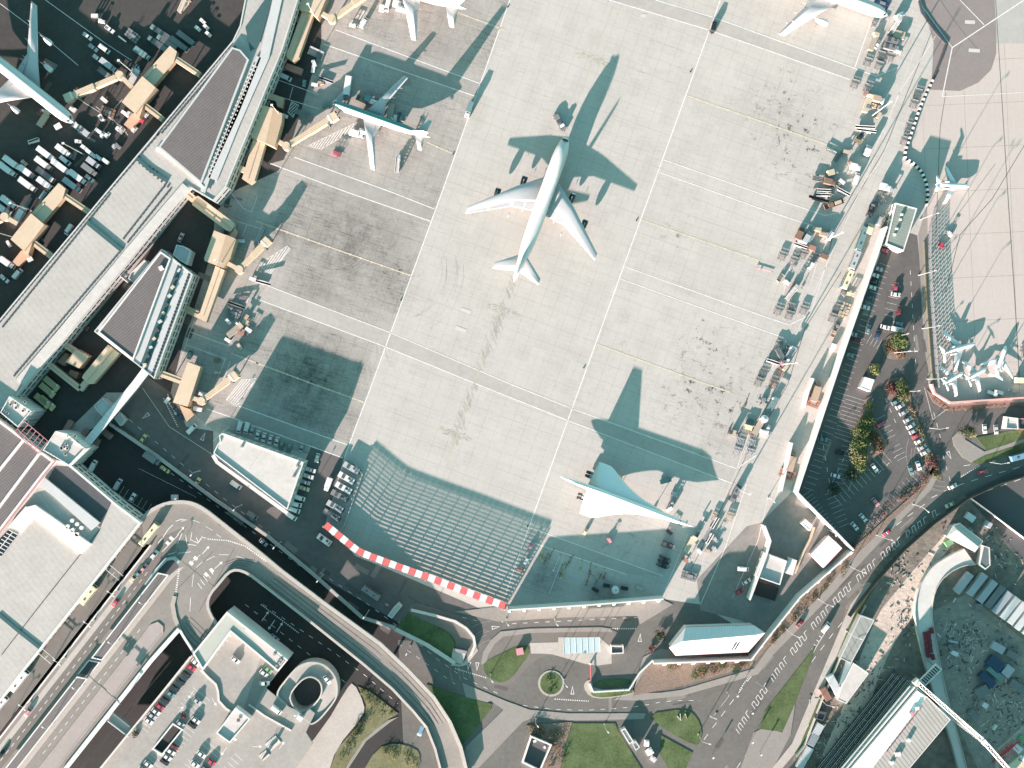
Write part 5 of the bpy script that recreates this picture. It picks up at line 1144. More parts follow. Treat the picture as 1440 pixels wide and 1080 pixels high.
UP = [(397,803,7.5),(455,847,7.2),(535,905,6.2),(572,940,5.3),(610,980,4.2),(633,1015,2.9),(648,1050,2.2),(658,1090,1.6)]
LO = [(372,823,7.5),(435,872,7.2),(510,932,6.2),(552,968,5.3),(582,1000,4.2),(600,1022,2.9),(612,1052,2.2),(622,1090,1.6)]
mb = MB()
U = [(*V(*q[:2], q[2]), q[2]) for q in UP]; Lw = [(*V(*q[:2], q[2]), q[2]) for q in LO]
mb.loft([[(a[0], a[1], a[2]), (b_[0], b_[1], b_[2]), (b_[0], b_[1], b_[2]-1), (a[0], a[1], a[2]-1)] for a, b_ in zip(U, Lw)])
o = mb.build('elevated_ramp', deck_r); o['kind'] = 'structure'
mb = MB()
for k, q in enumerate([.12, .3, .48, .66, .84]):
    mb.strip([(*lerp(a[:2], b_[:2], q), a[2]+.012) for a, b_ in list(zip(U, Lw))[:6]], .22 if k != 2 else .3, 0)
o = mb.build('deck_joints', paint_k); o['kind'] = 'structure'
parapet('long pale outer parapet curving around the elevated road loop and ramp', [(q[0], q[1], ZD) for q in CURVE]+UP[1:], ZD, 1.1, 1.3, pave, below=.6)
parapet('inner parapet of the curving elevated ramp', LO, ZD, 1.0, .8, pave, below=.6)
parapet('curved parapet around the dark opening of the elevated loop', INNER, ZD, 1.0, .9, pave, below=.6)
parapet('straight white parapet of the elevated road above the dark side road', [(253,884),(213,929), X0(152,1090)], ZD, 1.2, 1.6, wall_w, below=.6)
parapet('curved pale parapet at the crossing between elevated road and car park', [(253,884),(258,893),(272,915),(283,926)], ZD, 1.0, .8, wall_w, below=.6)
parapet('thin white parapet along the edge of the terminal drop-off lane', [X0(26,1090), (213,766)], ZD, .9, .4, wall_w)
mb = MB()
for q in ((60,990),(100,940),(140,890),(180,840),(150,980),(190,930),(225,880),(260,850),(250,760),(290,760),(330,780),(210,830),(110,1030),(60,1060),(420,840),(480,890),(540,945)):
    mb.cyl(*V(*q), 0, ZD-1 if q[0] < 400 else 4.0, .6, 10)
o = mb.build('deck_columns', conc); o['kind'] = 'structure'
# strips on the deck
sheet('drop_off_pavement', [X0(33,1090), X0(33,795), X0(42,795), X0(42,1090)], ZD+.012, pave)
sheet('lane', [X0(42,1090), X0(42,790), (222,757), (262,740), (245,775), X0(61,798), X0(61,1090)], ZD+.008, asph_b)
for y0, y1, lab in ((806,925,'long dark ribbed canopy roof on the elevated deck, upper of two'), (952,1095,'long dark ribbed canopy roof on the elevated deck, lower of two')):
    t = thing('bus_canopy', lab, 'canopy', (*V(*X0(75,(y0+y1)/2), ZD+3.4), ZD)); z = ZD+3.2
    q = VP([X0(67,y0), X0(83,y0+3), X0(83,y1+3), X0(67,y1)], z); c = tuple(t.location)
    MB().prism(q, z-.25, z-.08).build('roof', roof_d, t, c); MB().wall(q, .5, z-.35, z+.12, closed=True).build('fascia', wall_w, t, c)
    for k in range(6):
        p_ = lerp(lerp(q[0], q[1], .5), lerp(q[2], q[3], .5), (k+.5)/6); MB().cyl(p_[0], p_[1], ZD, z-.25, .15, 8).build('post', steel_m, t, c)
for a, b_, lab in ((806,846,'upper'),):
    pass
sheet('stair_opening_shade', [X0(66,928), X0(83,931), X0(83,950), X0(66,947)], ZD+.012, plot_m)  # dark sheet on the deck paints the unlit void below
parapet('white rail around the dark stair opening between the two canopies', [X0(66,947), X0(66,928), X0(83,931), X0(83,950)], ZD, 1.0, .25, wall_w)
sheet('stair_opening_shade', [(219,803),(233,784),(246,789),(252,797),(232,814)], ZD+.012, plot_m)  # second dark sheet, painted as an unlit opening
parapet('teal curved parapet at the pointed end of the upper canopy', [(206,822),(222,800),(235,786),(246,784),(253,790)], ZD, 1.3, 1.1, mat('teal_parapet', (.30,.36,.35), .7, .1, 1))
sheet('kerb_strip', [X0(84,1090), X0(84,812), (252,799), (259,797), X0(93,815), X0(93,1090)], ZD+.014, pave)
med = mat('pink_paving', (.30,.265,.245), .88, .12, 1)
sheet('median', [X0(115,1090), X0(115,892), (212,880), (222,876), (228,882), (228,889), X0(138,917), X0(138,1090)], ZD+.014, med)
parapet('pink edged kerb around the long median on the elevated road', [X0(114,1090), X0(114,892), (212,879), (222,875), (229,881), (229,890), X0(139,917), X0(139,1090)], ZD, .16, .25, kerb_m, 'kerb')
parapet('curved pale kerb island in the elevated junction', [(246,838),(243,850),(246,868),(252,884)], ZD, .25, 1.6, kerb_m, 'kerb')
dm = MB()
def dl(p, w_=.22, z=ZD): dm.strip(VP(p, z), w_, z+.022)
dashes(dm, VP([X0(51,1090), X0(51,800)], ZD), 2, 2.4, .22, ZD+.022); dashes(dm, VP([X0(103,1060), X0(103,880)], ZD), 2, 2.2, .22, ZD+.022)
dashes(dm, VP([(247,836),(252,800)], ZD), .6, .6, .8, ZD+.022)
dashes(dm, VP([(292,758),(320,760),(345,768),(375,790)], ZD), .5, .5, .6, ZD+.022)
for p in ([(270,731),(281,735)], [(289,740),(299,746)], [(304,751),(311,756)], [(308,780),(322,780)], [(290,788),(302,782)], [(272,808),(270,825)], [(276,798),(285,790)], [(268,840),(267,860)], [(270,790),(282,780)], [(332,782),(345,786)]): dl(p)
for q in ((235,738),(240,748),(251,757)): pass
for q in ((253,748,-50),(288,775,-48),(306,796,-42)): arrow(*q, L=3.5, w=.3, z=ZD+.022, mb=dm)
for q in ((241,757),(236,764),(275,785),(269,792),(298,802),(290,808)):
    c = V(*q, ZD); dm.box(c[0], c[1], ZD+.015, 1.4, 1.9, .01, .85)
for p in ([(251,752),(228,776)], [(256,750),(249,766),(251,778),(268,776)], [(261,752),(263,765),(276,767)], [(249,763),(251,780)], [(270,748),(268,759),(279,764)], [(276,756),(279,763),(284,755),(290,757)], [(246,777),(236,780)], [(243,738),(236,745),(229,756)], [(247,733),(256,730),(263,731),(255,733)], [(228,757),(222,764)]): dl(p, .3)
hq = [(292,806),(286,822),(276,830)]
for i in range(5): dl([(300-i*4,808+i*5),(294-i*4,800+i*5)], .3)
struct('deck_markings', dm, paint_w)
dk = MB()
for p in ([(256,789),(310,832)], [(246,832),(300,775)], [(330,770),(280,860)], [(298,722),(310,740)], [(240,930),(110,1085)], [(150,900),(110,960)]): dk.strip(VP(p, ZD), .16, ZD+.018)
for k in range(5): dk.strip(VP(smooth_pts([(256+k*3,884-k*4),(262+k*4,897-k*5),(276+k*4,911-k*5)], 2), ZD), .22, ZD+.02)
for k in range(4): dk.strip(VP(smooth_pts([(322-k*2,800-k*3),(333+k,793-k*3),(350+k*3,797-k*3)], 2), ZD), .22, ZD+.02)
struct('deck_seams', dk, paint_k)
t = thing('sign_gantry', 'thin dark sign gantry across the elevated road near the footbridge', 'gantry', (*V(145,960,9), ZD)); b = MB().tube([(*V(125,950,12), 12), (*V(172,992,12), 12)], .18, 6)
b.build('beam', steel_d, t, tuple(t.location))
for q in ((125,950),(172,992)): MB().cyl(*V(*q, 9), ZD, 12, .16, 8).build('post', steel_d, t, tuple(t.location))
for q in ((140,963),(158,979)): MB().wall(VP([q, (q[0]+9, q[1]+8)], 12), .2, 11, 12.4).build('sign_panel', steel_m, t, tuple(t.location))
for i, q in enumerate([(20,790+0),]): pass
t = thing('footbridge', 'wide pale footbridge over the dark side road', 'footbridge', (*V(173,1018,6), 0))
part(t, 'deck', MB().wall(VP([(155,1006),(185,1029)], 8), 4.2, 7.3, 7.95), pave); part(t, 'railing', MB().wall(VP([(152,1013),(181,1035)], 8), .3, 7.9, 9), wall_w); part(t, 'railing', MB().wall(VP([(160,1002),(189,1025)], 8), .25, 7.9, 9), steel_m)
for i, (x, y) in enumerate(((74,935),(169,817))):
    t = thing('crossing_frame', ['lower white frame spanning the drop-off lane', 'upper white frame spanning the drop-off lane'][i], 'frame', (*V(x-8, y, 9), ZD)); c = tuple(t.location); b = MB()
    for k in range(2): b.wall(VP([(x-20+k*6,y-16+k*-6),(x-2+k*6,y-1-k*6)], 11), .22, 10.8, 11)
    b.wall(VP([(x-12,y-8),(x-7,y-13)], 11), .2, 10.8, 11); b.build('beam', wall_w, t, c)
    for q in ((x-19,y-17),(x-3,y-3)): MB().cyl(*V(*q, 10), ZD, 10.8, .12, 6).build('post', wall_w, t, c)

# car park deck
ZC = 8.0
slab('car_park_deck', [(271,919),(319,860),(405,928),(391,945),(374,968),(406,994),(427,1003),(436,997),(443,1003),(430,1030),(440,1046),(405,1095),(128,1095)], ZC, .8, deck_p)
parapet('long double rail along the left edge of the car park deck', [(270,922),(230,972),(186,1026),(130,1095)], ZC, 2.2, .5, conc_l)  # rail raised to wall height so its shadow fills the side road
parapet('pale rounded parapet of the planted kerb on the car park deck', [(283,942),(294,953),(304,962),(307,972),(308,985),(318,996),(334,1006),(338,1012)], ZC, .5, .7, conc_l)
roofg = mat('pale_green_roof', (.36,.375,.33), .85, .1, .8)
t = house('l_shaped_block', 'L shaped pale roofed block at the corner of the car park deck', [(319,860),(405,928),(391,945),(324,889),(285,943),(271,919)], ZC+4.6, wall_w, roofg, par=.5, pw=.7)
part(t, 'roof_panel', MB().flat(VP([(341,885),(348,884),(400,929),(393,938)], ZC+4.2), ZC+4.2), mat('pink_roof', (.46,.415,.385), .8, .08, 1))
units(t, 'roof_unit', [(386,920),(395,928),(389,936),(393,932)], ZC+4.6, (1,1,.8), steel_m)
t = house('ramp_house', 'white roofed stair house in the middle of the car park deck', [(331,995),(352,1011),(323,1045),(304,1031)], ZC+4.2, wall_w, roof_w, z0=ZC-.1, par=.8, pw=.5)
units(t, 'skylight', [(335,1013)], ZC+4.2, (1.2,1.2,.5), steel_d)
t = thing('light_well', 'long black light well with a white rim in the car park deck', 'light well', (*V(236,1038), ZC)); c = tuple(t.location)
lw = VP([(244,1017),(257,1025),(229,1060),(216,1052)], ZC); MB().wall(lw, .6, ZC, ZC+1.1, closed=True).build('rim', wall_w, t, c); MB().flat(inset(lw, .3), ZC+.03).build('pit_shade', black_m, t, c)  # black sheet at deck level paints the dark depth of the well
parapet('low planter wall below the light well', [(350,990),(372,1006),(410,1027)], ZC, .5, .5, conc_l)
hel = lambda pts: smooth_pts(pts, 2, True)
HO = hel([(405,952),(422,934),(440,929),(459,934),(474,953),(475,976),(468,990),(440,1022),(424,1010),(396,985),(388,975)]); HI = hel([(408,976),(418,962),(429,952),(440,950),(451,957),(454,969),(450,982),(438,995),(426,1001),(415,997),(409,986)])
t = thing('spiral_ramp', 'oval spiral car ramp around a dark open well', 'ramp', (*V(432,965), 0)); c = tuple(t.location)
ho, hi = VP(HO, 7), VP(HI, 7); nn = len(hi)
def nearest(p, L): return min(L, key=lambda q: math.dist(p, q))
mb = MB()
angs = sorted(range(nn), key=lambda i: i); cx_, cy_ = V(431, 976, 7)
def rayhit(poly, a):
    d_ = (math.cos(a), math.sin(a)); best = 0
    for i in range(len(poly)):
        (x1, y1), (x2, y2) = poly[i], poly[(i+1) % len(poly)]; ex, ey = x2-x1, y2-y1; den = d_[0]*ey-d_[1]*ex
        if abs(den) < 1e-9: continue
        tt = ((x1-cx_)*ey-(y1-cy_)*ex)/den; uu = ((x1-cx_)*d_[1]-(y1-cy_)*d_[0])/den
        if tt > 0 and 0 <= uu <= 1: best = max(best, tt)
    return (cx_+d_[0]*best, cy_+d_[1]*best)
N_ = 64; ro = [rayhit(ho, 2*math.pi*k/N_) for k in range(N_)]; ri = [rayhit(hi, 2*math.pi*k/N_) for k in range(N_)]
zz = [7+.6*math.sin(2*math.pi*k/N_) for k in range(N_)]
rings = [[(*ro[k], zz[k]), (*ri[k], zz[k]), (*ri[k], zz[k]-.6), (*ro[k], zz[k]-.6)] for k in range(N_)]; rings.append(rings[0])
MB().loft(rings, caps=False).build('ramp_deck', mat('ramp_concrete', (.30,.29,.265), .88, .14, .5), t, c)
MB().wall([(*p, z) for p, z in zip(ro, zz)], .7, -6, 1.2, closed=True).build('outer_wall', conc, t, c); MB().wall([(*p, z) for p, z in zip(ri, zz)], .6, -6, 1.2, closed=True).build('inner_wall', conc, t, c)
MB().flat(VP(HI, .2), .2).build('well_floor', plot_m, t, c)
cm = MB()
for (a, b_, n, sd) in (((268,930),(196,1020),18,1), ((283,976),(262,1003),5,-1), ((283,976),(262,1003),5,1), ((262,1022),(215,1080),11,-1), ((262,1022),(215,1080),11,1), ((300,1050),(262,1095),8,-1), ((300,1050),(262,1095),8,1), ((330,1060),(300,1095),6,1), ((319,880),(294,912),5,1)):
    bays(a, b_, n, 4.6, sd, .16, mb=cm, z=ZC+.012, h=ZC)
for q in ((270,975,125),(300,985,60),(253,1000,-55),(316,1055,125),(325,1040,0),(395,1050,-55),(360,1050,0)): arrow(*q, L=3, w=.22, z=ZC+.012, mb=cm)
struct('deck_bay_markings', cm, paint_w)
sheet('dark_deck_patch', [(338,1012),(352,1010),(372,968),(391,945),(366,925)], ZC+.008, mat('mid_deck', (.20,.195,.18), .88, .14, .5))  # darker sheet over this corner of the deck
for i, (q, lab) in enumerate((((384,1045),'pointed pale sign platform with dark frames on the car park deck'), ((372,1062),'small dark signboard on the car park deck'))):
    t = thing('sign_board', lab, 'sign', (*V(*q, ZC), ZC)); c = tuple(t.location); x, y = c[:2]
    MB().box(x, y, ZC, 6-i*2, 4-i, .25, .7).build('base', conc_l, t, c)
    MB().box(x+.6, y, ZC+.25, 3.6, .4, 1.8, .75).build('frame', steel_d, t, c); MB().cyl(x-1, y, ZC+.2, ZC+3, .1, 6).build('post', steel_m, t, c)
for i, q in enumerate(((417,1000),(423,1008))):
    t = thing('barrier_booth', ['upper small grey ticket booth at the mouth of the spiral ramp', 'lower small white ticket booth at the mouth of the spiral ramp'][i], 'booth', (*V(*q, ZC), ZC)); c = tuple(t.location); x, y = c[:2]
    MB().box(x, y, ZC, 2.2, 1.6, 2.2, -.6).build('cabin', [metal_l, wall_w][i], t, c); MB().box(x, y, ZC+2.2, 2.6, 2.0, .15, -.6).build('roof', [steel_m, wall_w][i], t, c); MB().tube([(x+1, y, ZC+1), (x+4, y-2.5, ZC+1)], .07, 6).build('barrier_arm', wall_w, t, c)

# ------------------------------------------------------------------ masts and lamps
def lamp(px, py, h, label, arm=0, ang=0, heads=1, group=None, z=.1, name='street_lamp', r=.16):
    x, y = V(px, py, z); t = thing(name, label, 'lamp', (x, y, z), 0, group); c = tuple(t.location)
    MB().cyl(x, y, z, h, r, 8, 0, r*.6).build('pole', galv, t, c)
    for k in range(heads):
        a = -rad(ang)+k*math.pi*2/heads; e = (x+arm*math.cos(a), y+arm*math.sin(a), h+.4)
        if arm: MB().tube([(x, y, h-.1), e], r*.5, 6).build('arm', galv, t, c)
        MB().box(e[0], e[1], h+.3, 1.0 if arm else 1.1, .45 if arm else .8, .22, a).build('lamp_head', wall_w, t, c)
    MB().box(x, y, z, .6, .6, .3).build('footing', conc, t, c)
for px, py, h, lab in ((1226,163,24,'tall white floodlight mast beside the black and white belt loaders'), (1161,338,24,'tall white floodlight mast between the right hand baggage groups, level with the green roofed office'), (1100,512,24,'tall white floodlight mast beside the belt loader midway down the service road'), (1039,688,22,'tall white floodlight mast near the needle nose of the delta airliner'), (397,3,20,'floodlight mast on the roof edge of the top gate lounge')):
    lamp(px, py, h, lab, 0, 0, name='floodlight_mast', r=.28)
for px, py, h, lab in ((118,217,22,'white floodlight mast among parked box trucks'), (397,165,21,'floodlight mast beside the pitched roof gate lounge'), (44,296,20,'floodlight mast between the two halves of the lower left gate lounge'), (318,372,18,'floodlight mast at the lounge with the slanting arm'), (190,104,20,'floodlight mast beside the upper left gate lounge'), (445,28,20,'floodlight mast beside the top boarding bridge'), (24,335,18,'floodlight mast at the left foot of the lower left lounge')):
    lamp(px, py, h, lab, 0, name='floodlight_mast', r=.22)
for i, (px, py, h) in enumerate(((1294,309,15),(1292,387,14),(1297,462,14),(1304,533,14))): lamp(px, py, h, ['topmost', 'second from top', 'third from top', 'lowest'][i]+' of four lamp posts along the lattice blast screen', 2, -15, group='lamps along the lattice screen')
lamp(1258,496,22,'tall lamp mast with twin heads on the round parking island',1.5,0,2); lamp(1278,550,9,'short lamp on the red shrub bed of the parking island',1.2,-10); lamp(1262,472,10,'lamp beside the green tree on the parking island', 1, -20)
for px, py, a, lab in ((1105,884,25,'lamp post leaning over the main road beside the red car'), (1151,842,20,'lamp post over the main road by the stop line'), (1195,796,20,'lamp post over the main road at the red eaved store'), (1232,752,15,'lamp post over the main road at the hedge bend'), (1284,709,40,'lamp post over the main road near its stop line'), (1392,650,-10,'lamp post over the main road near the thin lawn'), (1308,602,-10,'lamp post on the side street beside the hedge'), (1152,981,15,'lamp post on the verge of the construction site'), (1190,887,20,'lamp post by the grey shed of the construction site'), (982,1032,15,'lamp post by the rounded lawn')):
    lamp(px, py, 11, lab, 3.2, a)
for px, py, a, lab in ((281,662,130,'leftmost lamp on the parapet over the sunken road'), (340,710,130,'second lamp on the parapet over the sunken road'), (395,762,130,'third lamp on the parapet over the sunken road'), (455,808,130,'fourth lamp on the parapet over the sunken road'), (519,858,130,'fifth lamp on the parapet over the sunken road'), (577,908,120,'rightmost lamp on the parapet over the sunken road')):
    lamp(px, py, 10, lab, 1.6, a, group='lamps along the sunken road parapet')
for i, y in enumerate((830,872,925,987,1060)): lamp(*X0(29, y), 15.5, ORD[i]+' from the top of the double headed lamps beside the drop-off lane', 1.6, 40, 2, 'lamps beside the drop-off lane', ZD)
for i, y in enumerate((845,900,963,1017)): lamp(*X0(84, y), 15.5, ORD[i]+' from the top of the slim lamps right of the dark canopies', 1.4, 220, 1, 'lamps beside the dark canopies', ZD)
for px, py, lab in ((712,870,'lamp by the service road arrow'), (780,870,'lamp above the checkpoint pavement'), (850,1018,'lamp on the upper edge of the large lawn'), (753,1010,'lamp at the corner of the leafy bed'), (793,955,'lamp beside the traffic circle'), (1080,700,'low lamp in the corner yard'), (690,948,'lamp on the red box lawn')): lamp(px, py, 8, lab, 1.4, 50)
for px, py, lab in ((1125,700,'first'), (1147,727,'second'), (1164,745,'third'), (1178,757,'fourth')): lamp(px, py, 9.5, lab+' from the left of four small lamps on the slanting end of the white wall', 1.5, 60, group='lamps on the slanting wall')
# traffic signals and sign gantry on the junction
for px, py, lab in ((1000,1001,'traffic signal gantry with a white panel in the junction'),):
    t = thing('signal_gantry', lab, 'signal', (*V(px, py), .1)); c = tuple(t.location); x, y = c[:2]
    MB().cyl(x, y, .1, 6, .15, 8).build('pole', galv, t, c); MB().cyl(x+7, y+9, .1, 6, .15, 8).build('pole', galv, t, c); MB().tube([(x, y, 5.8), (x+7, y+9, 5.8)], .15, 6).build('beam', galv, t, c)
    MB().box(x, y-1, 4.4, 3.2, .25, 1.6, -.4).build('sign_panel', wall_w, t, c); MB().box(x+1.6, y+2, 4.8, 1.2, .4, 2.0, .8).build('signal_head', black_m, t, c)
for px, py, lab in ((1035,976,'traffic signal near the upper kerb of the junction'), (1056,1000,'traffic signal at the stop line right of the junction'), (1001,1062,'round topped traffic signal island post lowest in the junction'), (1056,1041,'white signal box on the right pavement'), (1068,1058,'lower white signal box on the right pavement')):
    t = thing('traffic_signal', lab, 'signal', (*V(px, py), .1)); c = tuple(t.location); x, y = c[:2]
    MB().cyl(x, y, .1, 3.6, .09, 8).build('pole', galv, t, c); MB().box(x, y, 2.5, .5, .45, 1.1).build('signal_head', black_m, t, c); MB().box(x, y, 3.65, 1.0, .7, .12, .6).build('backboard', wall_w, t, c)
for p, lab in (([(952,1006),(957,1012),(956,1003)], 'left white angle sign lying on the rounded lawn'), ([(963,1003),(966,1010),(964,1005)], 'right white angle sign on the rounded lawn')):
    t = thing('lawn_marker', lab, 'marker', (*V(*p[0]), .2)); part(t, 'board', MB().wall(VP(p), .25, .2, 1.0), wall_w)
t = thing('grit_bin', 'red box with a brown lid on the curved lawn', 'bin', (*V(731,915), .2)); part(t, 'body', MB().box(*V(731,915), .25, 3, 2.8, 1.2, .2), paint('rust')); part(t, 'lid', MB().box(*V(731,915), 1.45, 3.2, 3, .2, .2), paint('pink'))
t = thing('lane_barrier', 'red and white barrier arm across the checkpoint lane', 'barrier', (*V(830,945), .2)); part(t, 'arm', MB().tube([(*V(830,934), 1.1), (*V(831,958), 1.1)], .18, 6), redw); part(t, 'post', MB().box(*V(830,933), .16, .7, .7, 1.2), wall_w)
# ------------------------------------------------------------------ vegetation
def leaf_mat(name, c, v=.5):
    m, nt, b = nodes_of(name); pos = wpos(nt); f = noise(nt, pos, .9, 4, .7)
    f = mathn(nt, 'ADD', .55, mathn(nt, 'MULTIPLY', f, .9))
    rgb = nt.nodes.new('ShaderNodeRGB'); rgb.outputs[0].default_value = (*c, 1)
    nt.links.new(scalec(nt, rgb.outputs[0], f), b.inputs['Base Color']); b.inputs['Roughness'].default_value = .8; b.inputs['Specular IOR Level'].default_value = .15; return m
LEAF = {'green': leaf_mat('green_leaves', (.07,.10,.035)), 'olive': leaf_mat('olive_leaves', (.125,.13,.055)), 'yellow': leaf_mat('yellow_green_leaves', (.20,.20,.075)), 'brown': leaf_mat('brown_leaves', (.155,.10,.06)), 'red': leaf_mat('red_leaves', (.12,.05,.048)), 'dark': leaf_mat('dark_leaves', (.04,.055,.03))}
bark = mat('bark', (.09,.065,.045), .9, .3, 3)
def crown(pts, n, leaf=.55, seed=1):
    """pts: (x,y,z,rx,ry,rz) clumps; leaves scattered in the shells of the clumps"""
    rr = random.Random(seed); mb = MB(); tot = sum(p[3]*p[4] for p in pts)
    for x, y, z, rx, ry, rz in pts:
        for _ in range(int(n*rx*ry/tot)):
            while True:
                u = Vector((rr.uniform(-1,1), rr.uniform(-1,1), rr.uniform(-.7,1)))
                if .25 < u.length < 1: break
            k = leaf*rr.uniform(.55, 1.35); q = Vector((x+u.x*rx, y+u.y*ry, max(.15, z+u.z*rz)))
            nrm = (u.normalized()+Vector((rr.uniform(-.8,.8), rr.uniform(-.8,.8), rr.uniform(-.2,1.0)))).normalized(); a = nrm.orthogonal().normalized(); a.rotate(__import__('mathutils').Quaternion(nrm, rr.uniform(0, 6.28))); b_ = nrm.cross(a)
            mb.add([q-a*k*.5, q+b_*k*.3, q+a*k*.5, q-b_*k*.3], [(0, 1, 2, 3)])
    return mb
def tree(px, py, r, h, col, label, n=500, name='tree', cat='tree', group=None, seed=None):
    x, y = V(px, py, 0); t = thing(name, label, cat, (x, y, .1), 0, group); c = tuple(t.location); sd = seed or int(px*7+py); rr = random.Random(sd)
    tr = MB(); top = h*.6
    if h > 2.4:
        tr.tube([(x, y, 0), (x+.1, y, top*.5), (x, y+.1, top)], [.28*h/6, .2*h/6, .1*h/6], 7)
        for k in range(5):
            a = k*1.25+rr.random(); tr.tube([(x, y, top*.55), (x+r*.55*math.cos(a), y+r*.55*math.sin(a), top*1.05)], [.1*h/6, .04], 5)
    else: tr.tube([(x, y, 0), (x, y, h*.5)], .08, 5)
    tr.build('trunk', bark, t, c)
    pts = []
    for k in range(6):
        a = k*1.05+rr.uniform(-.3,.3); d_ = r*rr.uniform(.35,.62); pts.append((x+d_*math.cos(a), y+d_*math.sin(a), h*rr.uniform(.5,.72), r*rr.uniform(.42,.6), r*rr.uniform(.42,.6), h*rr.uniform(.2,.3)))
    pts.append((x, y, h*.72, r*.55, r*.55, h*.27)); crown(pts, n, .5+.06*r, sd).build('crown', LEAF[col], t, c)
def hedge(poly, w_, h, cols, label, dens=7, name='hedge', seed=5):
    p = resample(VP(poly), w_*.6); t = thing(name, label, 'hedge', (*p[len(p)//2][:2], .1)); c = tuple(t.location); rr = random.Random(seed)
    for ci, col in enumerate(cols):
        pts = [(q[0]+rr.uniform(-.4,.4)*w_, q[1]+rr.uniform(-.4,.4)*w_, h*rr.uniform(.4,.7), w_*rr.uniform(.4,.62), w_*rr.uniform(.4,.62), h*.45) for i, q in enumerate(p) if rr.random() < 1.35/len(cols)]
        if not pts: continue
        crown(pts, int(dens*sum(a[3]*a[4] for a in pts)*1.6), .55, seed+ci).build('foliage', LEAF[col], t, c)
    b = MB()
    for q in p[::2]: b.tube([(q[0], q[1], 0), (q[0]+.1, q[1], h*.5)], .05, 4)
    b.build('stem', bark, t, c)['kind'] = 'stuff'
tree(1262,478,4.6,6,'green','round olive green tree on the parking island below the dark van',900)
tree(1252,490,3.2,1.6,'brown','low brown shrub in front of the round olive green tree',350,'shrub','shrub'); tree(1266,497,2.8,1.2,'brown','low russet shrub under the lamp mast on the round parking island',280,'shrub','shrub')
tree(1228,519,3.0,3.6,'yellow','yellowish bush just above the white hut',420,'bush','bush')
tree(1254,546,3.6,1.6,'red','dark red shrub at the head of the car park row',480,'shrub','shrub'); tree(1266,541,3.2,2.6,'green','green bush right of the dark red shrub',380,'bush','bush'); tree(1270,556,3.2,2.4,'olive','olive bush below the dark red shrub',380,'bush','bush')
for px, py, r, h, col, lab in ((1217,592,4.6,4.4,'green','topmost green bush in the middle island of the car park'), (1208,607,4.8,4.8,'green','second green bush down the middle island of the car park'), (1206,622,5.0,5,'green','third green bush down the middle island, beside the brown patch'), (1204,638,4.8,5,'olive','fourth bush down the middle island, paler than the rest'), (1209,652,4.0,4,'green','fifth bush, at the lower corner of the middle island'), (1196,668,3.6,3.6,'dark','dark shaded bush at the lower left of the middle island'), (1172,688,3.4,3,'dark','lone dark bush left below the middle island'), (1222,571,2.8,2.2,'yellow','dry yellow shrub at the tip of the middle island'), (1228,615,3.6,1.3,'brown','upper rusty brown shrub on the right of the middle island'), (1235,628,3.2,1.2,'brown','lower rusty brown shrub on the right of the middle island')):
    tree(px, py, r, h, col, lab, int(70*r*r*.5), 'bush', 'bush')
tree(1356,605,3.6,5,'dark','dark tree at the bend of the gatehouse drive',480); tree(1364,608,2.6,3.2,'yellow','yellow green bush beside the dark tree at the gatehouse drive',260,'bush','bush')
tree(1310,650,3.6,2,'red','russet shrub at the lower end of the car park hedge',380,'shrub','shrub'); tree(1316,668,2.6,1.6,'olive','olive shrub below the russet one at the road corner',220,'shrub','shrub')
hedge([(1268,536),(1276,560),(1288,590),(1300,620),(1306,640)], 3.2, 1.8, ['olive','brown'], 'long olive and brown hedge behind the row of parked cars', 8)
hedge([(1196,770),(1215,748),(1250,712),(1285,685),(1312,662)], 3.2, 1.5, ['brown','dark','red'], 'brown and dark hedge between the lower car park edge and the main road', 8)
hedge([(1084,905),(1110,875),(1140,845),(1165,818),(1190,795)], 3.4, 1.4, ['brown','olive'], 'straggling brown hedge outside the white wall by the main road', 7)
hedge([(945,940),(980,945),(1010,940),(1040,928)], 5, 1.6, ['dark','brown','green'], 'dark mixed shrubs on the mulched bank', 9)
hedge([(1010,928),(1050,922),(1072,905)], 2.6, 1.4, ['brown','olive'], 'low brown shrubs under the buttresses', 7)
hedge([(745,1028),(765,1030),(790,1040),(785,1062),(775,1075)], 5.5, 1.8, ['dark','brown'], 'dark brown shrubs around the sunken yard', 8)
hedge([(508,975),(530,990),(548,1004)], 3.6, 1.4, ['green','olive'], 'green scrub between the elevated ramp and the loop road', 7)
hedge([(512,1015),(495,1040),(475,1075)], 4.0, 1.6, ['dark','olive'], 'dark scrub beside the pale paved yard', 8)
hedge([(540,1060),(565,1062),(585,1070)], 5, 1.2, ['olive','yellow'], 'rough pale scrub inside the loop road', 6)
hedge([(770,955),(780,965),(775,970)], 3, .9, ['green'], 'low green planting of the traffic circle', 6)
hedge([(1312,562),(1335,576),(1380,572),(1435,569)], 1.6, .9, ['brown'], 'low rusty hedge outside the pink wall', 7)
tree(928,893,3.0,2.2,'dark','dark bush left of the customs shed',320,'bush','bush'); tree(916,912,2.2,1.6,'red','reddish shrub by the wall end left of the customs shed',200,'shrub','shrub')
hedge([(1212,868),(1196,900),(1180,935)], 1.6, 1, ['dark','green'], 'dark weeds between the hoarding and the grey shed', 6)
hedge([(1242,270),(1252,300),(1240,318)], 2, 1.6, ['dark','olive'], 'dark shrubs left of the green roofed office', 7)

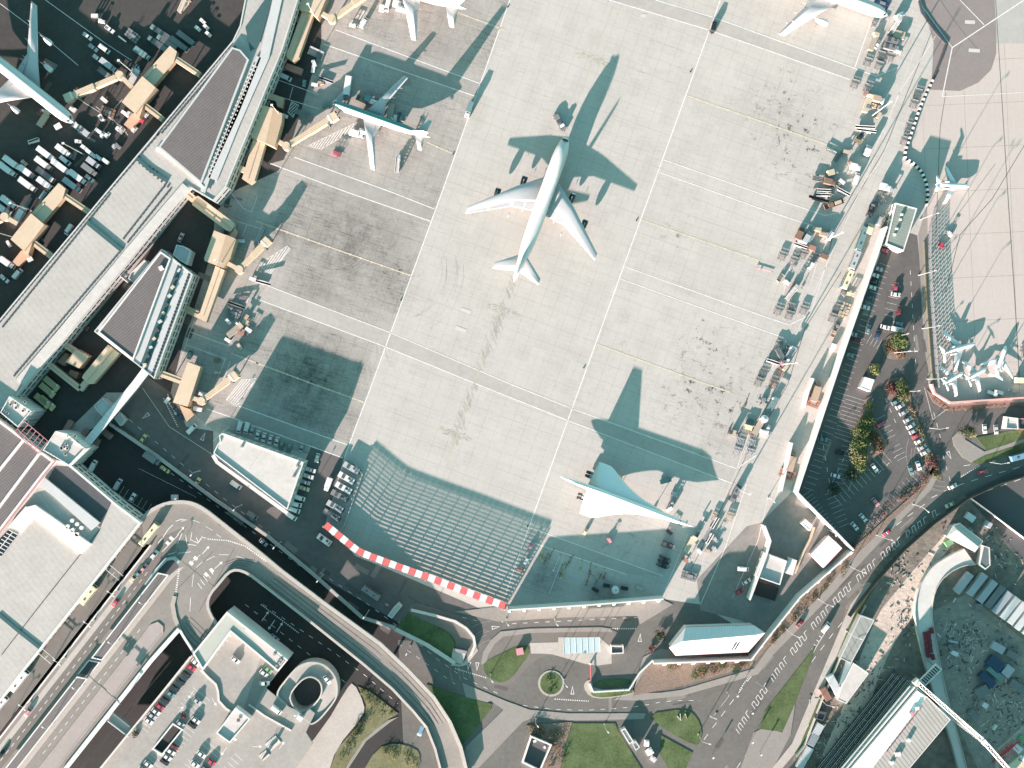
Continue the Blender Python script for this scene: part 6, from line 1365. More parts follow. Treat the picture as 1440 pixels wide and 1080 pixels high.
# ------------------------------------------------------------------ construction site
t = house('site_shed', 'long grey flat roofed shed along the green verge', [(1210,865),(1230,872),(1197,933),(1181,926)], 4.2, wall_g, mat('grey_shed_roof', (.25,.26,.24), .8, .1, 1, ribs=(28,3,.15)), 'shed', par=.1)
t = house('site_store', 'white roofed store below the long grey shed', [(1200,932),(1222,947),(1190,990),(1177,984),(1186,960)], 4, wall_w, roof_w, 'shed', par=.1)
MB().hexa([(*V(1186,958,3.8), 3.6), (*V(1199,932,3.8), 3.6), (*V(1190,930,1), .3), (*V(1165,984,1), .3)], [(*V(1186,958,3.9), 3.75), (*V(1199,932,3.9), 3.75), (*V(1190,930,1), .5), (*V(1165,984,1), .5)]).build('lean_to_roof', mat('teal_sheet', (.22,.30,.30), .7, .1, 1), t, tuple(t.location))
house('site_office', 'dark teal flat cabin beside the verge below the white store', [(1152,1000),(1163,1002),(1158,1014),(1147,1011)], 3, steel_d, roof_n, 'cabin')
for i, (px, py, w_, l_, a) in enumerate(((1172,962,3.5,9,62),(1160,975,3,6,60))): veh('skip', px, py, a, ['white','rust'][i], ['pale container among debris along the hoarding', 'rusty container among debris along the hoarding'][i], L=l_, W_=w_)
for i, (px, py) in enumerate(((1150,1025),(1143,1040),(1135,1058),(1127,1072))): veh('skip', px, py, -62, ['white','silver','white','white'][i], ORD[i]+' from the top of the pale sheet covered stacks beside the sand track', 'pale stacks beside the sand track', L=5.5, W_=3.4, h=1.8)
# the tall block under construction
BR = [(1291,967),(1337,1012),(955,1466),(905,1426)]; hb = 16
t = house('unfinished_block', 'tall unfinished building with a white and ribbed roof under the tower crane', BR, hb, conc_l, mat('ribbed_site_roof', (.33,.325,.295), .8, .08, 1, ribs=(38,1.7,.35)), par=.1, win=(3,7,11))
c = tuple(t.location)
MB().prism(VP([(1289.5,971),(1303,980),(1242,1060),(1200,1115),(1168,1115)], hb+.25), hb-.3, hb+.25).build('roof_membrane', mat('white_membrane', (.75,.74,.72), .6, .05, .6), t, c)
b = MB()
for k in range(2): b.wall(VP([(1286-k*5,966+k*0),(1168-k*5,1108)], hb-1), .8, hb-2.2, hb-.6-k)
b.build('edge_beam', wall_w, t, c)
for q in ((1289,995),(1281,1003),(1277,1040),(1262,1060),(1254,1072)): MB().box(*V(*q, hb), hb, R.uniform(1,2.4), R.uniform(.8,1.8), R.uniform(.5,1.4), R.random()).build('site_material', [steel_d, paint('pink'), wall_w, steel_d, wall_w][int(q[0]) % 5], t, c)
b = MB()
for k in range(10): b.box(*V(1292-k*5, 1000+k*6.4, hb), hb-.1, 1.0, .35, .5, .9)
b.build('edge_protection', paint('pink'), t, c)['kind'] = 'stuff'
house('site_shade_block', 'unseen block added below the bottom edge to shade the construction site', [(990,1380),(1290,1110),(1400,1204),(1100,1474)], 20, conc_l, roof_w)  # unseen caster, added for its shadow over the site yard
# scaffold on the street side
t = thing('scaffold', 'dark scaffold with long pale pipes along the unfinished building', 'scaffold', (*V(1240,990), 0)); c = tuple(t.location)
for k in range(4):
    z = 2.8+k*2.4; q0, q1 = (1262-24+k*7+20, 958-12+k*3), (1150-24+k*8+14, 1094+k*2)
    MB().wall(VP([q0, q1], z), 2.2, z-.15, z).build('platform', steel_d, t, c)
    b = MB()
    for dx in (-5, 0, 5): b.tube([(*V(q0[0]+dx*.6, q0[1], z), z+1.1), (*V(q1[0]+dx*.6, q1[1], z), z+1.1)], .09, 5)
    b.build('pipe', galv, t, c)
b = MB()
for k in range(14):
    q = lerp((1262,955), (1170,1085), k/13); x, y = V(*q, 10); b.cyl(x, y, 0, 10.2, .07, 5); x2, y2 = V(q[0]+9, q[1]+6, 10); b.cyl(x2, y2, 0, 10.2, .07, 5)
b.build('standard', steel_m, t, c)['kind'] = 'stuff'
t = thing('steel_deck', 'dark panel deck with white rim beside the crane end', 'deck', (*V(1308,946), 0)); c = tuple(t.location)
p_ = VP([(1293,957),(1316,934),(1324,941),(1301,964)], 12); MB().prism(inset(p_, .4), 11.6, 11.9).build('deck', steel_d, t, c); MB().wall(p_, .4, 11.5, 12.3, closed=True).build('rim', wall_w, t, c)
b = MB()
for k in range(9): b.wall([lerp(p_[0], p_[1], (k+.5)/9), lerp(p_[3], p_[2], (k+.5)/9)], .3, 11.9, 12.1)
b.build('bar', wall_w, t, c)
for q in inset(p_, .6): MB().cyl(q[0], q[1], 0, 11.6, .2, 6).build('prop', steel_m, t, c)
# tower crane
t = thing('tower_crane', 'white lattice tower crane with a long jib over the construction site', 'crane', (*V(1332,1003), 0)); c = tuple(t.location); x, y = V(1332, 1003, 0)
def lattice(a, b_, s, step, r):
    mb = MB(); a, b_ = Vector(a), Vector(b_); d_ = (b_-a).normalized(); u = d_.cross(Vector((0,0,1))) if abs(d_.z) < .9 else Vector((1,0,0)); u.normalize(); v_ = u.cross(d_)
    cs = [u*s+v_*s, u*s-v_*s, -u*s-v_*s, -u*s+v_*s]
    for k in cs: mb.tube([a+k, b_+k], r*1.4, 4)
    n = max(2, int((b_-a).length/step))
    for i in range(n):
        p0, p1 = a+(b_-a)*i/n, a+(b_-a)*(i+1)/n
        for j in range(4): mb.tube([p0+cs[j], p1+cs[(j+1) % 4]], r, 4)
    return mb
zt = 36; A = (*V(1290,960,zt), zt); Bp = (*V(1450,1118,zt), zt); M_ = (x, y)
lattice((x, y, 0), (x, y, zt-1), .8, 1.8, .09).build('mast', wall_w, t, c); lattice((x, y, zt), Bp, .75, 1.7, .11).build('jib', wall_w, t, c); lattice((x, y, zt), A, .7, 1.7, .11).build('counter_jib', wall_w, t, c)
MB().box(A[0], A[1], zt-2.2, 2.6, 2.2, 2.4, .75).build('counterweight', conc_l, t, c); MB().box(x+1, y-1.4, zt-2.2, 1.8, 2.2, 2.2, .75).build('operator_cab', wall_w, t, c); MB().box(x, y, zt-1.2, 2.4, 2.4, .9, .75).build('slewing_ring', steel_m, t, c)
MB().box(x, y, 0, 4.5, 4.5, .8).build('base', conc, t, c); MB().tube([(x, y, zt+.5), (x, y, zt+5)], .3, 6).tube([(x, y, zt+5), tuple(lerp((x, y, zt+.7), (*A[:2], zt+.7), .85))], .05, 4).tube([(x, y, zt+5), tuple(lerp((x, y, zt+.7), (*Bp[:2], zt+.7), .6))], .05, 4).build('tower_top', wall_w, t, c)
# curved concrete ramp
RL = smooth_pts([(1356,772),(1335,781),(1311,796),(1298,815),(1290,832),(1286,855),(1288,880),(1295,910),(1304,945),(1318,990),(1334,1030),(1350,1090)], 1); RR = smooth_pts([(1372,794),(1355,795),(1336,804),(1323,816),(1314,832),(1310,855),(1311,875),(1316,900),(1323,940),(1333,985),(1346,1030),(1362,1090)], 1)
t = thing('concrete_ramp', 'pale curved concrete ramp sweeping through the construction site', 'ramp', (*V(1300,840), 0)); c = tuple(t.location); zr = 2.4
a_, b2 = VP(RL, zr), VP(RR, zr)
MB().loft([[(*p, zr), (*q, zr), (*q, 0), (*p, 0)] for p, q in zip(a_, b2)]).build('ramp_slab', mat('new_concrete', (.47,.465,.43), .85, .12, .5, amt2=.18), t, c)
MB().wall(a_, .35, zr, zr+.5).build('edge_upstand', conc, t, c); MB().wall(b2, .35, zr, zr+.5).build('edge_upstand', conc, t, c)
i = 0
for px, py in ((1301,893),(1306,892),(1302,900),(1307,899),(1303,908),(1308,906),(1304,916),(1309,914),(1312,924),(1310,887),(1305,921)):
    veh('skip', px, py, 75, 'darkred', ORD[i]+' from the top of the dark red crates on the curved ramp', 'dark red crates on the curved ramp', z=zr, L=2.4, W_=1.5, h=1.3); i += 1
hip('site_hall', 'pale panelled hall with a shallow roof at the top of the curved ramp', [(1350,736),(1382,761),(1371,776),(1331,755),(1341,739)], [(1346,745),(1376,769)], 5.5, 6.2, wall_w, mat('pale_panels', (.42,.415,.38), .8, .08, 1, ribs=(52,2.2,.12)), wall_w)
house('dark_hall', 'six sided dark teal roofed hall with a pale rim beside the pale panelled hall', [(1383,767),(1392,770),(1393,795),(1386,801),(1377,794)], 4, wall_g, mat('dark_teal_roof', (.10,.125,.125), .7, .1, 1), par=.2)
veh('skip', 1333, 763, -30, 'green', 'small green container in front of the pale panelled hall', L=3.4, W_=2.4)
veh('skip', 1363, 727, 35, 'white', 'white cabin in the corner by the dark hoarding', L=4.2, W_=3); veh('skip', 1388, 737, 30, 'silver', 'small pale cabin right of the panelled hall', L=3.2, W_=2.4)
cab = [(1353,819,'teal'),(1372,821,'teal'),(1386,831,'teal'),(1397,838,'navy'),(1407,846,'teal'),(1418,854,'white'),(1428,861,'white'),(1438,869,'white'),(1449,877,'white')]
for i, (px, py, cl) in enumerate(cab):
    veh('skip', px, py, -52, {'teal':'lilac','navy':'grey','white':'white'}[cl], ORD[i]+' from the left in the row of long site cabins', 'long site cabins in a row', L=11.5 if i else 10.5, W_=3.0, h=2.9, name='site_cabin')
for i, (px, py, a, cl, L_, W_, lab) in enumerate(((1398,933,40,'navy',7,5,'large navy container in the shaded yard'), (1398,946,40,'teal',8,2.8,'teal container below the large navy one'), (1387,955,40,'navy',8,3.4,'navy container left below the teal one'), (1416,943,-52,'lilac',5,4,'grey container right of the teal one'), (1380,972,-30,'grey',6,4.5,'grey hut below the navy containers'), (1402,910,30,'lilac',6,3.6,'pale shed at the top of the shaded yard'), (1422,920,30,'grey',5,3,'dark grey container at the right of the shaded yard'), (1384,991,35,'white',2.4,2.2,'small white box alone in the shaded yard'), (1430,965,35,'grey',8,3.5,'dark container at the right edge of the shaded yard'), (1398,1022,-55,'white',2.6,.8,'thin white panel lying low in the shaded yard'), (1368,1005,50,'grey',5,3,'dark hut near the middle of the jib'), (1340,902,10,'lilac',4,.8,'pale beam lying beside the red crates'), (1341,918,25,'white',3.2,2,'upper pale box in the rubble right of the ramp'), (1336,910,60,'grey',3,1.6,'grey box in the rubble right of the ramp'), (1376,853,0,'grey',3,3,'small grey box between the site cabins'))):
    veh('skip', px, py, a, cl, lab, L=L_, W_=W_, h=2.2)
t = thing('steel_bundle', 'bundle of red steel frames in the sunlit corner at the lower right', 'frame', (*V(1412,1058), 0)); c = tuple(t.location); b = MB()
for k in range(9): q = V(1404+k*2.6, 1066-k*2.2, 1); b.tube([(q[0]-2.5, q[1]-2.5, .3+.1*k), (q[0]+2.5, q[1]+3, 1.5+.12*k)], .22, 5).tube([(q[0]+2, q[1]-2, 1+.1*k), (q[0]-2, q[1]+2, 1+.12*k)], .16, 5)
b.build('beam_bundle', red_p, t, c)
for i, (px, py, cl, a) in enumerate(((1430,1052,'white',40),(1438,1040,'green',30),(1425,1075,'cream',-40),(1436,1066,'white',20),(1412,1080,'pink',-50))): veh('skip', px, py, a, cl, ['white crate beside the red steel frames', 'green crate above the red steel frames', 'long cream slab below the red steel frames', 'second white crate nearer the right edge', 'pinkish crate lowest by the jib'][i], L=[4,4,8,3,3][i], W_=[3,3,3,2.5,2][i], h=1.8)
rub = MB(); rr = random.Random(11)
for (cx, cy, sx, sy, n) in ((1345,905,36,60,240),(1262,800,30,30,90),(1225,965,30,60,260),(1195,1020,30,60,220),(1390,900,50,40,140),(1150,1030,14,40,90),(1420,1000,30,60,220),(1380,990,40,60,160),(1370,760,50,30,120),(1275,870,20,40,90),(1410,790,40,20,60)):
    for _ in range(n):
        px, py = rr.gauss(cx, sx*.5), rr.gauss(cy, sy*.5); x_, y_ = V(px, py); s = rr.uniform(.15, .6); rub.box(x_, y_, 0, s*rr.uniform(.6,4.6), s*rr.uniform(.3,1), s*.5, rr.uniform(0, 3.14), rr.choice((0,0,0,1,2,2,3)))
o = rub.build('rubble', [steel_d, conc, dirt_m, conc_l]); tag(o, 'scattered rubble, planks and rods over the construction ground', None, None, 'stuff')
# ------------------------------------------------------------------ vehicles, airside left stands
def row(kind, lst, lab, group, **kw):
    """lst of (px,py,ang,col[,extra]); lab has {o} (ordinal) and {c} (colour)"""
    for i, q in enumerate(lst): veh(kind, q[0], q[1], q[2], q[3], lab.format(o=ORD[i], c={'darkred': 'dark red'}.get(q[3], q[3])), group, **{**kw, **(q[4] if len(q) > 4 else {})})
G1 = 'box trucks parked left of the pier'
for px, py, cl, L_, lab in ((91,213,'white',7.2,'white box truck highest in the lit block of trucks, without visible cab'), (66,217,'white',8.5,'white box truck left of the highest one, with a pale cab'), (63,231,'white',8,'white box truck with a dark cab, middle of the lit block'), (88,236,'white',9.5,'long white box truck, front half in shade'), (40,243,'white',8.2,'white box truck with a dark cab, left of the flatbed'), (40,260,'white',8.4,'white box truck with a teal shaded front, near the floodlight mast'), (65,259,'white',7.4,'white box truck against the corner of the lower left lounge'), (19,230,'white',8.6,'cream tinted box truck, right one of the pair at the left edge'), (12,239,'white',8.6,'white box truck, left one of the pair at the left edge')):
    veh('truck', px, py, 37, cl, lab, G1, L=L_, cabc='grey' if 'dark cab' in lab else cl)
for px, py, cl, L_, lab in ((111,250,'white',8.8,'shaded box truck nearest the pier corridor'), (103,261,'silver',8.8,'shaded grey box truck against the pier road'), (133,230,'silver',6.2,'shaded small box truck highest beside the road'), (128,240,'grey',7.6,'dark grey ribbed truck beside the small shaded one'), (14,285,'white',7.6,'shaded box truck left of the lower lounge'), (5,294,'white',7.4,'shaded box truck at the left edge by the lower lounge')):
    veh('truck', px, py, 37, cl, lab, G1, L=L_)
veh('flat', 64, 246, 37, 'white', 'empty dark flatbed truck with a white cab among the box trucks', L=10); veh('pickup', 126, 251, 37, 'white', 'shaded white pickup with a small box beside the pier road'); veh('van', 92, 226, 40, 'white', 'white van between the box trucks with a front guard')
veh('tug', 34, 229, 45, 'tan', 'tan tug with open frame among the trucks')
row('cart', [(119,208,37,'white'),(126,214,37,'white'),(132,219,37,'white'),(139,222,37,'white'),(149,227,37,'white')], '{o} from the upper left of the white baggage carts in a line', 'line of white baggage carts')
veh('tug', 110, 199, 0, 'white', 'white tug above the line of baggage carts'); veh('rack', 105, 217, -70, 'grey', 'tall grey rack beside the white trucks')
veh('van', 63, 274, -52, 'teal', 'teal shaded van above the lower left lounge'); veh('truck', 31, 302, -62, 'white', 'white truck with a grey side beside the left boarding bridge', L=8); veh('rack', 38, 287, -60, 'grey', 'long dark rack left of the lower left lounge', L=7)
veh('van', 97, 323, 125, 'white', 'pale van parked against the pier between corridors'); veh('box', 43, 365, -30, 'white', 'small pale box at the orange annex', L=2.4, W_=1.8); veh('truck', 12, 370, 35, 'white', 'white truck with a dark open load at the left edge', L=7); veh('van', 25, 385, -50, 'white', 'white van at the left edge below the open truck'); veh('pickup', 6, 392, 40, 'white', 'white pickup cut by the left edge'); veh('box', 13, 343, 60, 'white', 'thin pale box on the left stand', L=3, W_=1.2)
for px, py, k, cl, a, lab in ((154,41,'pickup','white',37,'lone pale pickup in the shaded left stand'), (123,51,'pickup','white',37,'long pale pickup, leftmost of five pale vehicles in the shade'), (131,67,'pickup','silver',37,'grey pickup below the leftmost pale one'), (147,69,'van','white',37,'white van right of the grey pickup'), (137,82,'pickup','white',37,'pale pickup beside the shaded box truck'), (154,93,'truck','silver',37,'shaded box truck near the bridge rotunda'), (202,77,'truck','teal',35,'teal cabbed box truck beside the upper left lounge')): veh(k, px, py, a, cl, lab)
veh('trailer', 172, 90, 37, 'brown', 'reddish brown trailer behind the bridge rotunda'); veh('rack', 146, 102, 37, 'silver', 'grey rack of bars above the boarding bridge', L=6, W_=2.2); veh('pallets', 186, 50, 37, 'grey', 'pile of dark crates in the shaded left stand'); veh('rack', 172, 55, 37, 'white', 'single pale bar left of the pile of crates', L=4.5, W_=.5)
row('flat', [(226,46,215,'teal'),(235,60,215,'teal'),(252,62,37,'teal'),(262,54,37,'teal'),(222,62,215,'teal')], '{o} of the dark flatbed trucks with teal cabs in the shade of the upper stand', 'dark flatbeds in the upper left stand', L=10)
veh('belt', 190, 100, -50, 'white', 'white loader in the gap by the boarding bridge', L=6); veh('loader', 188, 111, -60, 'white', 'white machine between bridge link and lounge'); veh('cart', 134, 23, 0, 'white', 'small white cart in the shade near the top')
veh('tug', 143, 30, 10, 'white', 'tiny white tug right of the small white cart'); veh('stairs', 258, 8, -50, 'tan', 'beige stairs beside the cropped aircraft at the top', zz=3)
for px, py, lab in ((285,30,'left'),(290,38,'middle'),(293,48,'right'),(278,40,'lowest')): veh('tug', px, py, 40, 'white', lab+' of the small white tugs in the upper stand', 'small white tugs in the upper stand')
veh('pushback', 114, 182, 217, 'silver', 'grey pushback tractor at the nose of the left airliner'); veh('loader', 62, 168, -57, 'tan', 'tan cargo loader under the left airliner'); veh('tug', 61, 156, 0, 'red', 'red tug beside the tan cargo loader'); veh('box', 82, 178, -30, 'white', 'white container below the nose of the left airliner'); veh('box', 103, 154, 35, 'white', 'white container under the bridge cab'); veh('belt', 48, 198, -15, 'white', 'white belt loader in the shaded strip', L=5)
for px, py, cl, lab in ((144,167,'grey','dark tug'),(138,184,'white','upper left white tug'),(145,190,'white','left white tug of a pair'),(151,190,'white','right white tug of a pair'),(167,180,'white','white tug nearest the orange annex corner'),(175,159,'white','pale tug left of the lounge'),(181,161,'silver','grey tug touching the annex'),(189,182,'white','white tug below the orange annex'),(206,161,'white','white tug behind the lower corridor'),(162,205,'silver','grey tug nearest the road'),(172,184,'silver','grey tug under the annex'),(166,206,'grey','dark tug nearest the road')): veh('tug', px, py, R.choice((35, 125, -50)), cl, lab+' on the upper left stand')
veh('cart', 199, 170, 30, 'red', 'red cart between the annex and the pier road'); veh('pallets', 151, 157, 20, 'brown', 'heap of dark brown gear on the striped stand'); veh('cart', 147, 141, 40, 'white', 'white cart at the edge of the striped lit patch'); veh('cart', 143, 166, 60, 'white', 'white cart beside the dark tug')
# stands right of the pier
veh('skip', 414, 98, 20, 'rust', 'rust red container below the top gate lounge', L=7.5, W_=2.8); veh('van', 402, 109, 25, 'silver', 'grey van below the rust red container'); veh('tug', 428, 117, 100, 'teal', 'teal tug standing across the stand line'); veh('rack', 444, 76, 25, 'teal', 'teal racks under the top lounge', L=7, W_=2.6); veh('rack', 446, 70, 25, 'white', 'white bar above the teal racks', L=7, W_=.6)
for px, py, a, lab in ((442,90,70,'upper'),(441,98,100,'middle'),(443,120,10,'lower')): veh('cart', px, py, a, 'white', lab+' of three small white carts in the shade below the top lounge', 'white carts below the top lounge')
veh('belt', 459, 113, 22, 'silver', 'grey belt loader above the teal striped airliner', L=7); veh('tug', 451, 117, 0, 'orange', 'orange tug at the grey belt loader'); veh('truck', 489, 125, 99, 'white', 'long white high lift truck ahead of the teal striped airliner', L=10.5, cabc='grey', wide=2.7); veh('loader', 481, 137, 130, 'white', 'small white loader beside the high lift truck')
veh('truck', 521, 141, 15, 'teal', 'pale teal truck under the far wing of the teal striped airliner', L=5); veh('gpu', 509, 140, 25, 'olive', 'brownish pallet load beside the pale teal truck', L=5); veh('tug', 458, 149, 5, 'teal', 'teal tractor at the nose of the teal striped airliner')
veh('truck', 502, 189, 14, 'white', 'white truck under the near wing of the teal striped airliner', L=6.5); veh('cart', 470, 218, 22, 'pink', 'pink red square cart on the sunny stand', name='equipment_cart'); veh('cart', 474, 217, 22, 'red', 'small red cart joined to the pink one')
veh('stairs', 559, 231, -82, 'silver', 'silver passenger stairs standing alone below the teal striped airliner', zz=4)
for px, py, a, k, cl, lab in ((550,162,105,'box','teal','teal container behind the wing'),(556,167,100,'cart','white','white cart behind the wing'),(561,165,100,'rack','grey','dark rack behind the wing'),(567,166,100,'cart','teal','teal cart nearest the tail'),(549,158,100,'loader','tan','tan loader tucked behind the wing'),(553,172,20,'box','white','pale container against the fuselage')): veh(k, px, py, a, cl, lab+' of the teal striped airliner')
veh('truck', 660, 155, 110, 'teal', 'lone teal truck on the white taxi line, with a white rear', L=7, cabc='white', wide=2.3)
veh('van', 512, 32, -60, 'white', 'white van in sun near the top stand', ); veh('cart', 496, 37, 15, 'white', 'white cart on the hatched area near the top'); veh('van', 545, 8, 105, 'white', 'white van at the top edge left of the wing'); veh('truck', 562, 8, 15, 'white', 'white truck under the wing at the top edge', L=6); veh('box', 537, 12, 100, 'white', 'white box at the top edge')
for i in range(2): veh('rack', 425+i*4, 159+i*8, 20, ['teal','tan'][i], ['teal rack of boxes', 'tan rails'][i]+' in the shaded bay beside the bridge', L=6, W_=2.4)
veh('tug', 400, 163, 20, 'white', 'white tug beside the pitched roof lounge'); veh('tug', 339, 339, 0, 'white', 'white tug alone inside the empty stand'); veh('belt', 368, 397, 15, 'white', 'long white belt loader below the hatched box', L=9); veh('cart', 356, 393, 20, 'white', 'white cart at the left end of the long belt loader'); veh('rack', 366, 329, -65, 'white', 'leaning white bars left of the bridge cab', L=8, W_=1.4)
for px, py, a, cl, lab in ((347,447,-60,'orange','upper'),(341,457,-60,'orange','middle'),(346,452,30,'tan','right')): veh('cart', px, py, a, cl, lab+' of three orange carts in a knot on the shaded stand', 'orange carts on the shaded stand')
veh('belt', 333, 429, 20, 'grey', 'dark belt loader with white rails on the shaded stand', L=8.5); veh('loader', 330, 465, -40, 'tan', 'tan cargo loader beside the white tank'); veh('cart', 350, 464, 35, 'white', 'white and dark cart right of the tan loader'); veh('cart', 339, 469, 20, 'rust', 'rust red cart right of the tan loader'); veh('tug', 320, 478, 30, 'white', 'white round topped tug at the stand line'); veh('tug', 337, 487, 60, 'tan', 'tan tug at the end of the cream stand line')
veh('car', 267, 499, 110, 'teal', 'teal car on the dark road behind the box shaped lounge'); veh('tug', 306, 524, 0, 'tan', 'tan tug on the shaded stand right of the box shaped lounge'); veh('tug', 305, 507, 0, 'brown', 'dark brown tug above the tan one'); veh('tug', 321, 452, 50, 'white', 'white tug with a long arm on the shaded stand'); veh('pallets', 328, 440, 20, 'grey', 'dark heap of gear under the dark belt loader')
veh('rack', 341, 419, 5, 'pink', 'pinkish bars near the lit lounge shadow', L=4, W_=1.4)
for px, py, a, k, cl, lab in ((285,554,200,'van','white','white van half under the ribbed bridge'), (277,575,192,'van','white','white van between bridge rotunda and annex'), (270,603,-45,'van','white','white van alone in the marked bay by the annex'), (249,577,40,'car','navy','dark blue car left of the annex'), (255,586,40,'car','navy','second dark blue car left of the annex'), (332,682,35,'van','white','white van driving on the perimeter road'), (236,563,-50,'cart','white','small cart left of the box shaped lounge')): veh(k, px, py, a, cl, lab)
row('van', [(337,601,105,'white'),(347,602,105,'white')], '{o} from the left of two shaded vans above the white wedge roof', 'shaded vans above the wedge roof')
row('car', [(354,606,105,'silver'),(362,612,105,'white'),(371,615,105,'white'),(380,618,105,'white'),(389,621,105,'white')], '{o} from the left in the row of shaded cars above the white wedge roof', 'shaded cars above the wedge roof')
row('pickup', [(396,626,285,'teal'),(407,629,285,'teal')], '{o} from the left of two teal open bed trucks above the wedge roof', 'teal open trucks above the wedge roof'); veh('car', 424, 630, 105, 'silver', 'grey car alone right of the open bed trucks'); veh('car', 446, 644, 105, 'white', 'white car at the corner of the parking, nearest the stand lines')
row('pickup', [(437,661,17,'white'),(434,670,17,'white'),(429,678,17,'silver'),(428,687,17,'cream')], '{o} from the top of the pickups right of the wedge roof', 'pickups right of the wedge roof')
row('van', [(421,700,18,'white'),(416,709,15,'white'),(414,717,20,'white'),(410,726,35,'white')], '{o} from the top of the vans right of the wedge roof', 'vans right of the wedge roof')
row('gpu', [(495,658,30,'silver'),(488,672,30,'white'),(484,686,30,'white'),(478,697,30,'grey'),(472,712,30,'silver'),(467,724,30,'grey')], '{o} from the top in the row of six {c} power units beside the blast fence', 'power units beside the blast fence', L=8.4)
veh('truck', 462, 681, 110, 'white', 'white truck parked upright beside the row of power units', L=6.5); veh('gpu', 457, 759, 35, 'white', 'white open topped unit on the road under the striped fence', L=7.5); veh('van', 355, 725, 35, 'grey', 'dark van low on the perimeter road') 
# sunken road and terminal foot
for px, py, a, k, cl, lab in ((131,655,-62,'van','white','white van just right of the lower plant tower'), (166,681,-60,'van','silver','grey van in a bay of the sunken road'), (186,700,-60,'car','white','white car in a bay of the sunken road'), (215,645,35,'truck','grey','grey truck deep in the sunken road'), (232,660,35,'pickup','yellow','yellow roofed pickup behind the grey truck'), (277,678,-55,'car','yellow','yellow car by the second parapet lamp'), (201,617,-55,'car','yellow','yellow car at the top of the sunken road'), (246,699,0,'box','white','lone white box beside the loop parapet'), (370,763,40,'car','silver','grey car between the parapet and the elevated ramp'), (117,460,25,'car','darkred','dark red car between the pier and the wedge roof'), (254,334,-65,'car','silver','grey car on the road behind the slanting arm'), (386,810,40,'car','teal','teal car on the road under the ramp'), (386,897,40,'car','silver','grey car in the black road by the block')): veh(k, px, py, a, cl, lab)
for px, py, a, lab in ((97,600,-60,'rust red container left of the covered walkway'), (118,612,-55,'brick red container under the covered walkway, upper'), (134,625,-60,'brick red container below the covered walkway, lower'), (150,609,38,'brown container right of the covered walkway')): veh('skip', px, py, a, 'rust' if 'brown' not in lab else 'brown', lab, L=6, W_=2.6)
for i, (px, py) in enumerate(((73,539),(67,548),(60,563),(67,566))): veh('loader', px, py, 40, 'yellow', ORD[i]+' from the top of the yellow loaders in the shade below the cube lounge', 'yellow loaders below the cube lounge')
# elevated road
veh('bus', 211, 751, -52, 'cream', 'cream yellow bus at the top of the elevated drop-off lane', z=ZD, L=11.5); veh('bus', 126, 836, -52, 'cream', 'cream yellow bus beside the terminal wall, middle of the lane', z=ZD, L=9.5); veh('bus', 29, 957, -52, 'white', 'white coach beside the terminal wall', z=ZD, L=10.5); veh('bus', 2, 990, -52, 'white', 'white coach cut by the left edge', z=ZD, L=8)
for px, py, k, cl, lab in ((217,780,'taxi','white','white taxi at the head of the rank'), (202,799,'taxi','pink','pinkish taxi in the rank'), (195,806,'taxi','teal','teal taxi in the rank'), (188,813,'taxi','cream','cream taxi at the tail of the rank'), (162,848,'car','red','red car driving on the elevated lane'), (39,1002,'car','pink','pinkish red car with a long shadow on the elevated lane'), (2,1060,'car','black','black car at the left edge of the elevated lane')): veh(k, px, py, -232 if 'driving' in lab or 'long' in lab else -52, cl, lab, z=ZD)
veh('van', 592, 1027, 112, 'blue', 'blue and white van coming off the elevated ramp', z=.03)
# car park deck
row('car', [(275,932,37,'white'),(269,939,37,'red'),(262,949,37,'black'),(254,959,37,'black'),(246,968,37,'black'),(240,976,37,'teal'),(232,985,37,'black'),(225,994,37,'red'),(219,1001,37,'white'),(214,1007,37,'silver'),(209,1014,37,'white')], '{c} car, {o} from the top along the left rail of the car park deck', 'cars along the rail of the deck', z=ZC)
row('car', [(277,986,37,'silver'),(275,1013,37,'white'),(270,1020,37,'black'),(254,1018,37,'silver'),(244,1050,37,'darkred'),(240,1057,37,'white'),(235,1065,37,'white'),(231,1072,37,'black'),(208,1075,37,'white'),(200,1083,37,'white')], '{c} car, {o} from the top around the black light well', 'cars around the light well', z=ZC)
row('car', [(283,1061,37,'white'),(297,1072,37,'red'),(274,1075,37,'white'),(288,1081,37,'teal')], '{c} car, {o} from the top in the shade left of the stair house', 'cars by the stair house', z=ZC)
tree(267, 998, 1.9, 2.2, 'red', 'pinkish shrub in the planter between parked cars', 160, 'shrub', 'shrub'); tree(199, 1023, 2, 1.2, 'dark', 'dark shrub at the end of the railing row', 160, 'shrub', 'shrub')
for o in COL.objects:
    if o.name.startswith('shrub') and o.parent is None and o.get('label', '').startswith(('pinkish shrub in', 'dark shrub at')): o.location.z = ZC
for px, py, a, cl, lab in ((331,928,40,'white','white car alone inside the L shaped block'), (377,942,40,'green','green and white car in the shaded corner of the deck'), (371,947,40,'white','white car beside the green one in the shaded corner'), (372,961,0,'white','small white car at the shaded deck edge'), (460,956,55,'white','white car on the spiral ramp')): veh('car', px, py, a, cl, lab, z=ZC if 'spiral' not in lab else 7.4)
veh('van', 389, 998, 40, 'white', 'white van at the top of the spiral ramp', z=ZC); veh('cart', 419, 1004, 0, 'white', 'white cart by the ticket booths', z=ZC)

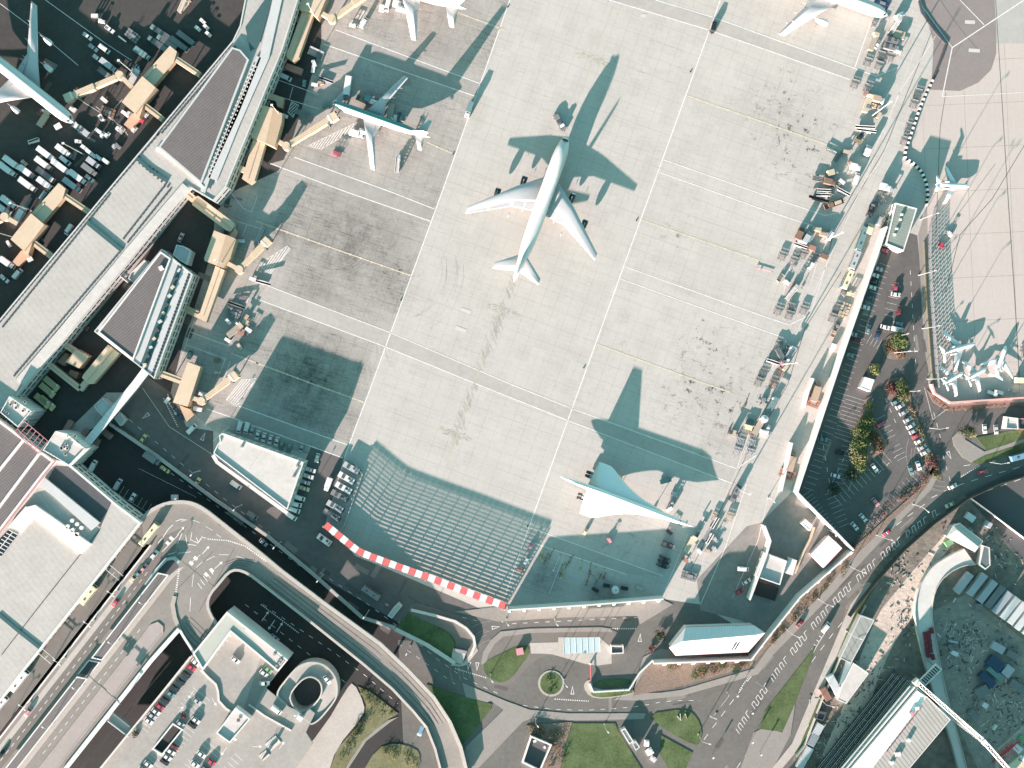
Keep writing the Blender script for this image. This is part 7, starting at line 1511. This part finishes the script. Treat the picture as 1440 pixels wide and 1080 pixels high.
# ------------------------------------------------------------------ right service road: ground equipment
CL = 'cargo dollies in pairs along the service road'
def dollies(lst, lab, cl='grey', a=17):
    for i, (px, py) in enumerate(lst): veh('dolly', px, py, a+90 if abs(a) < 45 else a, cl, (['left','right'] if len(lst) == 2 else ORD)[i]+' '+lab, CL)
dollies([(1220,87),(1236,92)], 'of two empty cargo dollies nearest the top walkway'); dollies([(1202,118),(1220,124)], 'of two cargo dollies just below the top walkway')
dollies([(1291,131),(1285,146)], 'upper cargo dolly against the upper striped barrier', a=105); dollies([(1279,178),(1272,198)], 'lower cargo dolly against the lower striped barrier', a=105)
dollies([(1100,360),(1116,367)], 'of two cargo dollies left of the white belt loader'); dollies([(1129,358),(1146,362)], 'of two cargo dollies under the brown crates'); dollies([(1094,437),(1112,432),(1130,436),(1110,443)], 'of four cargo dollies above the kinked white line')
dollies([(1095,485),(1110,492)], 'of two cargo dollies by the midway mast'); dollies([(1074,524),(1067,537)], 'of two cargo dollies beside oil stains'); dollies([(1098,524),(1087,540)], 'of two cargo dollies with rust bars', 'brown')
dollies([(1040,622),(1056,624),(1036,635),(1054,637)], 'of four pinkish cargo dollies in a square', 'lilac'); dollies([(1006,727),(1026,727)], 'of two cargo dollies near the delta nose', 'tan'); dollies([(1178,434),(1171,447)], 'narrow cargo dolly beside the tall wall', a=105); dollies([(1239,78),(1252,80)], 'of two cargo dollies under the dark pallets'); dollies([(1237,281),(1229,290)], 'grey rail dolly above the green roofed office', a=20)
E = [('skip',1264,49,15,'tan','tan rimmed open container at the top of the service road',dict(L=5,W_=3.4,h=1.6)), ('gpu',1254,58,15,'grey','upper dark ribbed pallet block below the tan container',dict(L=6)), ('gpu',1251,67,15,'grey','lower dark ribbed pallet block below the tan container',dict(L=6)), ('tug',1262,63,100,'teal','teal tug beside the ribbed pallet blocks',{}), ('cart',1261,74,20,'white','pale cart beside the ribbed pallet blocks',{}),
 ('van',1265,22,-30,'white','white van near the nose of the top right airliner',{}), ('loader',1227,60,-70,'tan','tan loader left of the ribbed pallet blocks',{}), ('tug',1230,50,-60,'white','white tug above the tan loader',{}), ('tug',1229,34,100,'grey','grey tug under the nose of the top right airliner',{}), ('car',1234,62,-60,'white','white car above the top dollies',{}), ('stairs',1257,38,-60,'white','white stairs with a hooked arm near the tan container',{}), ('pallets',1240,4,20,'navy','dark crates at the top right airliner',{}),
 ('loader',1219,147,-70,'cream','cream loader beside the orange truck',{}), ('truck',1234,141,15,'orange','orange and white truck in the second group',dict(L=5.5,cabc='white')), ('pickup',1230,149,20,'tan','tan pickup below the orange and white truck',{}), ('belt',1216,179,5,'white','upper of two long white belt loaders',dict(L=8.4)), ('belt',1218,184,10,'white','lower of two long white belt loaders',dict(L=8.4)), ('tug',1221,151,0,'grey','grey tug beside the cream loader',{}), ('cart',1235,163,-60,'tan','tan cart in the second group shadow',{}), ('cart',1219,133,30,'rust','rust cart under the second dollies',{}), ('cart',1206,199,20,'olive','olive cart below the long belt loaders',{}), ('tug',1210,192,-50,'black','black tug below the long belt loaders',{}),
 ('truck',1219,212,-70,'white','white truck beside the long thin shadows',dict(L=5)), ('towbar',1172,212,20,'tan','tan tow bar on the cream stand line',dict(L=7)), ('rack',1180,220,-50,'teal','upper teal rail frame of the third group',dict(L=6)), ('rack',1170,213,30,'teal','lower teal rail frame of the third group',dict(L=6)), ('cart',1190,214,10,'tan','tan cart at the right of the cream line',{}),
 ('truck',1170,243,-15,'tan','tan truck in the third group',dict(L=5)), ('flat',1153,252,10,'olive','olive flatbed, left in the third group',dict(L=7)), ('truck',1166,257,15,'brown','brown truck in the middle of the third group',dict(L=5.5)), ('belt',1158,268,5,'white','upper white rail loader of the third group',dict(L=6)), ('belt',1157,274,5,'white','lower white rail loader of the third group',dict(L=6)), ('belt',1151,280,17,'black','long black belt loader of the third group',dict(L=9)), ('trailer',1172,287,-20,'brown','long brown trailer at the foot of the third group',dict(L=9)), ('belt',1186,270,32,'white','white slanting conveyor of the third group',dict(L=6)), ('rack',1171,268,-55,'cream','cream rails in the third group',dict(L=6)), ('rack',1176,266,-55,'silver','silver rails in the third group',dict(L=6)), ('truck',1202,236,15,'white','white truck nearest the drain line',dict(L=5)), ('van',1204,251,-70,'white','white van nearest the drain line',{}), ('cart',1183,256,40,'white','white cart at the right of the third group',{}), ('tug',1196,231,60,'orange','orange tug left of the white truck',{}), ('cart',1178,285,-20,'tan','tan cart on the brown trailer end',{}),
 ('truck',1124,329,-65,'brown','brown truck, left in the fourth group',dict(L=6)), ('van',1150,323,10,'tan','tan van in the fourth group',{}), ('van',1160,330,10,'orange','orange topped van in the fourth group',{}), ('van',1168,330,-60,'white','white van at the right of the fourth group',{}), ('truck',1134,334,-60,'silver','silver truck in the fourth group',dict(L=6)), ('cart',1126,340,15,'white','white cart below the brown truck',{}), ('cart',1139,335,-60,'teal','teal cart in the fourth group',{}),
 ('belt',1126,346,22,'white','white belt loader between the fourth and fifth groups',dict(L=6)), ('box',1142,349,20,'rust','rust container in the fifth group',{}), ('box',1159,361,25,'brown','brown crates at the right of the fifth group',dict(L=3.4)), ('cart',1140,374,-50,'white','white cart below the fifth group',{}), ('tug',1106,397,30,'white','white tug in the middle of the bay',{}), ('tug',1119,401,20,'brown','dark tug right of the white one in the bay',{}), ('towbar',1131,398,-65,'teal','teal tow bar standing alone in the bay',dict(L=5)), ('stairs',1112,412,-55,'silver','silver stairs above the four dollies',{}), ('towbar',1075,379,15,'pink','long teal and red tow bar lying left of the bay',dict(L=7)), ('rack',1098,391,-50,'tan','tan rails left of the white tug',dict(L=4)),
 ('truck',1244,264,15,'white','white trailer trucks above the green roofed office',dict(L=5)), ('cart',1252,268,15,'silver','silver cart right of the white trailer trucks',{}), ('gpu',1224,297,-70,'black','black unit left of the grey rail dolly',dict(L=4)), ('truck',1222,322,-70,'cream','cream box truck at the top of the tall white wall',dict(L=5)), ('bus',1211,336,-70,'teal','long teal coach beside the top of the tall white wall',dict(L=11)), ('bus',1201,366,-68,'silver','grey bus below the teal coach',dict(L=9)), ('van',1236,309,-65,'silver','grey van left of the green roofed office',{}), ('bus',1191,393,-66,'cream','cream bus with a blue front beside the wall',dict(L=9)), ('cart',1185,403,20,'blue','blue tug at the front of the cream bus',{}), ('cart',1195,414,15,'cream','cream cart against the tall wall',{}), ('tug',1186,413,50,'grey','grey tug left of the cream cart',{}), ('pallets',1188,436,-70,'tan','tan crates along the tall wall',{}), ('car',1178,457,-70,'grey','grey car below the narrow dollies',{}), ('pickup',1173,467,-70,'orange','orange pickup below the grey car',{}), ('box',1171,488,-70,'white','white box at the foot of the wall shadow',{}),
 ('belt',1087,509,20,'white','white belt loader beside the midway mast',dict(L=5.5)), ('loader',1098,500,60,'grey','grey loader beside the midway mast',{}), ('loader',1109,500,-60,'silver','silver loader right of the midway mast',{}), ('cart',1098,511,40,'pink','pink cart at the midway mast',{}), ('cart',1104,517,-50,'tan','tan cart below the midway mast',{}), ('towbar',1073,570,30,'teal','teal tow bar at the oil stained stand',dict(L=6)), ('tug',1074,563,90,'grey','grey tug on the lower stand line',{}), ('towbar',1048,568,-70,'brown','brown tow bar on the lower stand',dict(L=5)), ('loader',1084,571,-60,'teal','teal loader right of the lower stand line',{}),
 ('truck',1147,551,-73,'orange','upper orange red truck along the tall wall',dict(L=9,wide=2.8)), ('truck',1112,649,-75,'orange','lower orange red truck along the tall wall',dict(L=9,wide=2.8)), ('pallets',1142,566,20,'rust','rust crates behind the upper orange red truck',{}), ('pallets',1107,667,20,'rust','rust crates behind the lower orange red truck',{}),
 ('box',1052,601,15,'cream','cream box in the lower group',dict(L=3.6)), ('gpu',1032,609,20,'tan','small tan unit left of the cream box',dict(L=3)), ('rack',1057,609,15,'rust','rust rack below the cream box',dict(L=3)), ('loader',1066,600,-60,'tan','tan loader right of the cream box',{}), ('van',1076,608,15,'white','white van nearest the drain in the lower group',{}), ('tank',1074,589,0,'white','small white tank at the top of the lower group',{}), ('rack',1055,591,15,'teal','teal frame above the cream box',dict(L=4)), ('tug',1080,602,-50,'white','white tug right of the white van',{}), ('gpu',1034,694,-62,'grey','dark square unit under the mast by the delta nose',dict(L=8)), ('cart',1030,702,20,'black','black crates below the dark square unit',{}),
 ('stairs',946,703,-78,'grey','dark passenger stairs at the door of the delta airliner',dict(zz=4)), ('cart',941,716,-30,'white','white cart at the foot of the dark stairs',{}), ('van',936,676,-15,'teal','teal van on the walkway above the delta nose',{}), ('belt',1005,735,-62,'white','white belt loader below the tan dollies',dict(L=5.5)), ('rack',986,746,-63,'white','upper long white rails right of the delta nose',dict(L=9,W_=1)), ('rack',994,752,-63,'silver','middle long silver rails right of the delta nose',dict(L=8,W_=1)), ('rack',980,753,-63,'teal','lower long teal rails right of the delta nose',dict(L=7,W_=1)), ('belt',998,757,-63,'white','white belt loader right of the long rails',dict(L=5)), ('loader',970,766,-60,'cream','cream loader beside the white bay line',{}), ('tug',983,775,40,'white','white tug right of the cream loader',{}), ('tug',1005,772,40,'silver','silver tug nearest the road shadow',{}), ('tug',1006,759,40,'silver','silver tug above the one nearest the road shadow',{}), ('tug',996,776,30,'tan','tan tug in the lower corner group',{}), ('pallets',969,810,15,'grey','grey rubble pallets in the corner below the shadow block',{}), ('cart',963,787,40,'rust','rust cart at the white bay line',{}),
 ('cart',941,748,40,'black','small black cart on the shaded stand',{}), ('gpu',939,766,20,'black','black unit on the shaded stand',dict(L=4)), ('gpu',934,787,20,'black','upper black bars low on the shaded stand',dict(L=4)), ('gpu',932,794,20,'black','lower black bars low on the shaded stand',dict(L=4)), ('tug',857,760,60,'pink','pink and white tug on the shaded stand',{}), ('tug',823,748,-60,'cream','cream tug under the delta wing shadow edge',{}), ('tank',865,829,0,'white','round white tank at the buttressed wall',{}), ('cart',853,823,10,'black','black cart left of the round tank',{}), ('cart',837,829,30,'black','black cart beside the red tow bar',{}), ('cart',878,827,10,'black','black cart right of the round tank',{}), ('rack',900,827,25,'white','white angle bars near the wall end',dict(L=4,W_=.8)),
 ('towbar',783,792,-66,'white','long white tow bar in the park of tow bars',dict(L=7.5)), ('towbar',827,814,-72,'red','long red tow bar in the park of tow bars',dict(L=6)), ('towbar',850,810,-65,'red','short red tow bar at the right of the park',dict(L=2.6)), ('tug',747,768,-50,'pink','pink tug at the left end of the tow bar park',{}), ('cart',740,789,-60,'white','white cart on the white taxi line end',{}), ('cart',731,801,20,'rust','rust cart on the white taxi line end',{})]
for k, px, py, a, cl, lab, kw in E: veh(k, px, py, a, cl, lab, None, **kw)
for i, (px, py, a) in enumerate(((765,781,-70),(768,786,-70),(762,778,-75),(775,779,-60),(797,791,-58),(802,788,-58),(792,806,-62),(789,803,-80),(817,796,-80),(830,800,-80),(834,806,-65),(841,815,-55),(845,806,-50))):
    veh('towbar', px, py, a, ['yellow','olive'][i % 2], ORD[i]+' from the left of the yellow and olive tow bars in the tow bar park', 'yellow and olive tow bars', L=5)
# jumbo attendants
veh('pushback', 787, 172, 60, 'grey', 'grey pushback tractor just ahead of the jumbo airliner'); veh('van', 1003, 39, 105, 'black', 'black van on the white taxi line near the top'); 
for i, (px, py) in enumerate(((971,101),(895,310),(821,517),(564,422),(742,740),(637,217),(714,10))): tag(MB().cyl(*V(px, py), .1, .3, .34, 10).cyl(*V(px, py), .3, .4, .2, 8).build('marker_bollard', black_m), ['small black marker beside the right taxi line, topmost', 'small black marker beside the right taxi line, middle', 'small black marker beside the right taxi line, near the walkway', 'small black marker beside the left taxi line', 'small black marker at the shadow edge of the blast fence', 'small black marker at the end of the stand line behind the teal tail', 'small black marker near the top of the left taxi line'][i], 'marker')
# jets' attendants
veh('tug', 1324, 345, 40, 'red', 'bright red tug on the right apron beside the lattice shadow'); veh('tug', 1335, 329, 40, 'white', 'white tug at the end of the dark tyre line'); veh('towbar', 1437, 497, 88, 'brown', 'brown tow bar at the right edge of the jet apron'); veh('truck', 1435, 535, 2, 'cream', 'cream trailer at the right edge by the jets', L=6); veh('towbar', 1425, 550, 20, 'white', 'white tow bar in the shade by the pink wall', L=4)
row('cart', [(1392,552,20,'teal'),(1399,553,100,'white'),(1405,552,20,'teal')], '{o} from the left of the small carts in the shade below the jets', 'carts below the jets')
# car park
for px, py, a, k, cl, lab in ((1243,352,15,'car','red','red car below the white end wall of the green roofed office'), (1235,378,15,'car','silver','upper grey car in the shade of the tall wall'), (1230,387,15,'car','white','white car in the wall shade, second from the top'), (1230,396,15,'car','black','black car in the wall shade'), (1226,404,15,'car','white','white car in the wall shade, third from the top'), (1222,418,15,'car','navy','navy car in the wall shade'), (1217,432,15,'car','white','bright white car, lowest in the upper wall shade'), (1260,404,-75,'car','red','red car in the sun at the end of the short bays'), (1260,414,10,'car','white','white car below the red one in the short bays'), (1265,437,-75,'car','darkred','dark red car lower in the short bays'), (1263,455,10,'car','teal','teal car above the white van'), (1245,460,15,'car','white','white car left of the white van'), (1262,463,10,'van','white','white van above the round tree'), (1221,463,-75,'car','teal','teal car in the sun at the lower short bays'), (1234,471,-75,'car','navy','navy car beside the parking island'), (1205,478,15,'car','darkred','dark red car in the wall shade lower down'), (1199,470,15,'car','silver','grey car above the dark red one'), (1194,499,15,'car','teal','pale teal car in the wall shade lower down'),
    (1157,618,5,'car','teal','teal car alone in the lower wall shade'), (1182,637,10,'car','black','black car in the bays left of the bushes'), (1175,669,15,'car','white','white car beside the lone dark bush'), (1230,658,55,'car','white','white car at the corner of the middle island'), (1237,598,-20,'car','red','red car right of the middle island'), (1292,655,70,'car','white','white car parked upright near the russet shrub'), (1281,661,70,'car','teal','teal car left of the upright white one'), (1214,728,50,'car','white','white car in the lower corner of the car park'), (1202,740,50,'car','white','white car nearest the wall corner'), (1231,706,50,'car','pink','pink car by the lower hedge')):
    veh(k, px, py, a, cl, lab)
row('car', [(1260,565,-30,'teal'),(1266,571,-30,'white'),(1271,580,-30,'silver'),(1277,590,-30,'silver'),(1281,599,-30,'white'),(1285,606,-30,'silver'),(1289,613,-30,'red'),(1293,620,-30,'white'),(1297,629,-30,'silver'),(1301,636,-30,'white')], '{c} car, {o} from the top in the row along the olive hedge', 'cars along the olive hedge')
# roads
for px, py, a, k, cl, lab in ((1382,664,-15,'car','red','red car on the main road at the junction mouth'), (1340,684,-25,'car','white','white car waiting at the junction mouth'), (1336,710,155,'car','cream','cream car on the far carriageway of the main road'), (1247,749,135,'car','red','red car on the main road beside the hedge'), (1125,877,130,'car','darkred','dark red car on the main road near the customs shed'), (1161,882,-50,'van','white','white van on the main road beside the hatched centre'), (1436,641,-15,'bus','blue','blue bus at the right edge of the main road'), (1385,603,85,'car','white','white car in the gatehouse drive'), (1401,604,85,'car','silver','grey car in the gatehouse drive')): veh(k, px, py, a, cl, lab)
veh('van', 1062, 831, 190, 'white', 'pale van in the shade left of the guard post'); veh('car', 1050, 818, -30, 'white', 'white car in the shade beside the angled wall'); veh('car', 1040, 832, -25, 'red', 'red car in the shade beside the angled wall'); veh('van', 1045, 800, 5, 'white', 'white van above the two cars by the angled wall')
veh('bus', 522, 833, 35, 'grey', 'dark coach on the perimeter road by the kiosk', L=9)
